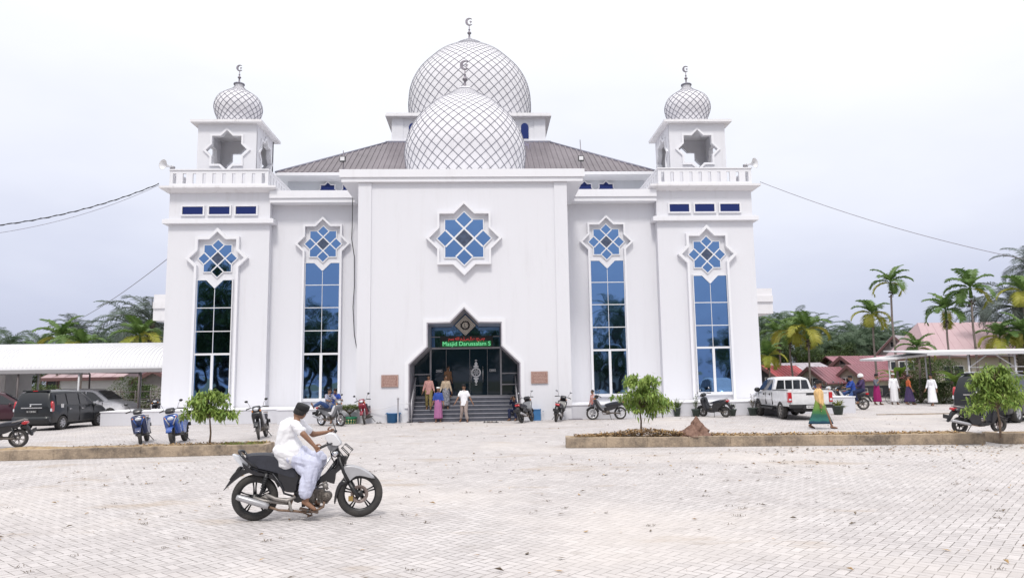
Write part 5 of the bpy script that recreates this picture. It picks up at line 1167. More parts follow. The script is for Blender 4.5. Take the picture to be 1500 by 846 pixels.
# --- rider of the main motorbike (joints in the bike frame)
def qr(X, Y, y): x, z = q6(X, Y); return V((x, y, z))
J = dict(k=1.0, pel=qr(452, 385, 0), wst=qr(440, 315, 0), chs=qr(462, 240, 0), nek=qr(508, 186, 0), hed=qr(527, 150, 0.0),
         Lsh=qr(505, 208, .18), Rsh=qr(505, 212, -.18), Lel=qr(590, 285, .27), Rel=qr(572, 268, -.30), Lwr=qr(668, 272, .33), Rwr=qr(632, 326, -.315),
         Lhp=qr(455, 392, .10), Rhp=qr(455, 395, -.10), Lkn=qr(640, 425, .17), Rkn=qr(628, 432, -.20), Lan=qr(590, 648, .17), Ran=qr(585, 650, -.19), Lto=qr(636, 690, .19), Rto=qr(636, 692, -.21))
def rider():
    global RP
    R_ = make_person('man in white shirt and black cap riding the motorbike in the foreground', (-1.55, -22.62, 0), radians(5), J, 'shirt', 'cloth_white', .95, None, hat='black', vox=.010, hem=.05, wide=1.17, skirt=True, curl=.95, turn=radians(62), feet=None)
    # loose lavender-white trousers reaching to the shins, with hanging cloth folds
    c = MB()
    for n, s_ in (('L', 1), ('R', -1)):
        h_, kn, an = J[n+'hp'], J[n+'kn'], J[n+'an']
        c.cap(J['pel'], h_, .10, .105); c.cap(h_, kn, .105, .10); c.cap(kn, kn.lerp(an, .35)-V((.03, 0, 0)), .098, .105); c.cap(kn.lerp(an, .35)-V((.03, 0, 0)), kn.lerp(an, .76)-V((.03, 0, 0)), .105, .10)
        c.cap(h_+V((.10, 0, -.06)), kn+V((-.10, 0, -.13)), .08, .08); c.cap(h_+V((.14, 0, .02)), kn+V((-.02, -s_*.03, .0)), .10, .08)
    me = remesh(c, .012, 1); disp(me, .020, 4.4, (2.3, 1, .45), 5); disp(me, .006, 8, (.6, 1, 2.2), 9)
    from_mesh(me, 'trousers', 'cloth_lavender', R_)
    for n, s_ in (('L', 1), ('R', -1)):
        c = MB(); a_, b_ = J[n+'an']+V((-.08, 0, -.085)), J[n+'to']+V((.05, 0, -.045)); sd_ = V((0, 1, 0))
        d = (b_-a_).normalized(); nn = V((-d.z, 0, d.x)); c.obox((a_+b_)/2, d*((b_-a_).length/2), sd_*.045, nn*.010)
        p = a_.lerp(b_, .6); c.tube([p-sd_*.045, p+nn*.055, p+sd_*.045], .008, 5); c.build('sandal', 'sandal', R_)
    # shirt tail flap
    return R_
rider()
# --- people on the steps
def at_step(px, py_head, Y): return onY(px, py_head, Y)
J1 = stand(1.58, .12, .02, 1, .08); J1['Lan'].z += .02
make_person('man in pink shirt and gold trousers coming down the entrance steps', (onY(628, 599, .78).x, .78, .515), FACE, J1, 'shirt', 'cloth_pink', 1.75, 'trousers', 'cloth_gold', hat='black', group='people on the entrance steps', hem=.09)
make_person('person in blue shirt, pink sarong and pale cap at the foot of the steps', (onY(642, 615, -.25).x, -.25, 0), FACE, stand(1.55, .05, .03, -1, .07), 'shirt', 'cloth_blue', 1.2, 'sarong', 'cloth_sarongpink', hat='white', group='people on the entrance steps', hem=.10)
make_person('man in patterned beige shirt with a white scarf on the steps', (onY(653, 598, .80).x, .95, .515), FACE, stand(1.55, .1, .03, 1, .09), 'shirt', 'cloth_beige', 1.8, 'sarong', 'cloth_check', hat=None, group='people on the entrance steps', hem=.08, turn=.3)
make_person('man in brown long shirt standing in the mosque doorway', (onY(656, 560, 2.0).x, 2.0, 1.03), radians(-60), stand(1.48, .05, .04, 1, .03), 'shirt', 'cloth_brown', 1.8, 'trousers', 'cloth_navy', hat='black', group='people on the entrance steps', hem=.16)
make_person('man in white shirt, khaki trousers and dark cap stepping off the stairs', (onY(680, 616, -.3).x, -.45, 0), radians(-97), stand(1.64, .11, .06, 1, .19, feet=.07), 'shirt', 'cloth_white', .85, 'trousers', 'cloth_khaki', hat='black', group='people on the entrance steps', hem=.10)
# seated man right
def seated(H=1.6, seat=.36, knee=.45, lean=.12, hands=None, armup=False, spread=.1):
    k = H/1.65; J = dict(k=k); z0 = seat+.09
    J['pel'] = V((0, 0, z0)); J['wst'] = V((lean*.2, 0, z0+.15)); J['chs'] = V((lean*.6, 0, z0+.34)); J['nek'] = V((lean, 0, z0+.48)); J['hed'] = V((lean+.04, 0, z0+.62))
    for s_, n in ((1, 'L'), (-1, 'R')):
        J[n+'sh'] = V((lean*.9, s_*.16, z0+.45)); J[n+'hp'] = V((0.02, s_*.09, z0)); J[n+'kn'] = V((.40, s_*(.09+spread), knee+.08)); J[n+'an'] = V((.42, s_*(.09+spread*.7), .085)); J[n+'to'] = J[n+'an']+V((.14, s_*.03, -.05))
        J[n+'el'] = V((.22, s_*.24, z0+.22)); J[n+'wr'] = V((.36, s_*.16, knee+.15))
        if armup: J[n+'el'] = V((.26, s_*.20, z0+.36)); J[n+'wr'] = V((lean+.16, s_*.09, z0+.60))
    for q in J:
        if q != 'k': J[q] = J[q]*k
    return J
make_person('man in navy clothes crouching by the right railing with hands at his head', (onY(757, 612, .0).x, .12, 0.0), radians(-120), seated(1.55, .34, .42, .22, armup=True), 'shirt', 'cloth_navy', 1.8, 'trousers', 'cloth_navy', hat='black', group='people on the entrance steps')
make_person('small child in red and white shirt behind the side-on black motorbike', (onY(869, 611, .0).x, -.06, 0), radians(-150), stand(1.30, .03, .02, 1, .04), 'shirt', 'cloth_red', 1.6, 'trousers', 'cloth_grey', hat=None)
# walking man right
make_person('man in yellow shirt and green sarong walking past the white pickup', tuple(onZ(1203, 627.5)), radians(-3), stand(1.66, .33, .12, -1, .02, bend=-.02), 'shirt', 'cloth_yellow', 1.8, 'sarong', 'green_sarong', hat='black', hem=.24, curl=.6, wide=1.18)
# two men on the white bike, bike frame at duo+(.1,.25), rz -38
def on_bike(x=-.28, lean=.12, zs=.78, hands=True, k=1.0):
    J = dict(k=k); J['pel'] = V((x, 0, zs+.10)); J['wst'] = V((x+lean*.3, 0, zs+.25)); J['chs'] = V((x+lean*.7, 0, zs+.43)); J['nek'] = V((x+lean, 0, zs+.57)); J['hed'] = V((x+lean+.03, 0, zs+.71))
    for s_, n in ((1, 'L'), (-1, 'R')):
        J[n+'sh'] = V((x+lean*.9, s_*.165, zs+.53)); J[n+'el'] = V((x+lean+.14, s_*.25, zs+.33)); J[n+'wr'] = V((.24, s_*.30, 1.05)) if hands else V((x+lean+.28, s_*.10, zs+.2))
        J[n+'hp'] = V((x+.02, s_*.10, zs+.09)); J[n+'kn'] = V((x+.42, s_*.20, zs-.02)); J[n+'an'] = V((x+.30, s_*.22, .36)); J[n+'to'] = J[n+'an']+V((.14, s_*.02, -.05))
    return J
Jd = on_bike(-.22, .06, .74); Jd['Ran'] = V((-.56, -.50, .82)); Jd['Rto'] = V((-.62, -.56, .96)); Jd['Rkn'] = V((-.22, -.42, .98)); Jd['Lan'] = V((-.02, .33, .09)); Jd['Lto'] = V((.12, .36, .03)); Jd['Lkn'] = V((.12, .27, .5))
dl = (duo.x+.1, duo.y+.25, 0); dr = radians(-38)
make_person('young man in blue and white patterned shirt astride the motorbike, one leg stretched out', dl, dr, Jd, 'shirt', 'cloth_pattern', 1.0, 'trousers', 'cloth_jeans', hat='black', turn=radians(-35), group='young men by the white motorbike')
Jd = on_bike(-.62, -.05, .80, False); Jd['Rkn'] = V((-.42, -.40, .92)); Jd['Ran'] = V((-.62, -.72, .90)); Jd['Rto'] = V((-.66, -.80, 1.02)); Jd['Lan'] = V((-.5, .28, .35)); Jd['Lto'] = V((-.36, .3, .3))
make_person('young man in plain blue shirt sitting on the wall ledge behind the motorbike', (onY(491, 580, .4).x, .42, 0), radians(-80), seated(1.62, .74, .68, .06), 'shirt', 'cloth_blue', .9, 'trousers', 'cloth_grey', hat='black', turn=radians(-20), group='young men by the white motorbike')
# people on the right bike
Jr = on_bike(-.25, .10, .78); Jr['Lan'] = V((-.0, .30, .09)); Jr['Lto'] = V((.14, .32, .03)); Jr['Lkn'] = V((.1, .26, .5)); Jr['Rwr'] = V((.05, -.12, 1.15))
make_person('man in blue clothes looking at his phone on the motorbike at right', (rb.x, rb.y+.1, 0), radians(168), Jr, 'shirt', 'cloth_blue', 1.7, 'trousers', 'cloth_jeans', hat='black', group='people on the right motorbike', vox=.018, s=1.1)
Jr = on_bike(-.62, .0, .84, False)
make_person('rider in white helmet and dark jacket sitting behind the man in blue', (rb.x, rb.y+.1, 0), radians(168), Jr, 'jacket', 'cloth_darkblue', 1.8, 'trousers', 'cloth_navy', hat='helmet', group='people on the right motorbike', vox=.018, s=1.1)
G4 = 'people walking along the far lane'
def far(px, py, *a, **k_): p = onZ(px, py); return make_person(a[0], tuple(p), *a[1:], vox=.018, group=G4, **k_)
Jw = stand(1.82, .10, .04, 1, .05); Jw['Rel'] = V((.14, -.26, 1.18)); Jw['Rwr'] = V((.26, -.10, 1.42))
far(1286, 592.5, 'man in grey shirt and magenta sarong holding a hand to his face', radians(-60), Jw, 'shirt', 'cloth_grey', 1.3, 'sarong', 'cloth_magenta', hat='black', hem=.06)
far(1311, 592, 'man in long white robe and white skullcap walking in the lane', radians(-100), stand(1.86, .12, .05, 1, .06), 'robe_top', 'cloth_white', 1.85, 'robe', 'cloth_white', hat='white', hem=.05)
far(1333, 592.5, 'man in orange shirt and dark blue sarong walking in the lane', radians(-20), stand(1.76, .18, .06, 1, .04), 'shirt', 'cloth_orange', 1.3, 'sarong', 'cloth_darkblue', hat=None, hem=.08)
far(1367, 594, 'man in white tunic and loose white trousers striding near the hedge', radians(-150), stand(1.78, .17, .08, 1, .05), 'shirt', 'cloth_white', 1.6, 'sarong', 'cloth_white', hat='black', hem=.14)
# bicycle beside the robed man
def bicycle(loc, rz):
    B = thing('bicycle', 'dark bicycle standing behind the man in the long white robe', 'bicycle', loc, rz)
    for x in (-.52, .52):
        w_ = MB(); w_.lathe([(.31, -.018), (.33, 0), (.31, .018), (.295, 0), (.31, -.018)], 30, axis='y')
        for k in range(16): a = k*pi/8; w_.tube([(0, 0, 0), (.31*cos(a), 0, .31*sin(a))], .003, 3)
        o = w_.build('wheel', 'rubber', B); o.location = (x, 0, .33)
    f = MB(); bb, st_, hd, rr, ff = (-.08, 0, .30), (-.22, 0, .78), (.36, 0, .82), (-.52, 0, .33), (.52, 0, .33)
    for a, b in ((bb, st_), (st_, hd), (bb, hd), (bb, rr), (st_, rr), (hd, ff), (hd, (.33, 0, 1.0))): f.tube([a, b], .016, 6)
    f.build('frame', 'bike_black', B)
    f = MB(); f.tube([(.25, -.28, 1.0), (.34, -.1, 1.0), (.34, .1, 1.0), (.25, .28, 1.0)], .013, 6); f.build('handlebar', 'chrome', B)
    f = MB(); slab(f, [(-.36, .86), (-.10, .84), (-.14, .80), (-.34, .79)], .07); f.tube([(-.22, 0, .76), (-.23, 0, .82)], .014, 6); f.build('saddle', 'black', B)
bicycle(tuple(onZ(1324, 591)+V((0, .9, 0))), radians(20))
# ================================================================== PLANTERS, POTS, SMALL THINGS
def kerb_noise():
    m = mat('stained_kerb_concrete', (.12, .098, .08), .95, vscale=1.3, col2=(.40, .315, .23), bump=.8, bscale=18); N, L = m.node_tree.nodes, m.node_tree.links
    n = [x for x in N if x.type == 'TEX_NOISE' and x.inputs['Scale'].default_value < 2][0]; n.inputs['Roughness'].default_value = .78; n.inputs['Detail'].default_value = 9
    r = [x for x in N if x.type == 'VALTORGB'][0]; r.color_ramp.elements[0].position = .36; r.color_ramp.elements[1].position = .58; return m
def conc_mat():
    m = kerb_noise(); return m
M['kerb'] = conc_mat(); M['kerbtop'] = mat('pale_kerb_top', (.55, .48, .36), .9, vscale=3, col2=(.50, .45, .40)); M['soil'] = mat('dry_sandy_soil', (.42, .31, .17), .95, vscale=6, col2=(.22, .15, .10), bump=.6, bscale=25)
M['dirt_red'] = mat('reddish_dirt_mound', (.12, .065, .05), .95, vscale=14, col2=(.26, .16, .12), bump=1., bscale=20)
def planter(label, A, Bp, wid, h, segs=14, endcap=True):
    """kerbed strip from A to Bp along its front bottom edge"""
    A = V(A); Bp = V(Bp); d = (Bp-A).normalized(); n = V((-d.y, d.x, 0)); L_ = (Bp-A).length
    T = thing('planting_strip', label, 'planter', tuple(A), atan2(d.y, d.x), 'kerbed planting strips')
    rnd = random.Random(3); t = .13; b = MB(); k = int(L_/1.0); cuts = [L_*i/k for i in range(k+1)]
    for i in range(k):   # kerb stones butted with thin joints, each a little off
        j = rnd.uniform(-.006, .006); hh = h+rnd.uniform(-.008, .008)
        b.box(cuts[i]+.006, cuts[i+1]-.006, j, t+j, .0, hh, m=0); b.box(cuts[i]+.006, cuts[i+1]-.006, wid-t, wid, 0, hh-.02, m=0)
    b.box(.01, L_-.01, .012, t-.01, 0, h-.02, m=0)
    b.box(0.0, t, t+.004, wid-t-.004, 0, h-.003, m=0); b.box(L_-t, L_, t+.004, wid-t-.004, 0, h-.003, m=0); o = b.build('kerb', 'kerb', T)
    bv = o.modifiers.new('b', 'BEVEL'); bv.width = .015; bv.segments = 2
    g = MB(); nx, ny = int(L_/.18), 7; vs = []
    for i in range(nx+1):
        for j in range(ny+1):
            x = t*.6+(L_-1.2*t)*i/nx; y = t*.9+(wid-1.8*t)*j/ny; z = h-.05+.07*mnoise.noise(V((x*.9, y*2, 1.7)))+.03*mnoise.noise(V((x*4, y*5, 3)))+.03
            if j in (0, ny): z -= .03
            vs.append((x, y, z))
    g.add(vs, [(i*(ny+1)+j, (i+1)*(ny+1)+j, (i+1)*(ny+1)+j+1, i*(ny+1)+j+1) for i in range(nx) for j in range(ny)], smooth=True); g.build('soil', 'soil', T)
    return T
planter('long low concrete kerbed planting strip on the left with the sapling', (-24.5, -14.75, 0), (-4.78, -13.5, 0), .98, .26)
planter('long kerbed planting strip on the right covered in dry leaves', (3.02, -13.35, 0), (13.72, -14.45, 0), .92, .27)
planter('short kerbed strip continuing past the gap at the right edge', (14.12, -14.5, 0), (20, -15.1, 0), .92, .27)
# dry leaves
M['dryleaf'] = mat('dry_leaf', (.42, .26, .10), .8, vscale=1.5, col2=(.20, .12, .07)); M['dryleaf2'] = mat('pale_dry_leaf', (.50, .36, .17), .8, vscale=2, col2=(.34, .20, .10)); M['darkleaf'] = mat('dark_dead_leaf', (.10, .075, .055), .85, vscale=2, col2=(.17, .13, .09))
def leaf(mb, p, L_, w_, ang, tilt, m, curl=.3, drop=0.):
    d = V((cos(ang)*cos(tilt), sin(ang)*cos(tilt), sin(tilt))); s_ = V((-sin(ang), cos(ang), 0)); n = d.cross(s_); 
    a = p; b = p+d*L_*.45+s_*w_*.5+n*w_*curl; c = p+d*L_-V((0, 0, drop)); e = p+d*L_*.45-s_*w_*.5+n*w_*curl; mid = p+d*L_*.5-V((0, 0, drop*.3))
    mb.add([a, b, c, e, mid], [(0, 1, 4), (1, 2, 4), (0, 4, 3), (4, 2, 3)], m, False)
rnd = random.Random(11)
lf = MB()
def pl_pt(u, v, h=.0):   # point on the right strip: u along, v across
    A = V((3.02, -13.35, 0)); d = (V((13.72, -14.45, 0))-A).normalized(); return A+d*u+V((-d.y, d.x, 0))*v+V((0, 0, h))
for i in range(4200):
    u = rnd.gauss(2.2, 1.1) if rnd.random() < .55 else rnd.uniform(.3, 10.4); 
    if not .2 < u < 10.5: continue
    v = rnd.uniform(.14, .80); pile = .16*math.exp(-((u-2.2)/1.0)**2)*rnd.random(); p = pl_pt(u, v, .265+pile+rnd.uniform(0, .02)); leaf(lf, p, rnd.uniform(.06, .13), rnd.uniform(.025, .05), rnd.uniform(0, 6.3), rnd.uniform(-.2, .5), rnd.choice((0, 0, 1, 1, 2)), rnd.uniform(-.3, .5))
for i in range(500):
    u = rnd.uniform(0, 7); A = V((-4.9, -13.5, 0)); d = (V((-24.5, -14.75, 0))-A).normalized(); p = A+d*(abs(rnd.gauss(1.5, 1.5)))+V((0, rnd.uniform(.2, .85), .27)); leaf(lf, p, rnd.uniform(.05, .10), rnd.uniform(.02, .04), rnd.uniform(0, 6.3), rnd.uniform(-.1, .5), rnd.choice((0, 1, 2)), .3)
tag(lf.build('leaf_litter', ['dryleaf', 'dryleaf2', 'darkleaf'], fix=False), 'dry brown leaf litter heaped on the planting strips', 'leaves', kind='stuff')
lf = MB()
for i in range(1800):
    r = rnd.random()
    if r < .30: p = V((rnd.uniform(7, 16), rnd.gauss(-15.3, .5), .012))
    elif r < .5: p = V((rnd.uniform(-9, 14), rnd.uniform(-19, -14.8), .012))
    elif r < .75: p = V((rnd.uniform(-14, 16), rnd.uniform(-26, -14.5), .012))
    else: p = V((rnd.uniform(-14, 18), rnd.uniform(-12, -.5), .012))
    sc = rnd.choice((.5, .7, 1, 1.3)); leaf(lf, p, .08*sc, .03*sc, rnd.uniform(0, 6.3), rnd.uniform(0, .25), rnd.choice((0, 1, 2, 2, 2)), rnd.uniform(-.2, .6))
for i in range(100):   # twigs and tufts in the joints
    p = V((rnd.uniform(-8, 12), rnd.uniform(-26, -16), .005)); c_ = rnd.randint(6, 22)
    for q in range(c_): a = rnd.uniform(0, 6.3); leaf(lf, p+V((rnd.gauss(0, .04), rnd.gauss(0, .015), 0)), rnd.uniform(.02, .055), .009, a, rnd.uniform(.1, .9), 2, .1)
tag(lf.build('fallen_leaves', ['dryleaf', 'dryleaf2', 'darkleaf'], fix=False), 'scattered dead leaves and tufts on the pale paving', 'leaves', kind='stuff')
# mound
mb = MB(); n_ = 36; rows = 16; vs = []
for i in range(rows+1):
    t = i/rows; r = .46*(1-t)**1.35+.02; z = .52*t
    for j in range(n_):
        a = 2*pi*j/n_; q = 1+.5*mnoise.noise(V((cos(a)*1.6, sin(a)*1.6, z*5)))+.5*mnoise.noise(V((cos(a)*4, sin(a)*4, z*9+2))); vs.append((r*q*cos(a)*1.1, r*q*sin(a)*.75, z+.03*mnoise.noise(V((a*2, z*8, 0)))))
mb.add(vs, [(i*n_+j, i*n_+(j+1) % n_, (i+1)*n_+(j+1) % n_, (i+1)*n_+j) for i in range(rows) for j in range(n_)]+[tuple(rows*n_+j for j in range(n_))], smooth=True)
o = mb.build('dirt_mound', 'dirt_red'); p = onZ(1021, 637, .27); o.location = (p.x, p.y+.0, .25); tag(o, 'pointed heap of reddish dirt on the right planting strip', 'dirt mound')
mb = MB(); mb.ball((0, 0, .1), .13, 12, sx=.8, sy=.7, sz=1.2); o = mb.build('rock', 'trim'); p = onZ(1464, 648); o.location = (p.x, p.y, .03); tag(o, 'whitish rock sitting in the gap between two planting strips', 'rock')
gr = MB()
for i in range(700):
    A = V((-4.95, -13.3, .25)); p = A+V((-rnd.random()*1.1, rnd.uniform(-.05, .5), 0)); a = rnd.uniform(0, 6.3); h_ = rnd.uniform(.02, .07); gr.add([p, p+V((.012*cos(a), .012*sin(a), 0)), p+V((rnd.gauss(0, .02), rnd.gauss(0, .02), h_))], [(0, 1, 2)])
M['grass'] = mat('short_grass', (.13, .20, .035), .8, vscale=4, col2=(.20, .26, .06)); tag(gr.build('grass', 'grass', fix=False), 'patch of short green grass at the right end of the left strip', 'grass', kind='stuff')
# ---- saplings
def leafmat(name, c, c2, vs=2.5, rough=.5):
    m = mat(name, c, rough, vscale=vs, col2=c2); nt = m.node_tree; N, L = nt.nodes, nt.links; b = N['Principled BSDF']
    b.inputs['Specular IOR Level'].default_value = .35
    out = N['Material Output']; tr = N.new('ShaderNodeBsdfTranslucent'); ms = N.new('ShaderNodeMixShader'); ms.inputs[0].default_value = .3
    src = b.inputs['Base Color'].links[0].from_socket; L.new(src, tr.inputs['Color']); L.new(b.outputs[0], ms.inputs[1]); L.new(tr.outputs[0], ms.inputs[2]); L.new(ms.outputs[0], out.inputs['Surface']); return m
M['sapleaf'] = leafmat('sapling_leaf', (.20, .32, .06), (.36, .44, .12), 6); M['sapleaf2'] = leafmat('sapling_leaf_dark', (.12, .22, .045), (.24, .33, .08), 6); M['bark'] = mat('thin_bark', (.17, .12, .085), .9, var=.3, vscale=20)
def sapling(label, loc, H, W, seed, ndrop=26, droop=.55, asym=0., m=('sapleaf', 'sapleaf2'), lo=.38):
    r = random.Random(seed); T = thing('sapling', label, 'sapling', loc, 0, 'young trees in the planting strips')
    b = MB(); trunk = [V((0, 0, 0)), V((.02, 0, H*.2)), V((-.02, .01, H*.42)), V((.03, 0, H*.62)), V((0, 0, H*.8))]; b.tube(trunk, [.028, .024, .02, .014, .008], 7); L_ = MB(); tips = []
    for i in range(ndrop):
        t = r.uniform(.32, 1.); z = H*(lo+(.82-lo)*t); a = r.uniform(0, 2*pi); st_ = V((0, 0, z*.9)); rad = W*.5*r.uniform(.25, 1.)*sqrt(max(.15, 1-((t-.45)/.75)**2))
        if asym and cos(a)*asym > 0: rad *= 1.2; z -= .12*H*abs(cos(a))
        tip = V((cos(a)*rad, sin(a)*rad*.8, z+H*.13*r.uniform(-.6, 1.1))); mid = st_.lerp(tip, .55)+V((0, 0, .07*H)); b.tube([st_, mid, tip], [.009, .007, .004], 5); tips += [(tip, a), (mid, a+.6), (mid.lerp(tip, .5), a-.6)]
    b.build('trunk', 'bark', T)
    for tip, a in tips:
        for k in range(r.randint(15, 23)):
            aa = a+r.uniform(-2.6, 2.6); tl = r.uniform(-1.25, .35)-droop*.35; st_ = tip+V((r.gauss(0, .05), r.gauss(0, .05), r.gauss(0, .05))); ln = r.uniform(.10, .19)
            leaf(L_, st_, ln, ln*.34, aa, tl, 0 if r.random() < .6 else 1, r.uniform(-.1, .25), drop=ln*.25*droop)
    L_.build('foliage', list(m), T, fix=False); return T
p = onZ(307, 650, .25); sapling('leafy sapling with drooping green leaves on the left planting strip', (p.x, p.y, .22), 1.60, 1.45, 1, 40, lo=.34)
p = onZ(940, 637, .25); sapling('open crowned sapling with hanging leaves over the leaf litter heap', (p.x, p.y+.1, .24), 1.95, 1.75, 5, 46, .9, asym=1., lo=.12)
p = onZ(1452, 641, .25); sapling('bushy bright green sapling at the right edge in front of the black people carrier', (p.x+.45, p.y+.3, .22), 1.98, 1.55, 9, 60, .6, lo=.2)
# ---- pots
M['pot'] = mat('dark_green_pot', (.05, .07, .06), .6, var=.3, vscale=9); M['potg'] = mat('green_painted_pot', (.02, .20, .10), .5, var=.15, vscale=9); M['pottrim'] = mat('yellowish_zigzag', (.55, .52, .26), .6)
M['shrub'] = leafmat('shrub_leaf', (.10, .14, .03), (.20, .23, .06), 8); M['potleaf'] = leafmat('pot_leaf', (.08, .14, .04), (.18, .22, .07), 8); M['fernleaf'] = leafmat('yellow_fern', (.30, .31, .08), (.16, .20, .06), 8); M['redleaf'] = leafmat('bronze_leaf', (.13, .08, .05), (.20, .17, .06), 8)
def pot_plant(label, loc, R_=.17, H=.28, kind='spiky', ph=.4, m='potleaf', seed=1, group='potted plants along the mosque wall'):
    r = random.Random(seed); T = thing('potted_plant', label, 'potted plant', loc, 0, group); b = MB(); b.lathe([(R_*.68, 0), (R_*.98, H*.85), (R_*1.1, H*.86), (R_*1.1, H), (R_*.98, H), (R_*.9, H*.88), (0, H*.86)], 20); b.build('pot', 'pot', T); f = MB()
    if kind == 'spiky':
        for i in range(26): a = r.uniform(0, 6.3); leaf(f, V((r.gauss(0, .02), r.gauss(0, .02), H*.85)), ph*r.uniform(.6, 1.05), .05, a, r.uniform(.6, 1.45), 0, .2, drop=.04)
    elif kind == 'fern':
        for i in range(70): a = r.uniform(0, 6.3); leaf(f, V((r.gauss(0, .04), r.gauss(0, .04), H*.85)), ph*r.uniform(.5, 1.05), .035, a, r.uniform(.1, 1.3), 0, .2, drop=.12)
    else:
        for i in range(9):
            a = r.uniform(0, 6.3); q = V((cos(a)*.18*r.random(), sin(a)*.18*r.random(), H+ph*r.uniform(.5, 1))); f.tube([V((0, 0, H*.8)), q], .006, 4)
            for k in range(14): leaf(f, V((0, 0, H*.8)).lerp(q, r.uniform(.4, 1)), .09, .035, r.uniform(0, 6.3), r.uniform(-.4, .7), 0, .2)
    f.build('foliage', m, T, fix=False); return T
def gp(px, py, dy=.0): p = onZ(px, py); return (p.x, p.y+dy, 0)
pot_plant('dark pot with a small yellowish plant near the side-on motorbike', gp(913, 611), .16, .26, 'fern', .3, 'fernleaf', 2)
pot_plant('dark pot with upright sword-like leaves beside the middle sapling', gp(992, 609.5), .17, .40, 'spiky', .62, 'potleaf', 3)
pot_plant('dark pot with a thin wispy grey-green plant left of the dark scooter', gp(1020, 609.5), .20, .34, 'bushy', .7, 'potleaf', 4)
pot_plant('dark pot with a low spiky plant right of the dark scooter', gp(1073, 609), .19, .32, 'spiky', .40, 'potleaf', 5)
pot_plant('pot with bronze leaves next to the pickup front wheel', gp(1102, 608, -.1), .22, .36, 'bushy', .65, 'redleaf', 6)
pot_plant('large dark pot with a yellow-green fern beside the white block', gp(1228, 607), .26, .42, 'fern', .55, 'fernleaf', 7, group=None)
# green planter with round shrub
T = thing('shrub_planter', 'green planter with pale zigzag bands holding a flat round shrub', 'potted plant', (gp(513, 620)[0], -.32, 0)); b = MB(); b.lathe([(.27, 0), (.30, .22), (.33, .23), (.34, .30), (.30, .31), (.28, .26), (0, .25)], 32); b.build('pot', 'potg', T)
b = MB()
for row, zz0, up_ in ((0, .03, 1), (1, .20, -1)):
    for k in range(16): a = 2*pi*k/16; rr_ = .29+row*.02; b.add([(rr_*cos(a-.13), rr_*sin(a-.13), zz0), (rr_*cos(a+.13), rr_*sin(a+.13), zz0), ((rr_+.015)*cos(a), (rr_+.015)*sin(a), zz0+up_*.085)], [(0, 1, 2)])
b.build('zigzag_pattern', 'pottrim', T, fix=False)
b = MB(); b.tube([(0, 0, .2), (.03, 0, .35), (-.05, 0, .48)], [.04, .03, .025], 8)
for k in range(9): a = k*.7; b.tube([(0, 0, .42), (cos(a)*.2, sin(a)*.18, .58), (cos(a)*.34, sin(a)*.3, .66)], [.02, .014, .008], 5)
b.build('stem', 'bark', T); f = MB(); r = random.Random(4)
for k in range(1500):
    a = r.uniform(0, 6.3); ph_ = sqrt(r.random()); p = V((cos(a)*ph_*.42, sin(a)*ph_*.36, .70+r.uniform(-.12, .13)*sqrt(max(.1, 1-ph_**2))+.06*mnoise.noise(V((cos(a)*3, sin(a)*3, ph_*4))))); leaf(f, p, .06, .035, r.uniform(0, 6.3), r.uniform(-.3, .9), 0, .2)
f.build('foliage', 'shrub', T, fix=False)
# tubs
M['tub'] = mat('faded_blue_tub', (.04, .16, .36), .5, var=.12, vscale=6)
def tub(label, loc, square=False):
    T = thing('water_tub', label, 'tub', loc, 0, 'blue tubs by the steps'); b = MB()
    if not square: b.lathe([(.26, 0), (.30, .40), (.325, .405), (.325, .44), (.30, .44), (.27, .06), (0, .05)], 28)
    else:
        b.prism([(-.21, -.2), (.21, -.2), (.21, .2), (-.21, .2)], 0, .46, 'z'); b.ring([(-.225, -.215), (.225, -.215), (.225, .215), (-.225, .215)], [(-.19, -.18), (.19, -.18), (.19, .18), (-.19, .18)], .462, .5, 'z')
    b.build('bucket', 'tub', T)
    b = MB()
    for s_ in (-1, 1): b.tube([(s_*.32, -.06, .40), (s_*.35, 0, .38), (s_*.32, .06, .40)], .012, 6)
    b.build('handle', 'tub', T)
tub('round faded blue tub left of the entrance steps', (-3.16, -.16, 0)); tub('square blue bin standing right of the entrance steps', (3.18, -.12, 0), True)
T = thing('barrier_post', 'thin grey post with a slack rope beside the round blue tub', 'post', (-2.92, -.45, 0)); b = MB(); b.lathe([(.12, 0), (.12, .02), (.03, .04), (.028, 1.02), (.05, 1.04), (.05, 1.10), (0, 1.12)], 14); b.build('pole', 'greyframe', T)
b = MB(); b.tube(hang((0, 0, .85), (-2.6, .75, .70), .22, 16), .014, 6); b.tube([(0, 0, .85), (.5, .2, .83)], .012, 6); b.build('rope', 'mullion', T)
# sandals left at the steps
def sandals(x, y, rz, label, m='sandal'):
    T = thing('sandals', label, 'sandals', (x, y, 0), rz, 'sandals left at the foot of the steps')
    for s_ in (-1, 1):
        b = MB(); b.prism([(cos(2*pi*k/12)*.13, s_*.065+sin(2*pi*k/12)*.045) for k in range(12)], .004, .022, 'z'); b.tube([(.03, s_*.065-.04, .02), (.04, s_*.065, .06), (.03, s_*.065+.04, .02)], .009, 5); b.build('sandal', m, T)
for i, (px, lb, m) in enumerate(((600, 'dark sandals by the foot of the left railing', 'black'), (617, 'brown sandals on the ground left of the person in pink sarong', 'sandal'), (712, 'black sandals right of the man in white shirt', 'black'), (719, 'brown sandals second from the right before the steps', 'sandal'), (726, 'dark sandals rightmost of the row before the steps', 'black'), (556, 'dark shoes left on the ground by the red motorbike', 'black'))):
    p = onZ(px, 618.5 if i != 5 else 619); sandals(p.x, min(p.y, -.22), random.uniform(0, 3), lb, m)
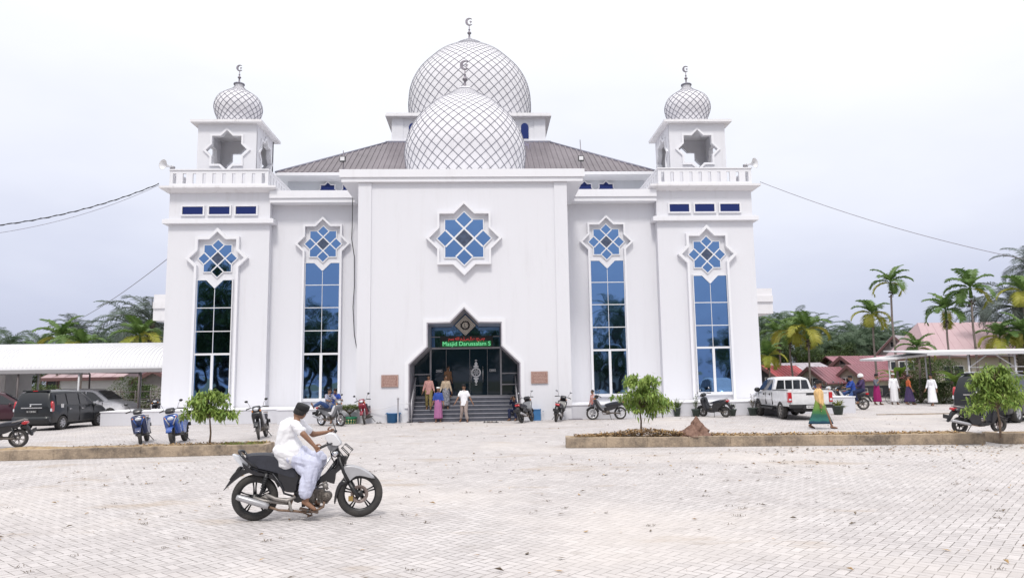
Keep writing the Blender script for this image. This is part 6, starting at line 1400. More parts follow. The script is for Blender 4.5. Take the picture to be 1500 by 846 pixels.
# dark board behind the middle sapling (wheelbarrow-like black chair)
T = thing('plastic_chair', 'black chair mostly hidden behind the middle sapling', 'chair', gp(957, 611, -.3), radians(-70)); b = MB(); b.box(-.25, .25, -.24, .24, .42, .46); b.build('seat', 'black', T); b = MB(); b.obox((-.27, 0, .72), V((.02, 0, .0)), V((0, .25, 0)), V((-.05, 0, .27))); b.build('backrest', 'black', T)
for sx in (-1, 1):
    for sy in (-1, 1): b = MB(); b.tube([(sx*.22, sy*.21, .43), (sx*.27, sy*.25, 0)], .02, 6); b.build('leg', 'black', T)
b = MB(); b.box(-.31, .31, -.2, .2, 0, .03)
o = b.build('drain_cover', 'tin'); o.location = gp(843, 614, 0); tag(o, 'flat metal drain cover on the ground left of the side-on motorbike', 'drain cover')
b = MB(); b.box(-1.35, 1.35, -.55, .55, 0, .74, m=0); b.box(-1.38, 1.38, -.58, .58, .742, .79, m=1); o = b.build('white_block', ['plinth', 'trim']); o.location = (onY(1205, 600, 1.9).x, 1.9, 0); tag(o, 'low white masonry block between the pickup and the parked motorbikes', 'masonry block')
b = MB(); b.box(-26, 26, -.06, .06, 0, .035); o = b.build('kerb', 'kerb'); o.location = (44.5, -.6, 0); tag(o, kind='structure')
# ================================================================== CANOPIES
M['sheet_white'] = mat('white_ribbed_sheet', (.72, .72, .74), .45, var=.06, vscale=.6); M['post'] = mat('white_steel_post', (.55, .55, .57), .45); M['postdark'] = mat('dark_steel_post', (.14, .12, .12), .6); M['under'] = mat('grey_truss_steel', (.30, .29, .30), .6)
T = thing('carport', 'long white barrel roofed carport left of the mosque', 'carport', (0, 0, 0)); b = MB(); n_ = 14; prof = []
for i in range(n_+1):
    a = pi*(.5*i/n_); prof.append((6.0+3.6*(1-cos(a)), 2.62+1.55*sin(a)))
for i in range(1, n_+1):
    a = pi/2*(1-i/n_); prof.append((13.2-3.6*(1-cos(a)), 2.62+1.55*sin(a)))
x = -46.
nst = 0; vs = []; xs_ = []
while x < -15.3: xs_ += [(x, 0), (x+.09, 0), (x+.12, .06), (x+.18, .06), (x+.21, 0)]; x += .21
for x, dz in xs_:
    for (y, z) in prof: vs.append((x, y, z+dz))
m_ = len(prof); b.add(vs, [(i*m_+j, (i+1)*m_+j, (i+1)*m_+j+1, i*m_+j+1) for i in range(len(xs_)-1) for j in range(m_-1)], smooth=False); b.build('roof', 'sheet_white', T, fix=False)
b = MB(); b.box(-46, -15.3, 5.93, 5.985, 2.50, 2.70); b.build('fascia', 'under', T)
for k in range(9):
    x = -17.2-k*3.1
    for y in (6.1, 13.0): b = MB(); b.tube([(x, y, 0), (x, y, 2.56)], .05, 8); b.build('post', 'post' if k % 2 else 'postdark', T)
    b = MB(); b.tube([(x, 6.1, 2.56), (x, 13.0, 2.56)], .04, 6); b.tube([(x, 6.1, 2.56), (x, 9.6, 4.05), (x, 13, 2.56)], .03, 6); b.build('truss', 'under', T)
T = thing('carport', 'flat white roofed carport at the right edge behind the people carrier', 'carport', (0, 0, 0)); z0 = 2.86
ca = onY(1355, 519, 8); b = MB(); x0, x1 = ca.x, 50.
b.add([(x0, 7.8, 2.92), (x1, 6.6, 3.0), (x1, 15, 3.35), (x0+1.5, 15, 3.3), (x0, 7.8, 2.99), (x1, 6.6, 3.07), (x1, 15, 3.42), (x0+1.5, 15, 3.37)], [(0, 3, 2, 1), (4, 5, 6, 7), (0, 1, 5, 4), (1, 2, 6, 5), (2, 3, 7, 6), (3, 0, 4, 7)]); b.build('roof', 'sheet_white', T)
b = MB(); b.add([(x0-.03, 7.74, 2.84), (x1, 6.54, 2.93), (x1, 6.59, 2.93), (x0-.03, 7.79, 2.84), (x0-.03, 7.74, 3.02), (x1, 6.54, 3.11), (x1, 6.59, 3.11), (x0-.03, 7.79, 3.02)], [(0, 3, 2, 1), (4, 5, 6, 7), (0, 1, 5, 4), (1, 2, 6, 5), (2, 3, 7, 6), (3, 0, 4, 7)]); b.build('fascia', 'post', T)
for k in range(6):
    x = x0+2.6+k*2.7; y = 8.1-k*.1
    b = MB(); b.tube([(x, y, 0), (x, y, 2.88)], .055, 8); b.build('post', 'post', T)
    b = MB(); b.tube([(x, y, 2.1), (x+(-1.2 if k % 2 else 1.2), y, 2.88)], .03, 6); b.tube([(x, y, 2.75), (x+.2, 14.5, 3.15)], .035, 6); b.build('brace', 'post', T)
    b = MB(); b.tube([(x+1.3, 13.8, 0), (x+1.3, 13.8, 3.1)], .05, 8); b.build('post', 'postdark', T)
b = MB(); b.tube([(x0+2.6, 8.1, 2.12), (x1, 7.0, 2.2)], .025, 6); b.tube([(x0+2.6, 8.1, 1.6), (x0+8, 7.9, 1.6)], .02, 6); b.build('rail', 'post', T)
T = thing('awning', 'thin white flat awning on posts just left of the right carport', 'awning', (0, 0, 0)); q0, q1 = onY(1293, 528.5, 13), onY(1362, 519, 11); b = MB()
b.add([(q0.x, 13, q0.z), (q1.x+.6, 10.6, q1.z), (q1.x+1.2, 14.6, q1.z+.1), (q0.x+.6, 17, q0.z+.1)]+[(q0.x, 13, q0.z+.13), (q1.x+.6, 10.6, q1.z+.13), (q1.x+1.2, 14.6, q1.z+.23), (q0.x+.6, 17, q0.z+.23)], [(0, 3, 2, 1), (4, 5, 6, 7), (0, 1, 5, 4), (1, 2, 6, 5), (2, 3, 7, 6), (3, 0, 4, 7)]); b.build('roof', 'sheet_white', T)
for t in (.12, .5, .9): p = q0.lerp(q1, t); b = MB(); b.tube([(p.x+.2, p.y+.3, 0), (p.x+.2, p.y+.3, p.z)], .045, 7); b.build('post', 'post', T)
# ================================================================== HOUSES
M['maroon_roof'] = mat('maroon_metal_roof', (.27, .105, .13), .5, var=.22, vscale=.8, stretch=(1, 1, 1)); M['red_roof'] = mat('bright_red_roof', (.42, .06, .07), .5, var=.12, vscale=.8); M['pink_roof'] = mat('pink_metal_roof', (.48, .34, .36), .5, var=.07, vscale=.3); M['tin_roof'] = mat('pale_tin_roof', (.42, .38, .42), .5, var=.3, vscale=1.2)
M['house_cream'] = mat('cream_house_wall', (.56, .50, .43), .8, var=.1, vscale=1); M['house_grey'] = mat('bare_grey_gable', (.40, .37, .38), .85, var=.15, vscale=2); M['house_white'] = mat('white_house_wall', (.68, .67, .68), .8, var=.08, vscale=1); M['win_dark'] = mat('dark_window', (.025, .028, .035), .15); M['fence'] = mat('black_stone_fence', (.055, .055, .065), .7, var=.4, vscale=3); M['fence_pale'] = mat('pale_fence_relief', (.30, .28, .27), .8, var=.3, vscale=6); M['timber'] = mat('brown_barge_board', (.14, .07, .07), .7)
def ribs(mb, a, b_, c, d, n, r=.03, m=0):
    a, b_, c, d = map(V, (a, b_, c, d))
    for i in range(n+1):
        t = i/n; mb.tube([a.lerp(b_, t)+V((0, 0, r*.6)), d.lerp(c, t)+V((0, 0, r*.6))], r, 4, m=m, smooth=False)
def house(label, x0, x1, y0, y1, ze, zr, wall='house_cream', roof='maroon_roof', gable='front', ov=.5, wins=(), group='houses beyond the black fence', xr=None, door=None, rz=0.):
    """gable 'front': ridge runs in y with a gable facing the mosque yard; 'side': ridge runs in x"""
    T = thing('house', label, 'house', ((x0+x1)/2, y0, 0), rz, group); cx, w2 = (x1-x0)/2, 0; X0, X1 = -(x1-x0)/2, (x1-x0)/2; D = y1-y0; xr = 0 if xr is None else xr
    b = MB()
    if gable == 'front': b.prism([(X0, 0), (X1, 0), (X1, ze), (xr, zr), (X0, ze)], 0, D)
    elif gable == 'side': b.prism([(0, 0), (D, 0), (D, ze), (D/2, zr), (0, ze)], X0, X1, 'x')
    else: b.box(X0, X1, 0, D, 0, ze)
    b.build('wall', wall, T)
    b = MB(); th = .10
    if gable == 'front':
        for s_ in (-1, 1):
            xe = X0-ov if s_ < 0 else X1+ov; wx = X0 if s_ < 0 else X1; sl_ = (zr-ze)/abs(xr-wx); zE = ze-ov*sl_
            b.prism([(xr, zr+.03), (xe, zE+.03), (xe, zE+.03+th), (xr, zr+.03+th)], -ov, D+ov, m=0); ribs(b, (xr, -ov, zr+th+.03), (xr, D+ov, zr+th+.03), (xe, D+ov, zE+th+.03), (xe, -ov, zE+th+.03), int((D+2*ov)/.6), m=0)
            b.prism([(xr, zr-.18), (xe, zE-.18), (xe, zE+.14), (xr, zr+.14)], -ov-.06, -ov-.003, m=1)
    elif gable == 'hip':
        hx = D*.12; e_ = ze-.05; A4 = [(X0-ov, -ov, e_), (X1+ov, -ov, e_), (X1+ov, D+ov, e_), (X0-ov, D+ov, e_)]; R2 = [(X0+hx, D/2, zr), (X1-hx, D/2, zr)]
        b.add(A4+R2, [(0, 1, 5, 4), (1, 2, 5), (2, 3, 4, 5), (3, 0, 4), (0, 3, 2, 1)], m=0); ribs(b, A4[0], A4[1], R2[1], R2[0], int((X1-X0)/.8), r=.02); b.box(X0-ov, X1+ov, -ov-.05, -ov-.003, e_-.2, e_, m=1)
    else:
        sl_ = (zr-ze)/(D/2); zE = ze-ov*sl_
        b.prism([(-ov, zE+.03), (D/2, zr+.03), (D/2, zr+.03+th), (-ov, zE+.03+th)], X0-ov, X1+ov, 'x', m=0); b.prism([(D+ov, zE+.03), (D/2, zr+.03), (D/2, zr+.03+th), (D+ov, zE+.03+th)], X0-ov, X1+ov, 'x', m=0)
        ribs(b, (X0-ov, -ov, zE+th+.03), (X1+ov, -ov, zE+th+.03), (X1+ov, D/2, zr+th+.03), (X0-ov, D/2, zr+th+.03), int((X1-X0+2*ov)/.8), r=.02, m=0); b.box(X0-ov, X1+ov, -ov-.05, -ov-.003, zE-.12, zE+.12, m=1)
    b.build('roof', [roof, 'timber'], T)
    for (wx, wz, ww, wh) in wins:
        q = MB(); q.box(wx-ww/2, wx+ww/2, -.04, -.004, wz, wz+wh); o = q.build('window', 'win_dark', T)
        q = MB(); q.ring([(wx-ww/2-.08, wz-.08), (wx+ww/2+.08, wz-.08), (wx+ww/2+.08, wz+wh+.08), (wx-ww/2-.08, wz+wh+.08)], [(wx-ww/2, wz), (wx+ww/2, wz), (wx+ww/2, wz+wh), (wx-ww/2, wz+wh)], -.09, -.003)
        if ww > 1: q.box(wx-.03, wx+.03, -.08, -.041, wz, wz+wh)
        q.build('frame', 'house_white' if wall != 'house_white' else 'timber', o)
    if door: q = MB(); q.box(door-.45, door+.45, -.05, -.004, 0, 2.1); q.build('door', 'timber', T)
    return T
def X(px, Y): return onY(px, 550, Y).x
def Z(px, py, Y): return onY(px, py, Y).z
house('red roofed shed with grey gable nearest the mosque at right', X(1098, 30), X(1140, 30), 30, 35.5, Z(1120, 553, 30), Z(1126, 537, 30), 'fence', 'red_roof', 'front', .35, [(-1.1, 1.0, .8, .6), (.6, 1.0, .8, .6)], rz=radians(-50))
house('shed with long pale tin roof behind the red roofed shed', X(1150, 38), X(1215, 38), 38, 44, Z(1180, 543, 38), Z(1180, 532, 38), 'house_grey', 'tin_roof', 'side', .5)
house('cream porch with low maroon gable roof left of the larger house', X(1166, 29), X(1208, 29), 29, 34, Z(1180, 557, 28), Z(1185, 539, 28), 'house_cream', 'maroon_roof', 'front', .45, [(.2, .2, 1.7, 1.35)], rz=radians(-52))
house('large cream house with wide maroon roof in the middle behind the fence', X(1205, 33), X(1268, 33), 33, 45, Z(1250, 549, 33), Z(1236, 523, 33), 'house_cream', 'maroon_roof', 'front', .55, [(-1.6, .7, 1.2, .9), (.0, 2.75, .5, .35)], rz=radians(-52))
house('cream front wing with a small maroon gable facing the lane', X(1226, 29.5), X(1262, 29.5), 29.5, 34, Z(1240, 553, 29), Z(1245, 536, 29), 'house_cream', 'maroon_roof', 'front', .4, [(-.3, .6, 1.1, .9)], rz=radians(-50))
house('long low maroon roofed house wing right of the cream house', X(1262, 36), X(1352, 36), 36, 47, Z(1300, 551, 36), Z(1300, 520, 36), 'house_cream', 'maroon_roof', 'side', .8, [(-3, .6, 1.6, 1.1), (2.5, .6, 1.6, 1.1)])
house('tall house with bare grey gable rising behind the maroon roofs', X(1280, 48), X(1352, 48), 48, 58, Z(1300, 530, 48), Z(1327, 492, 48), 'house_grey', 'tin_roof', 'front', .7, [(-.4, Z(1310, 508, 48), .3, .6), (.4, Z(1310, 508, 48), .3, .6)], rz=radians(-46))
house('big house under a large pink metal roof behind the right palms', X(1368, 32), X(1520, 32), 32, 38, Z(1400, 520, 32), Z(1400, 472, 35), 'house_cream', 'pink_roof', 'hip', .8, [(-8.6, 2.2, .5, .7), (-7.8, 2.2, .5, .7), (-7, 2.2, .5, .7), (-3, .8, 1.8, 1.6)], door=-5.2)
house('white house with faded pink roof behind the left carport', onY(75, 550, 24).x, onY(176, 550, 24).x, 24, 30, Z(120, 552, 24), Z(120, 541, 24)+.3, 'house_white', 'pink_roof', 'side', .5, [(-2.4, 1.3, .8, .9)], group='houses beyond the left carport')
house('brown house with a slanting roof at the far left of the tower foot', onY(196, 550, 26).x, onY(262, 550, 26).x, 26, 33, Z(210, 560, 26), Z(225, 543, 26), 'house_grey', 'maroon_roof', 'front', .6, [(-1.2, .6, 1.6, 1.2)], group='houses beyond the left carport')
# small white hut at left edge
b = MB(); b.box(0, 3.2, 0, 2.5, 0, 2.5); b.box(-.1, 3.3, -.1, 2.6, 2.502, 2.62); o = b.build('hut', 'house_white'); o.location = (onY(8, 550, 10).x-3.2, 10, 0); tag(o, 'small plain white hut at the left edge under the carport', 'hut')
# fence
T = thing('stone_fence', 'low black stone fence with pale ornaments along the far lane', 'fence', (0, 0, 0)); a_, b__ = onZ(1238, 582.0), onZ(1345, 582.6); d = (b__-a_); L_ = d.length; T.location = a_; T.rotation_euler = (0, 0, atan2(d.y, d.x)); b = MB(); b.box(-14, L_, 0, .2, 0, .86, m=0); b.box(-14, L_, -.05, .25, .862, .95, m=0); b.box(-14, L_, -.25, .3, 0, .1, m=1); b.build('fence_wall', ['fence', 'fence_pale'], T)
b = MB(); x = -13.5
while x < L_-.3:
    b.ring([(x, .2), (x+.55, .2), (x+.55, .75), (x, .75)], [(x+.07, .27), (x+.48, .27), (x+.48, .68), (x+.07, .68)], -.04, -.003); b.tube([(x+.275, -.02, .27), (x+.275, -.02, .6)], .03, 5); x += 1.05
b.build('ornament', 'fence_pale', T)
# low railing at the left
T = thing('fence', 'low dark railing fence behind the left carport', 'fence', (0, 16, 0)); b = MB()
for z in (.3, .9, 1.4): b.tube([(-46, 0, z), (-19, 0, z)], .03, 5)
for k in range(28): b.tube([(-46+k, 0, 0), (-46+k, 0, 1.5)], .035, 5)
b.build('railing', 'postdark', T)
# ================================================================== TREES
M['areca'] = leafmat('areca_leaf', (.08, .155, .045), (.17, .26, .07), 1.2); M['areca_y'] = leafmat('areca_leaf_yellow', (.26, .30, .05), (.46, .42, .08), .8); M['oilpalm'] = leafmat('oil_palm_leaf', (.06, .105, .06), (.12, .17, .10), .7); M['oilpalm_g'] = leafmat('grey_palm_leaf', (.075, .10, .085), (.14, .17, .15), .7)
M['ptrunk'] = mat('ringed_palm_trunk', (.26, .22, .20), .9, vscale=3, col2=(.14, .11, .10), stretch=(1, 1, 6)); M['otrunk'] = mat('rough_palm_trunk', (.09, .075, .06), .95, var=.4, vscale=5); M['bleaf'] = leafmat('broad_leaf', (.055, .10, .03), (.13, .18, .055), .6); M['bleaf2'] = leafmat('broad_leaf_dark', (.025, .05, .015), (.06, .09, .025), .6); M['banana'] = leafmat('banana_leaf', (.12, .22, .03), (.22, .32, .06), 1.5)
def frond(mb, o, az, elev, L_, nl, lw, ll, droop, m, r, lift=.35, twist=0.):
    """arched rachis with two rows of narrow leaflets"""
    pts = []; d = V((cos(az)*cos(elev), sin(az)*cos(elev), sin(elev))); p = V(o); n = 12; e = elev
    for i in range(n+1):
        pts.append(p.copy()); e -= droop/n*(1+i/n); p = p+V((cos(az)*cos(e), sin(az)*cos(e), sin(e)))*L_/n
    mb.tube(pts, [.03*L_/3*(1-.8*i/n)+.004 for i in range(n+1)], 4, m=m)
    for i in range(nl):
        t = .10+.9*i/nl; f = t*n; k = min(n-1, int(f)); q = pts[k].lerp(pts[k+1], f-k); tg = (pts[k+1]-pts[k]).normalized(); sd_ = tg.cross(V((0, 0, 1))); 
        if sd_.length < .05: sd_ = V((-sin(az), cos(az), 0))
        sd_.normalize(); upv = sd_.cross(tg); l = ll*(sin(pi*min(1, t*.9+.12))**.6)*r.uniform(.85, 1.1)
        for s_ in (-1, 1):
            dd = (sd_*s_*.8+tg*.55+upv*(lift+r.uniform(-.12, .12))).normalized(); w_ = tg*lw*.5; a = q; m1 = q+dd*l*.5; tip = q+dd*l-V((0, 0, l*.35*r.uniform(.5, 1.3)))
            mb.add([a-w_*.4, a+w_*.4, m1+w_, m1-w_, tip], [(0, 1, 2, 3), (3, 2, 4)], m, False)
def areca_parts(H, seed, yellow=.2, L_=1.9, nf=11):
    r = random.Random(seed); c = MB(); top = V((0, 0, H))
    for i in range(nf):
        az = i*2.4+r.uniform(-.3, .3); t = i/(nf-1); el = radians(78)-t*radians(74); y_ = 1 if (t > 1-yellow*1.3 or r.random() < yellow*.4) else 0
        frond(c, top+V((0, 0, -.15*t)), az, el, L_*r.uniform(.9, 1.1), 30, .105, .66, radians(45+45*t*r.uniform(.7, 1.3)), y_, r, .3)
    me = c.mesh('areca_crown', ['areca', 'areca_y'])
    t = MB(); bend = r.uniform(-.2, .2); t.tube([(0, 0, 0), (bend*.3, 0, H*.3), (bend, .05, H*.65), (bend*.4, 0, H-.75)], [.11, .085, .075, .07], 8); tm = t.mesh('areca_trunk', 'ptrunk')
    s = MB(); s.tube([(bend*.4, 0, H-.75), (bend*.2, 0, H-.4), (0, 0, H)], [.10, .105, .04], 8, m=0)
    for k in range(30): a = r.uniform(0, 6.3); s.ball((bend*.4+.22*cos(a)*r.random(), .22*sin(a)*r.random(), H-.85-r.random()*.45), .045, 5, m=1)
    sm = s.mesh('areca_shaft', ['areca', 'otrunk']); return me, tm, sm
def oil_parts(H, seed, L_=3.6, nf=22, grey=False, nl=34):
    r = random.Random(seed); c = MB()
    for i in range(nf):
        az = i*2.4+r.uniform(-.3, .3); t = i/(nf-1); el = radians(80)-t*radians(95)
        frond(c, (0, 0, H), az, el, L_*r.uniform(.85, 1.1), nl, .07, .85, radians(60+40*t), 0, r, .1+r.uniform(-.2, .3))
    me = c.mesh('oil_crown', 'oilpalm_g' if grey else 'oilpalm'); t = MB(); t.tube([(0, 0, 0), (0, 0, H*.5), (0, 0, H)], [.33, .28, .30], 9)
    for k in range(50): a = k*2.4; z = H*(.15+.85*k/50); t.tube([(cos(a)*.25, sin(a)*.25, z), (cos(a)*.42, sin(a)*.42, z+.18)], [.07, .03], 4)
    return me, t.mesh('oil_trunk', 'otrunk')
def broad_parts(H, W, seed, n=5200, ls=.26, mats=('bleaf', 'bleaf2')):
    """trunk, limbs and leaf clumps spread through the volume"""
    r = random.Random(seed); t = MB(); t.tube([(0, 0, 0), (r.uniform(-.2, .2), 0, H*.25), (r.uniform(-.3, .3), .1, H*.45)], [.035*H, .026*H, .018*H], 8); cl = []
    for i in range(26):
        a = r.uniform(0, 6.3); u = r.uniform(.35, .95); rad = W*.5*sqrt(max(.08, 1-((u-.6)/.45)**2))*r.uniform(.25, 1); p = V((cos(a)*rad, sin(a)*rad, H*u)); cl.append((p, W*r.uniform(.09, .17))); t.tube([(0, 0, H*r.uniform(.25, .45)), (p.x*.5, p.y*.5, p.z*.78), p], [.012*H, .007*H, .002*H], 5)
    c = MB()
    for i in range(n):
        p, cr = r.choice(cl); d = V((r.gauss(0, 1), r.gauss(0, 1), r.gauss(0, .75))); d = d.normalized()*cr*r.random()**.4; leaf(c, p+d, ls*r.uniform(.6, 1.3), ls*.5, r.uniform(0, 6.3), r.uniform(-.9, .6), 0 if r.random() < .6 else 1, .2, drop=.03)
    return c.mesh('crown', list(mats)), t.mesh('trunk', 'otrunk')
def plant(name, label, cat, loc, parts, rz=0., s=1., group=None):
    T = thing(name, label, cat, loc, rz, group, s=s)
    for nm, me in parts: link_mesh(nm, me, T)
    return T
AR = [areca_parts(6.2, 1, .12), areca_parts(6.2, 2, .35), areca_parts(6.2, 3, .03)]
OI = [oil_parts(6.5, 4), oil_parts(6.5, 5), oil_parts(6.5, 6, grey=True), oil_parts(6.5, 8, nf=26)]
BR = [broad_parts(8, 7, 1), broad_parts(8, 8, 2), broad_parts(8, 6, 3)]
GA = 'areca palms among the houses'
def areca(px, ptop, Y, label, k=0, rz=0., cs=1.):
    """palm whose crown centre projects at (px, ptop)"""
    p = onY(px, ptop, Y); s = p.z/6.2; me, tm, sm = AR[k]; T = thing('areca_palm', label, 'palm tree', (p.x, Y, 0), rz, GA)
    T.scale = (1, 1, 1)
    for nm, m_ in (('trunk', tm), ('crownshaft', sm), ('crown', me)):
        o = link_mesh(nm, m_, T)
        if nm == 'trunk': o.scale = (1, 1, s)
        else: o.scale = (cs, cs, cs); o.location = (0, 0, p.z-6.2*cs)
    return T
areca(1304, 412, 20, 'tall slender areca palm with a dark seed bunch, tallest left of the pink roof', 0, .3, .92)
areca(1277, 458, 23, 'areca palm with yellow drooping fronds left of the tallest one', 1, 1.2, .95)
areca(1385, 452, 21, 'areca palm with seed cluster in front of the pink roof, left of a pair', 2, 2.2, 1.05)
areca(1421, 420, 20, 'tall areca palm in front of the pink roof, right of a pair', 2, .9, 1.15)
areca(1343, 508, 16, 'short areca palm standing by the end of the white awning', 0, 3.3, .8)
areca(1181, 480, 27, 'areca palm with long curving fronds above the red shed', 1, 1.9, 1.25)
areca(1158, 486, 29, 'yellowish areca palm just left of the long fronded one', 1, .4, 1.15)
areca(1141, 488, 34, 'green areca palm behind the yellowish one by the mosque corner', 2, 2.8, 1.25)
areca(1124, 520, 26, 'short bright areca palm next to the mosque corner', 1, 4, .95)
areca(1464, 492, 19, 'yellow leaved areca palm over the right carport', 1, 5, 1.0)
areca(1500, 485, 18, 'areca palm cut off by the right edge above the carport', 0, 2.5, 1.1)
areca(1498, 425, 22, 'bright areca palm high at the right edge of the photo', 1, 1, 1.1)
areca(88, 492, 24, 'areca palm above the left carport roof, left of the pair', 0, .8, 1.2)
areca(120, 505, 20, 'low yellow-green areca palm above the left carport', 1, 2.8, 1.0)
areca(205, 492, 21, 'bright areca palm left of the tower above the carport', 1, 4.1, 1.2)
areca(62, 520, 20, 'areca palm seen under and over the left carport beside the white house', 0, 1.1, .9)
def oil(px, ptop, Y, k, label, rz=0., cs=1., grp='oil palms behind the houses'):
    p = onY(px, ptop, Y); T = thing('oil_palm', label, 'palm tree', (p.x, Y, 0), rz, grp); me, tm = OI[k]; o = link_mesh('trunk', tm, T); o.scale = (cs, cs, p.z/6.5); o = link_mesh('crown', me, T); o.scale = (cs, cs, cs); o.location = (0, 0, p.z-6.5*cs); return T
oil(1490, 450, 30, 2, 'greyish oil palm with shaggy fronds at the right edge behind the pink roof', .6, 1.35, None)
oil(1512, 395, 34, 2, 'grey oil palm crown at the top right edge', 1.6, 1.2, None)
oil(1440, 455, 44, 2, 'grey oil palm rising behind the pink roof between two arecas', 2.6, 1.1, None)
oil(222, 472, 34, 2, 'big dark shaggy palm close behind the left tower', .4, 1.5, None)
oil(190, 478, 40, 1, 'leafy green palm left of the big shaggy palm by the tower', 1.4, 1.2, None)
oil(112, 488, 48, 2, 'grey-green palm standing tallest in the middle of the left tree line', 2.2, 1.1, None)
oil(15, 506, 50, 0, 'palm at the far left edge of the left tree line', .3, .95, None)
oil(38, 514, 52, 3, 'low round palm second from the left edge', 2.0, .85, None)
rnd = random.Random(21)
specR = [(1118, 462, 70), (1134, 458, 74), (1150, 462, 66), (1166, 455, 72), (1184, 462, 68), (1200, 470, 60), (1216, 478, 64), (1232, 484, 58), (1248, 482, 70), (1262, 488, 60), (1278, 486, 66), (1292, 490, 58), (1308, 488, 70), (1326, 492, 62), (1344, 492, 72), (1225, 500, 54), (1250, 503, 52), (1272, 500, 54), (1205, 497, 52), (1130, 490, 52), (1365, 490, 68), (1385, 494, 72)]
def where(px):
    return ('right of the mosque corner' if px < 1200 else 'above the cream house' if px < 1290 else 'left of the pink roof' if px < 1360 else 'behind the pink roof')
for i, (px, py, Y) in enumerate(specR):
    oil(px, py+(20 if px < 1240 else 8), Y, i % 4 if i % 4 != 2 else 3, 'dark green oil palm in the dense tree line %s' % where(px), rnd.uniform(0, 6), rnd.uniform(1.0, 1.35), 'oil palms in the right tree line '+where(px))
for i, (px, py, Y) in enumerate([(60, 500, 60), (140, 503, 56), (160, 498, 62), (175, 492, 50), (-10, 500, 60), (90, 508, 60), (235, 490, 44)]):
    oil(px, py+10, Y, (0, 1, 3)[i % 3], 'dark oil palm in the tree line over the left carport', rnd.uniform(0, 6), rnd.uniform(.9, 1.2), 'oil palms in the left tree line')
def broad(px, ptop, Y, k, label, H=8., grp=None, rz=0, ws=1.):
    p = onY(px, ptop, Y); s = max(.2, p.z/8/.97); T = thing('broadleaf_tree', label, 'tree', (p.x, Y, 0), rz, grp); c, t = BR[k]
    for nm, me in (('trunk', t), ('crown', c)): o = link_mesh(nm, me, T); o.scale = (s*ws, s*ws, s)
    return T
for i, (px, py, Y) in enumerate([(1125, 500, 44), (1150, 503, 46), (1172, 508, 44), (1195, 510, 46), (1216, 505, 50), (1240, 508, 56), (1262, 506, 60), (1285, 508, 60), (1310, 506, 64), (1340, 505, 62), (1372, 505, 60)]):
    broad(px, py, Y, i % 3, 'dense bushy tree in the green belt %s' % where(px), grp='bushy trees '+where(px), rz=i, ws=1.3)
for i, (px, py, Y) in enumerate([(10, 515, 30), (45, 518, 34), (150, 515, 36), (185, 505, 40), (215, 500, 44), (240, 505, 46), (100, 512, 44), (-20, 515, 34)]):
    broad(px, py, Y, i % 3, 'dense bushy tree behind the left carport', grp='bushy trees behind the left carport', rz=i*2, ws=1.35)
# hedges and bushes by the fence
def bush(label, loc, W, H, m='bleaf2', n=1400, seed=1, cat='bush', group=None, ls=.12):
    r = random.Random(seed); T = thing('bush', label, cat, loc, 0, group); b = MB()
    for k in range(7): a = k*.9; b.tube([(0, 0, 0), (cos(a)*W*.3, sin(a)*W*.25, H*.7)], [.03, .012], 5)
    b.build('stem', 'bark', T); f = MB()
    for i in range(n):
        a = r.uniform(0, 6.3); u = r.random(); rad = W*.5*sqrt(max(.05, 1-(u-.35)**2*1.9))*sqrt(r.random())*(1+.3*mnoise.noise(V((cos(a)*2, sin(a)*2, u*3+seed)))); leaf(f, V((cos(a)*rad, sin(a)*rad*.8, H*u)), ls*r.uniform(.7, 1.4), ls*.4, r.uniform(0, 6.3), r.uniform(-.6, 1.), 0, .2, drop=.03)
    f.build('foliage', m, T, fix=False)
p = onZ(1350, 590); bush('round leafy bush by the fence between the orange and white clad walkers', tuple(p), 2.6, 1.5, 'bleaf2', 2200, 2)
p = onZ(1382, 591); bush('dark clipped hedge block right of the striding man in white', tuple(p), 2.0, 1.25, 'bleaf2', 2400, 3)
p = onZ(1405, 585); bush('light green creeper covered shrub under the right carport', tuple(p+V((0, 4, 0))), 3.6, 2.9, 'bleaf', 2600, 4, ls=.2)
p = onZ(1465, 585); bush('tall shrub with yellowish leaves at the back of the right carport', tuple(p+V((0, 6, 0))), 4.0, 2.8, 'bleaf', 2200, 5, ls=.2)
for i, (px, h_) in enumerate(((5, 2.2), (40, 2.0), (66, 1.9), (190, 2.4), (212, 1.8), (150, 1.2))):
    bush('leafy bush number %s from the left seen beneath the left carport' % ('one', 'two', 'three', 'five', 'six', 'four')[i], (onY(px, 570, 18).x, 18, 0), 3.2, h_, 'bleaf', 1500, 20+i, ls=.16, group='bushes beneath the left carport')
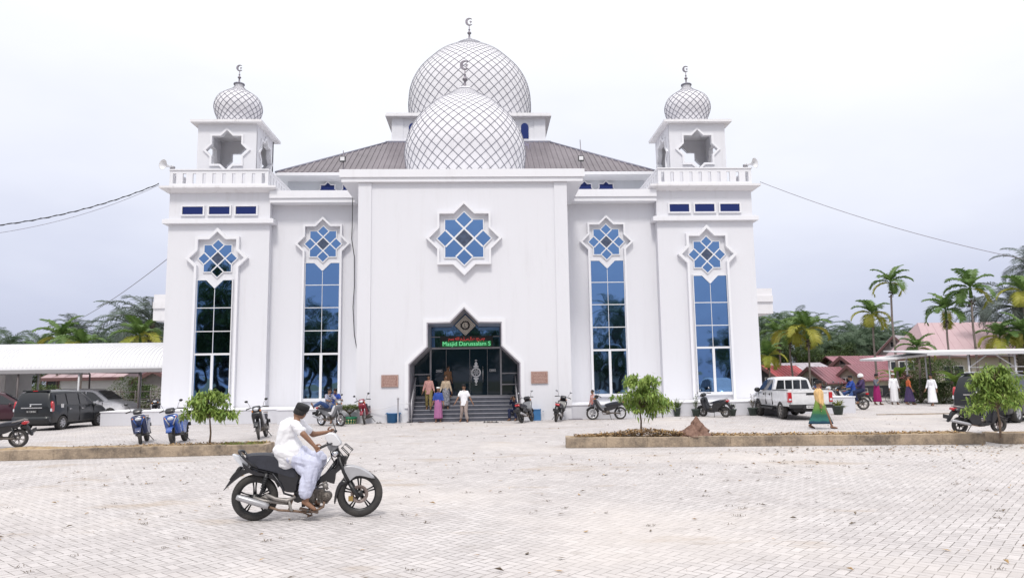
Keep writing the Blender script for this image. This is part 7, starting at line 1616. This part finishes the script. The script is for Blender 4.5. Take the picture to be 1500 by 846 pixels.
def banana(px, Y, H, label, seed):
    r = random.Random(seed); p = onY(px, 570, Y); T = thing('banana_plant', label, 'banana plant', (p.x, Y, 0)); b = MB(); b.tube([(0, 0, 0), (0, 0, H*.45)], [.12, .08], 8); b.build('stem', 'areca', T); f = MB()
    for i in range(9):
        az = i*2.4; el = r.uniform(.7, 1.35); L_ = H*.62*r.uniform(.8, 1.1); e = el; q = V((0, 0, H*.42)); pts = [q.copy()]
        for k in range(8): e -= .16; q = q+V((cos(az)*cos(e), sin(az)*cos(e), sin(e)))*L_/8; pts.append(q.copy())
        sd_ = V((-sin(az), cos(az), 0)); vs = []
        for k, q in enumerate(pts): w_ = .26*sin(pi*min(.97, .08+k/8.6)); vs += [q-sd_*w_+V((0, 0, .05)), q, q+sd_*w_+V((0, 0, .05))]
        f.add(vs, [(k*3+j, k*3+j+1, k*3+j+4, k*3+j+3) for k in range(8) for j in (0, 1)], smooth=True)
    f.build('foliage', 'banana', T, fix=False)
banana(1316, 20.5, 3.2, 'banana plant with broad bright leaves behind the stone fence', 2); banana(1400, 17, 2.6, 'banana plant behind the hedge near the right carport', 5)
# trees across the road behind the photographer (they show in the window glass)
GB = 'trees across the road facing the mosque'
for i, (x, y, s, k) in enumerate([(-30, -50, 1.9, 0), (-34, -56, 2.2, 2), (-19, -52, 1.35, 1), (-9, -58, 1.4, 1), (1, -54, 1.3, 2), (-25, -62, 1.6, 1), (-14, -54, 1.35, 2), (-4, -66, 1.5, 0), (6, -60, 1.25, 1), (-38, -60, 1.9, 2), (-46, -52, 1.8, 1), (18, -66, 1.2, 0), (40, -70, 1.3, 2), (30, -72, 1.2, 1)]):
    T = plant('broadleaf_tree', 'large spreading tree across the road from the mosque', 'tree', (x, y, 0), (('trunk', BR[k][1]), ('crown', BR[k][0])), i, s, GB)
for i, (x, y, s) in enumerate([(18.5, -52, 1.5), (27, -58, 1.1)]):
    plant('oil_palm', 'palm tree across the road from the mosque', 'palm tree', (x, y, 0), (('trunk', OI[i][1]), ('crown', OI[i][0])), i, s, 'palms across the road facing the mosque')
for i in range(20):
    plant('broadleaf_tree', 'lower bushy tree filling the gaps across the road from the mosque', 'tree', (-52+i*5.2+(i*7 % 3), -49-(i*5 % 4), 0), (('trunk', BR[i % 3][1]), ('crown', BR[i % 3][0])), i*1.3, (.95 if i < 12 else .6)+.1*(i % 3), 'lower trees across the road facing the mosque')
house('low house with tin roof across the road from the mosque', 8, 26, -76, -68, 3.2, 5.2, 'house_cream', 'tin_roof', 'side', .6, group=None)
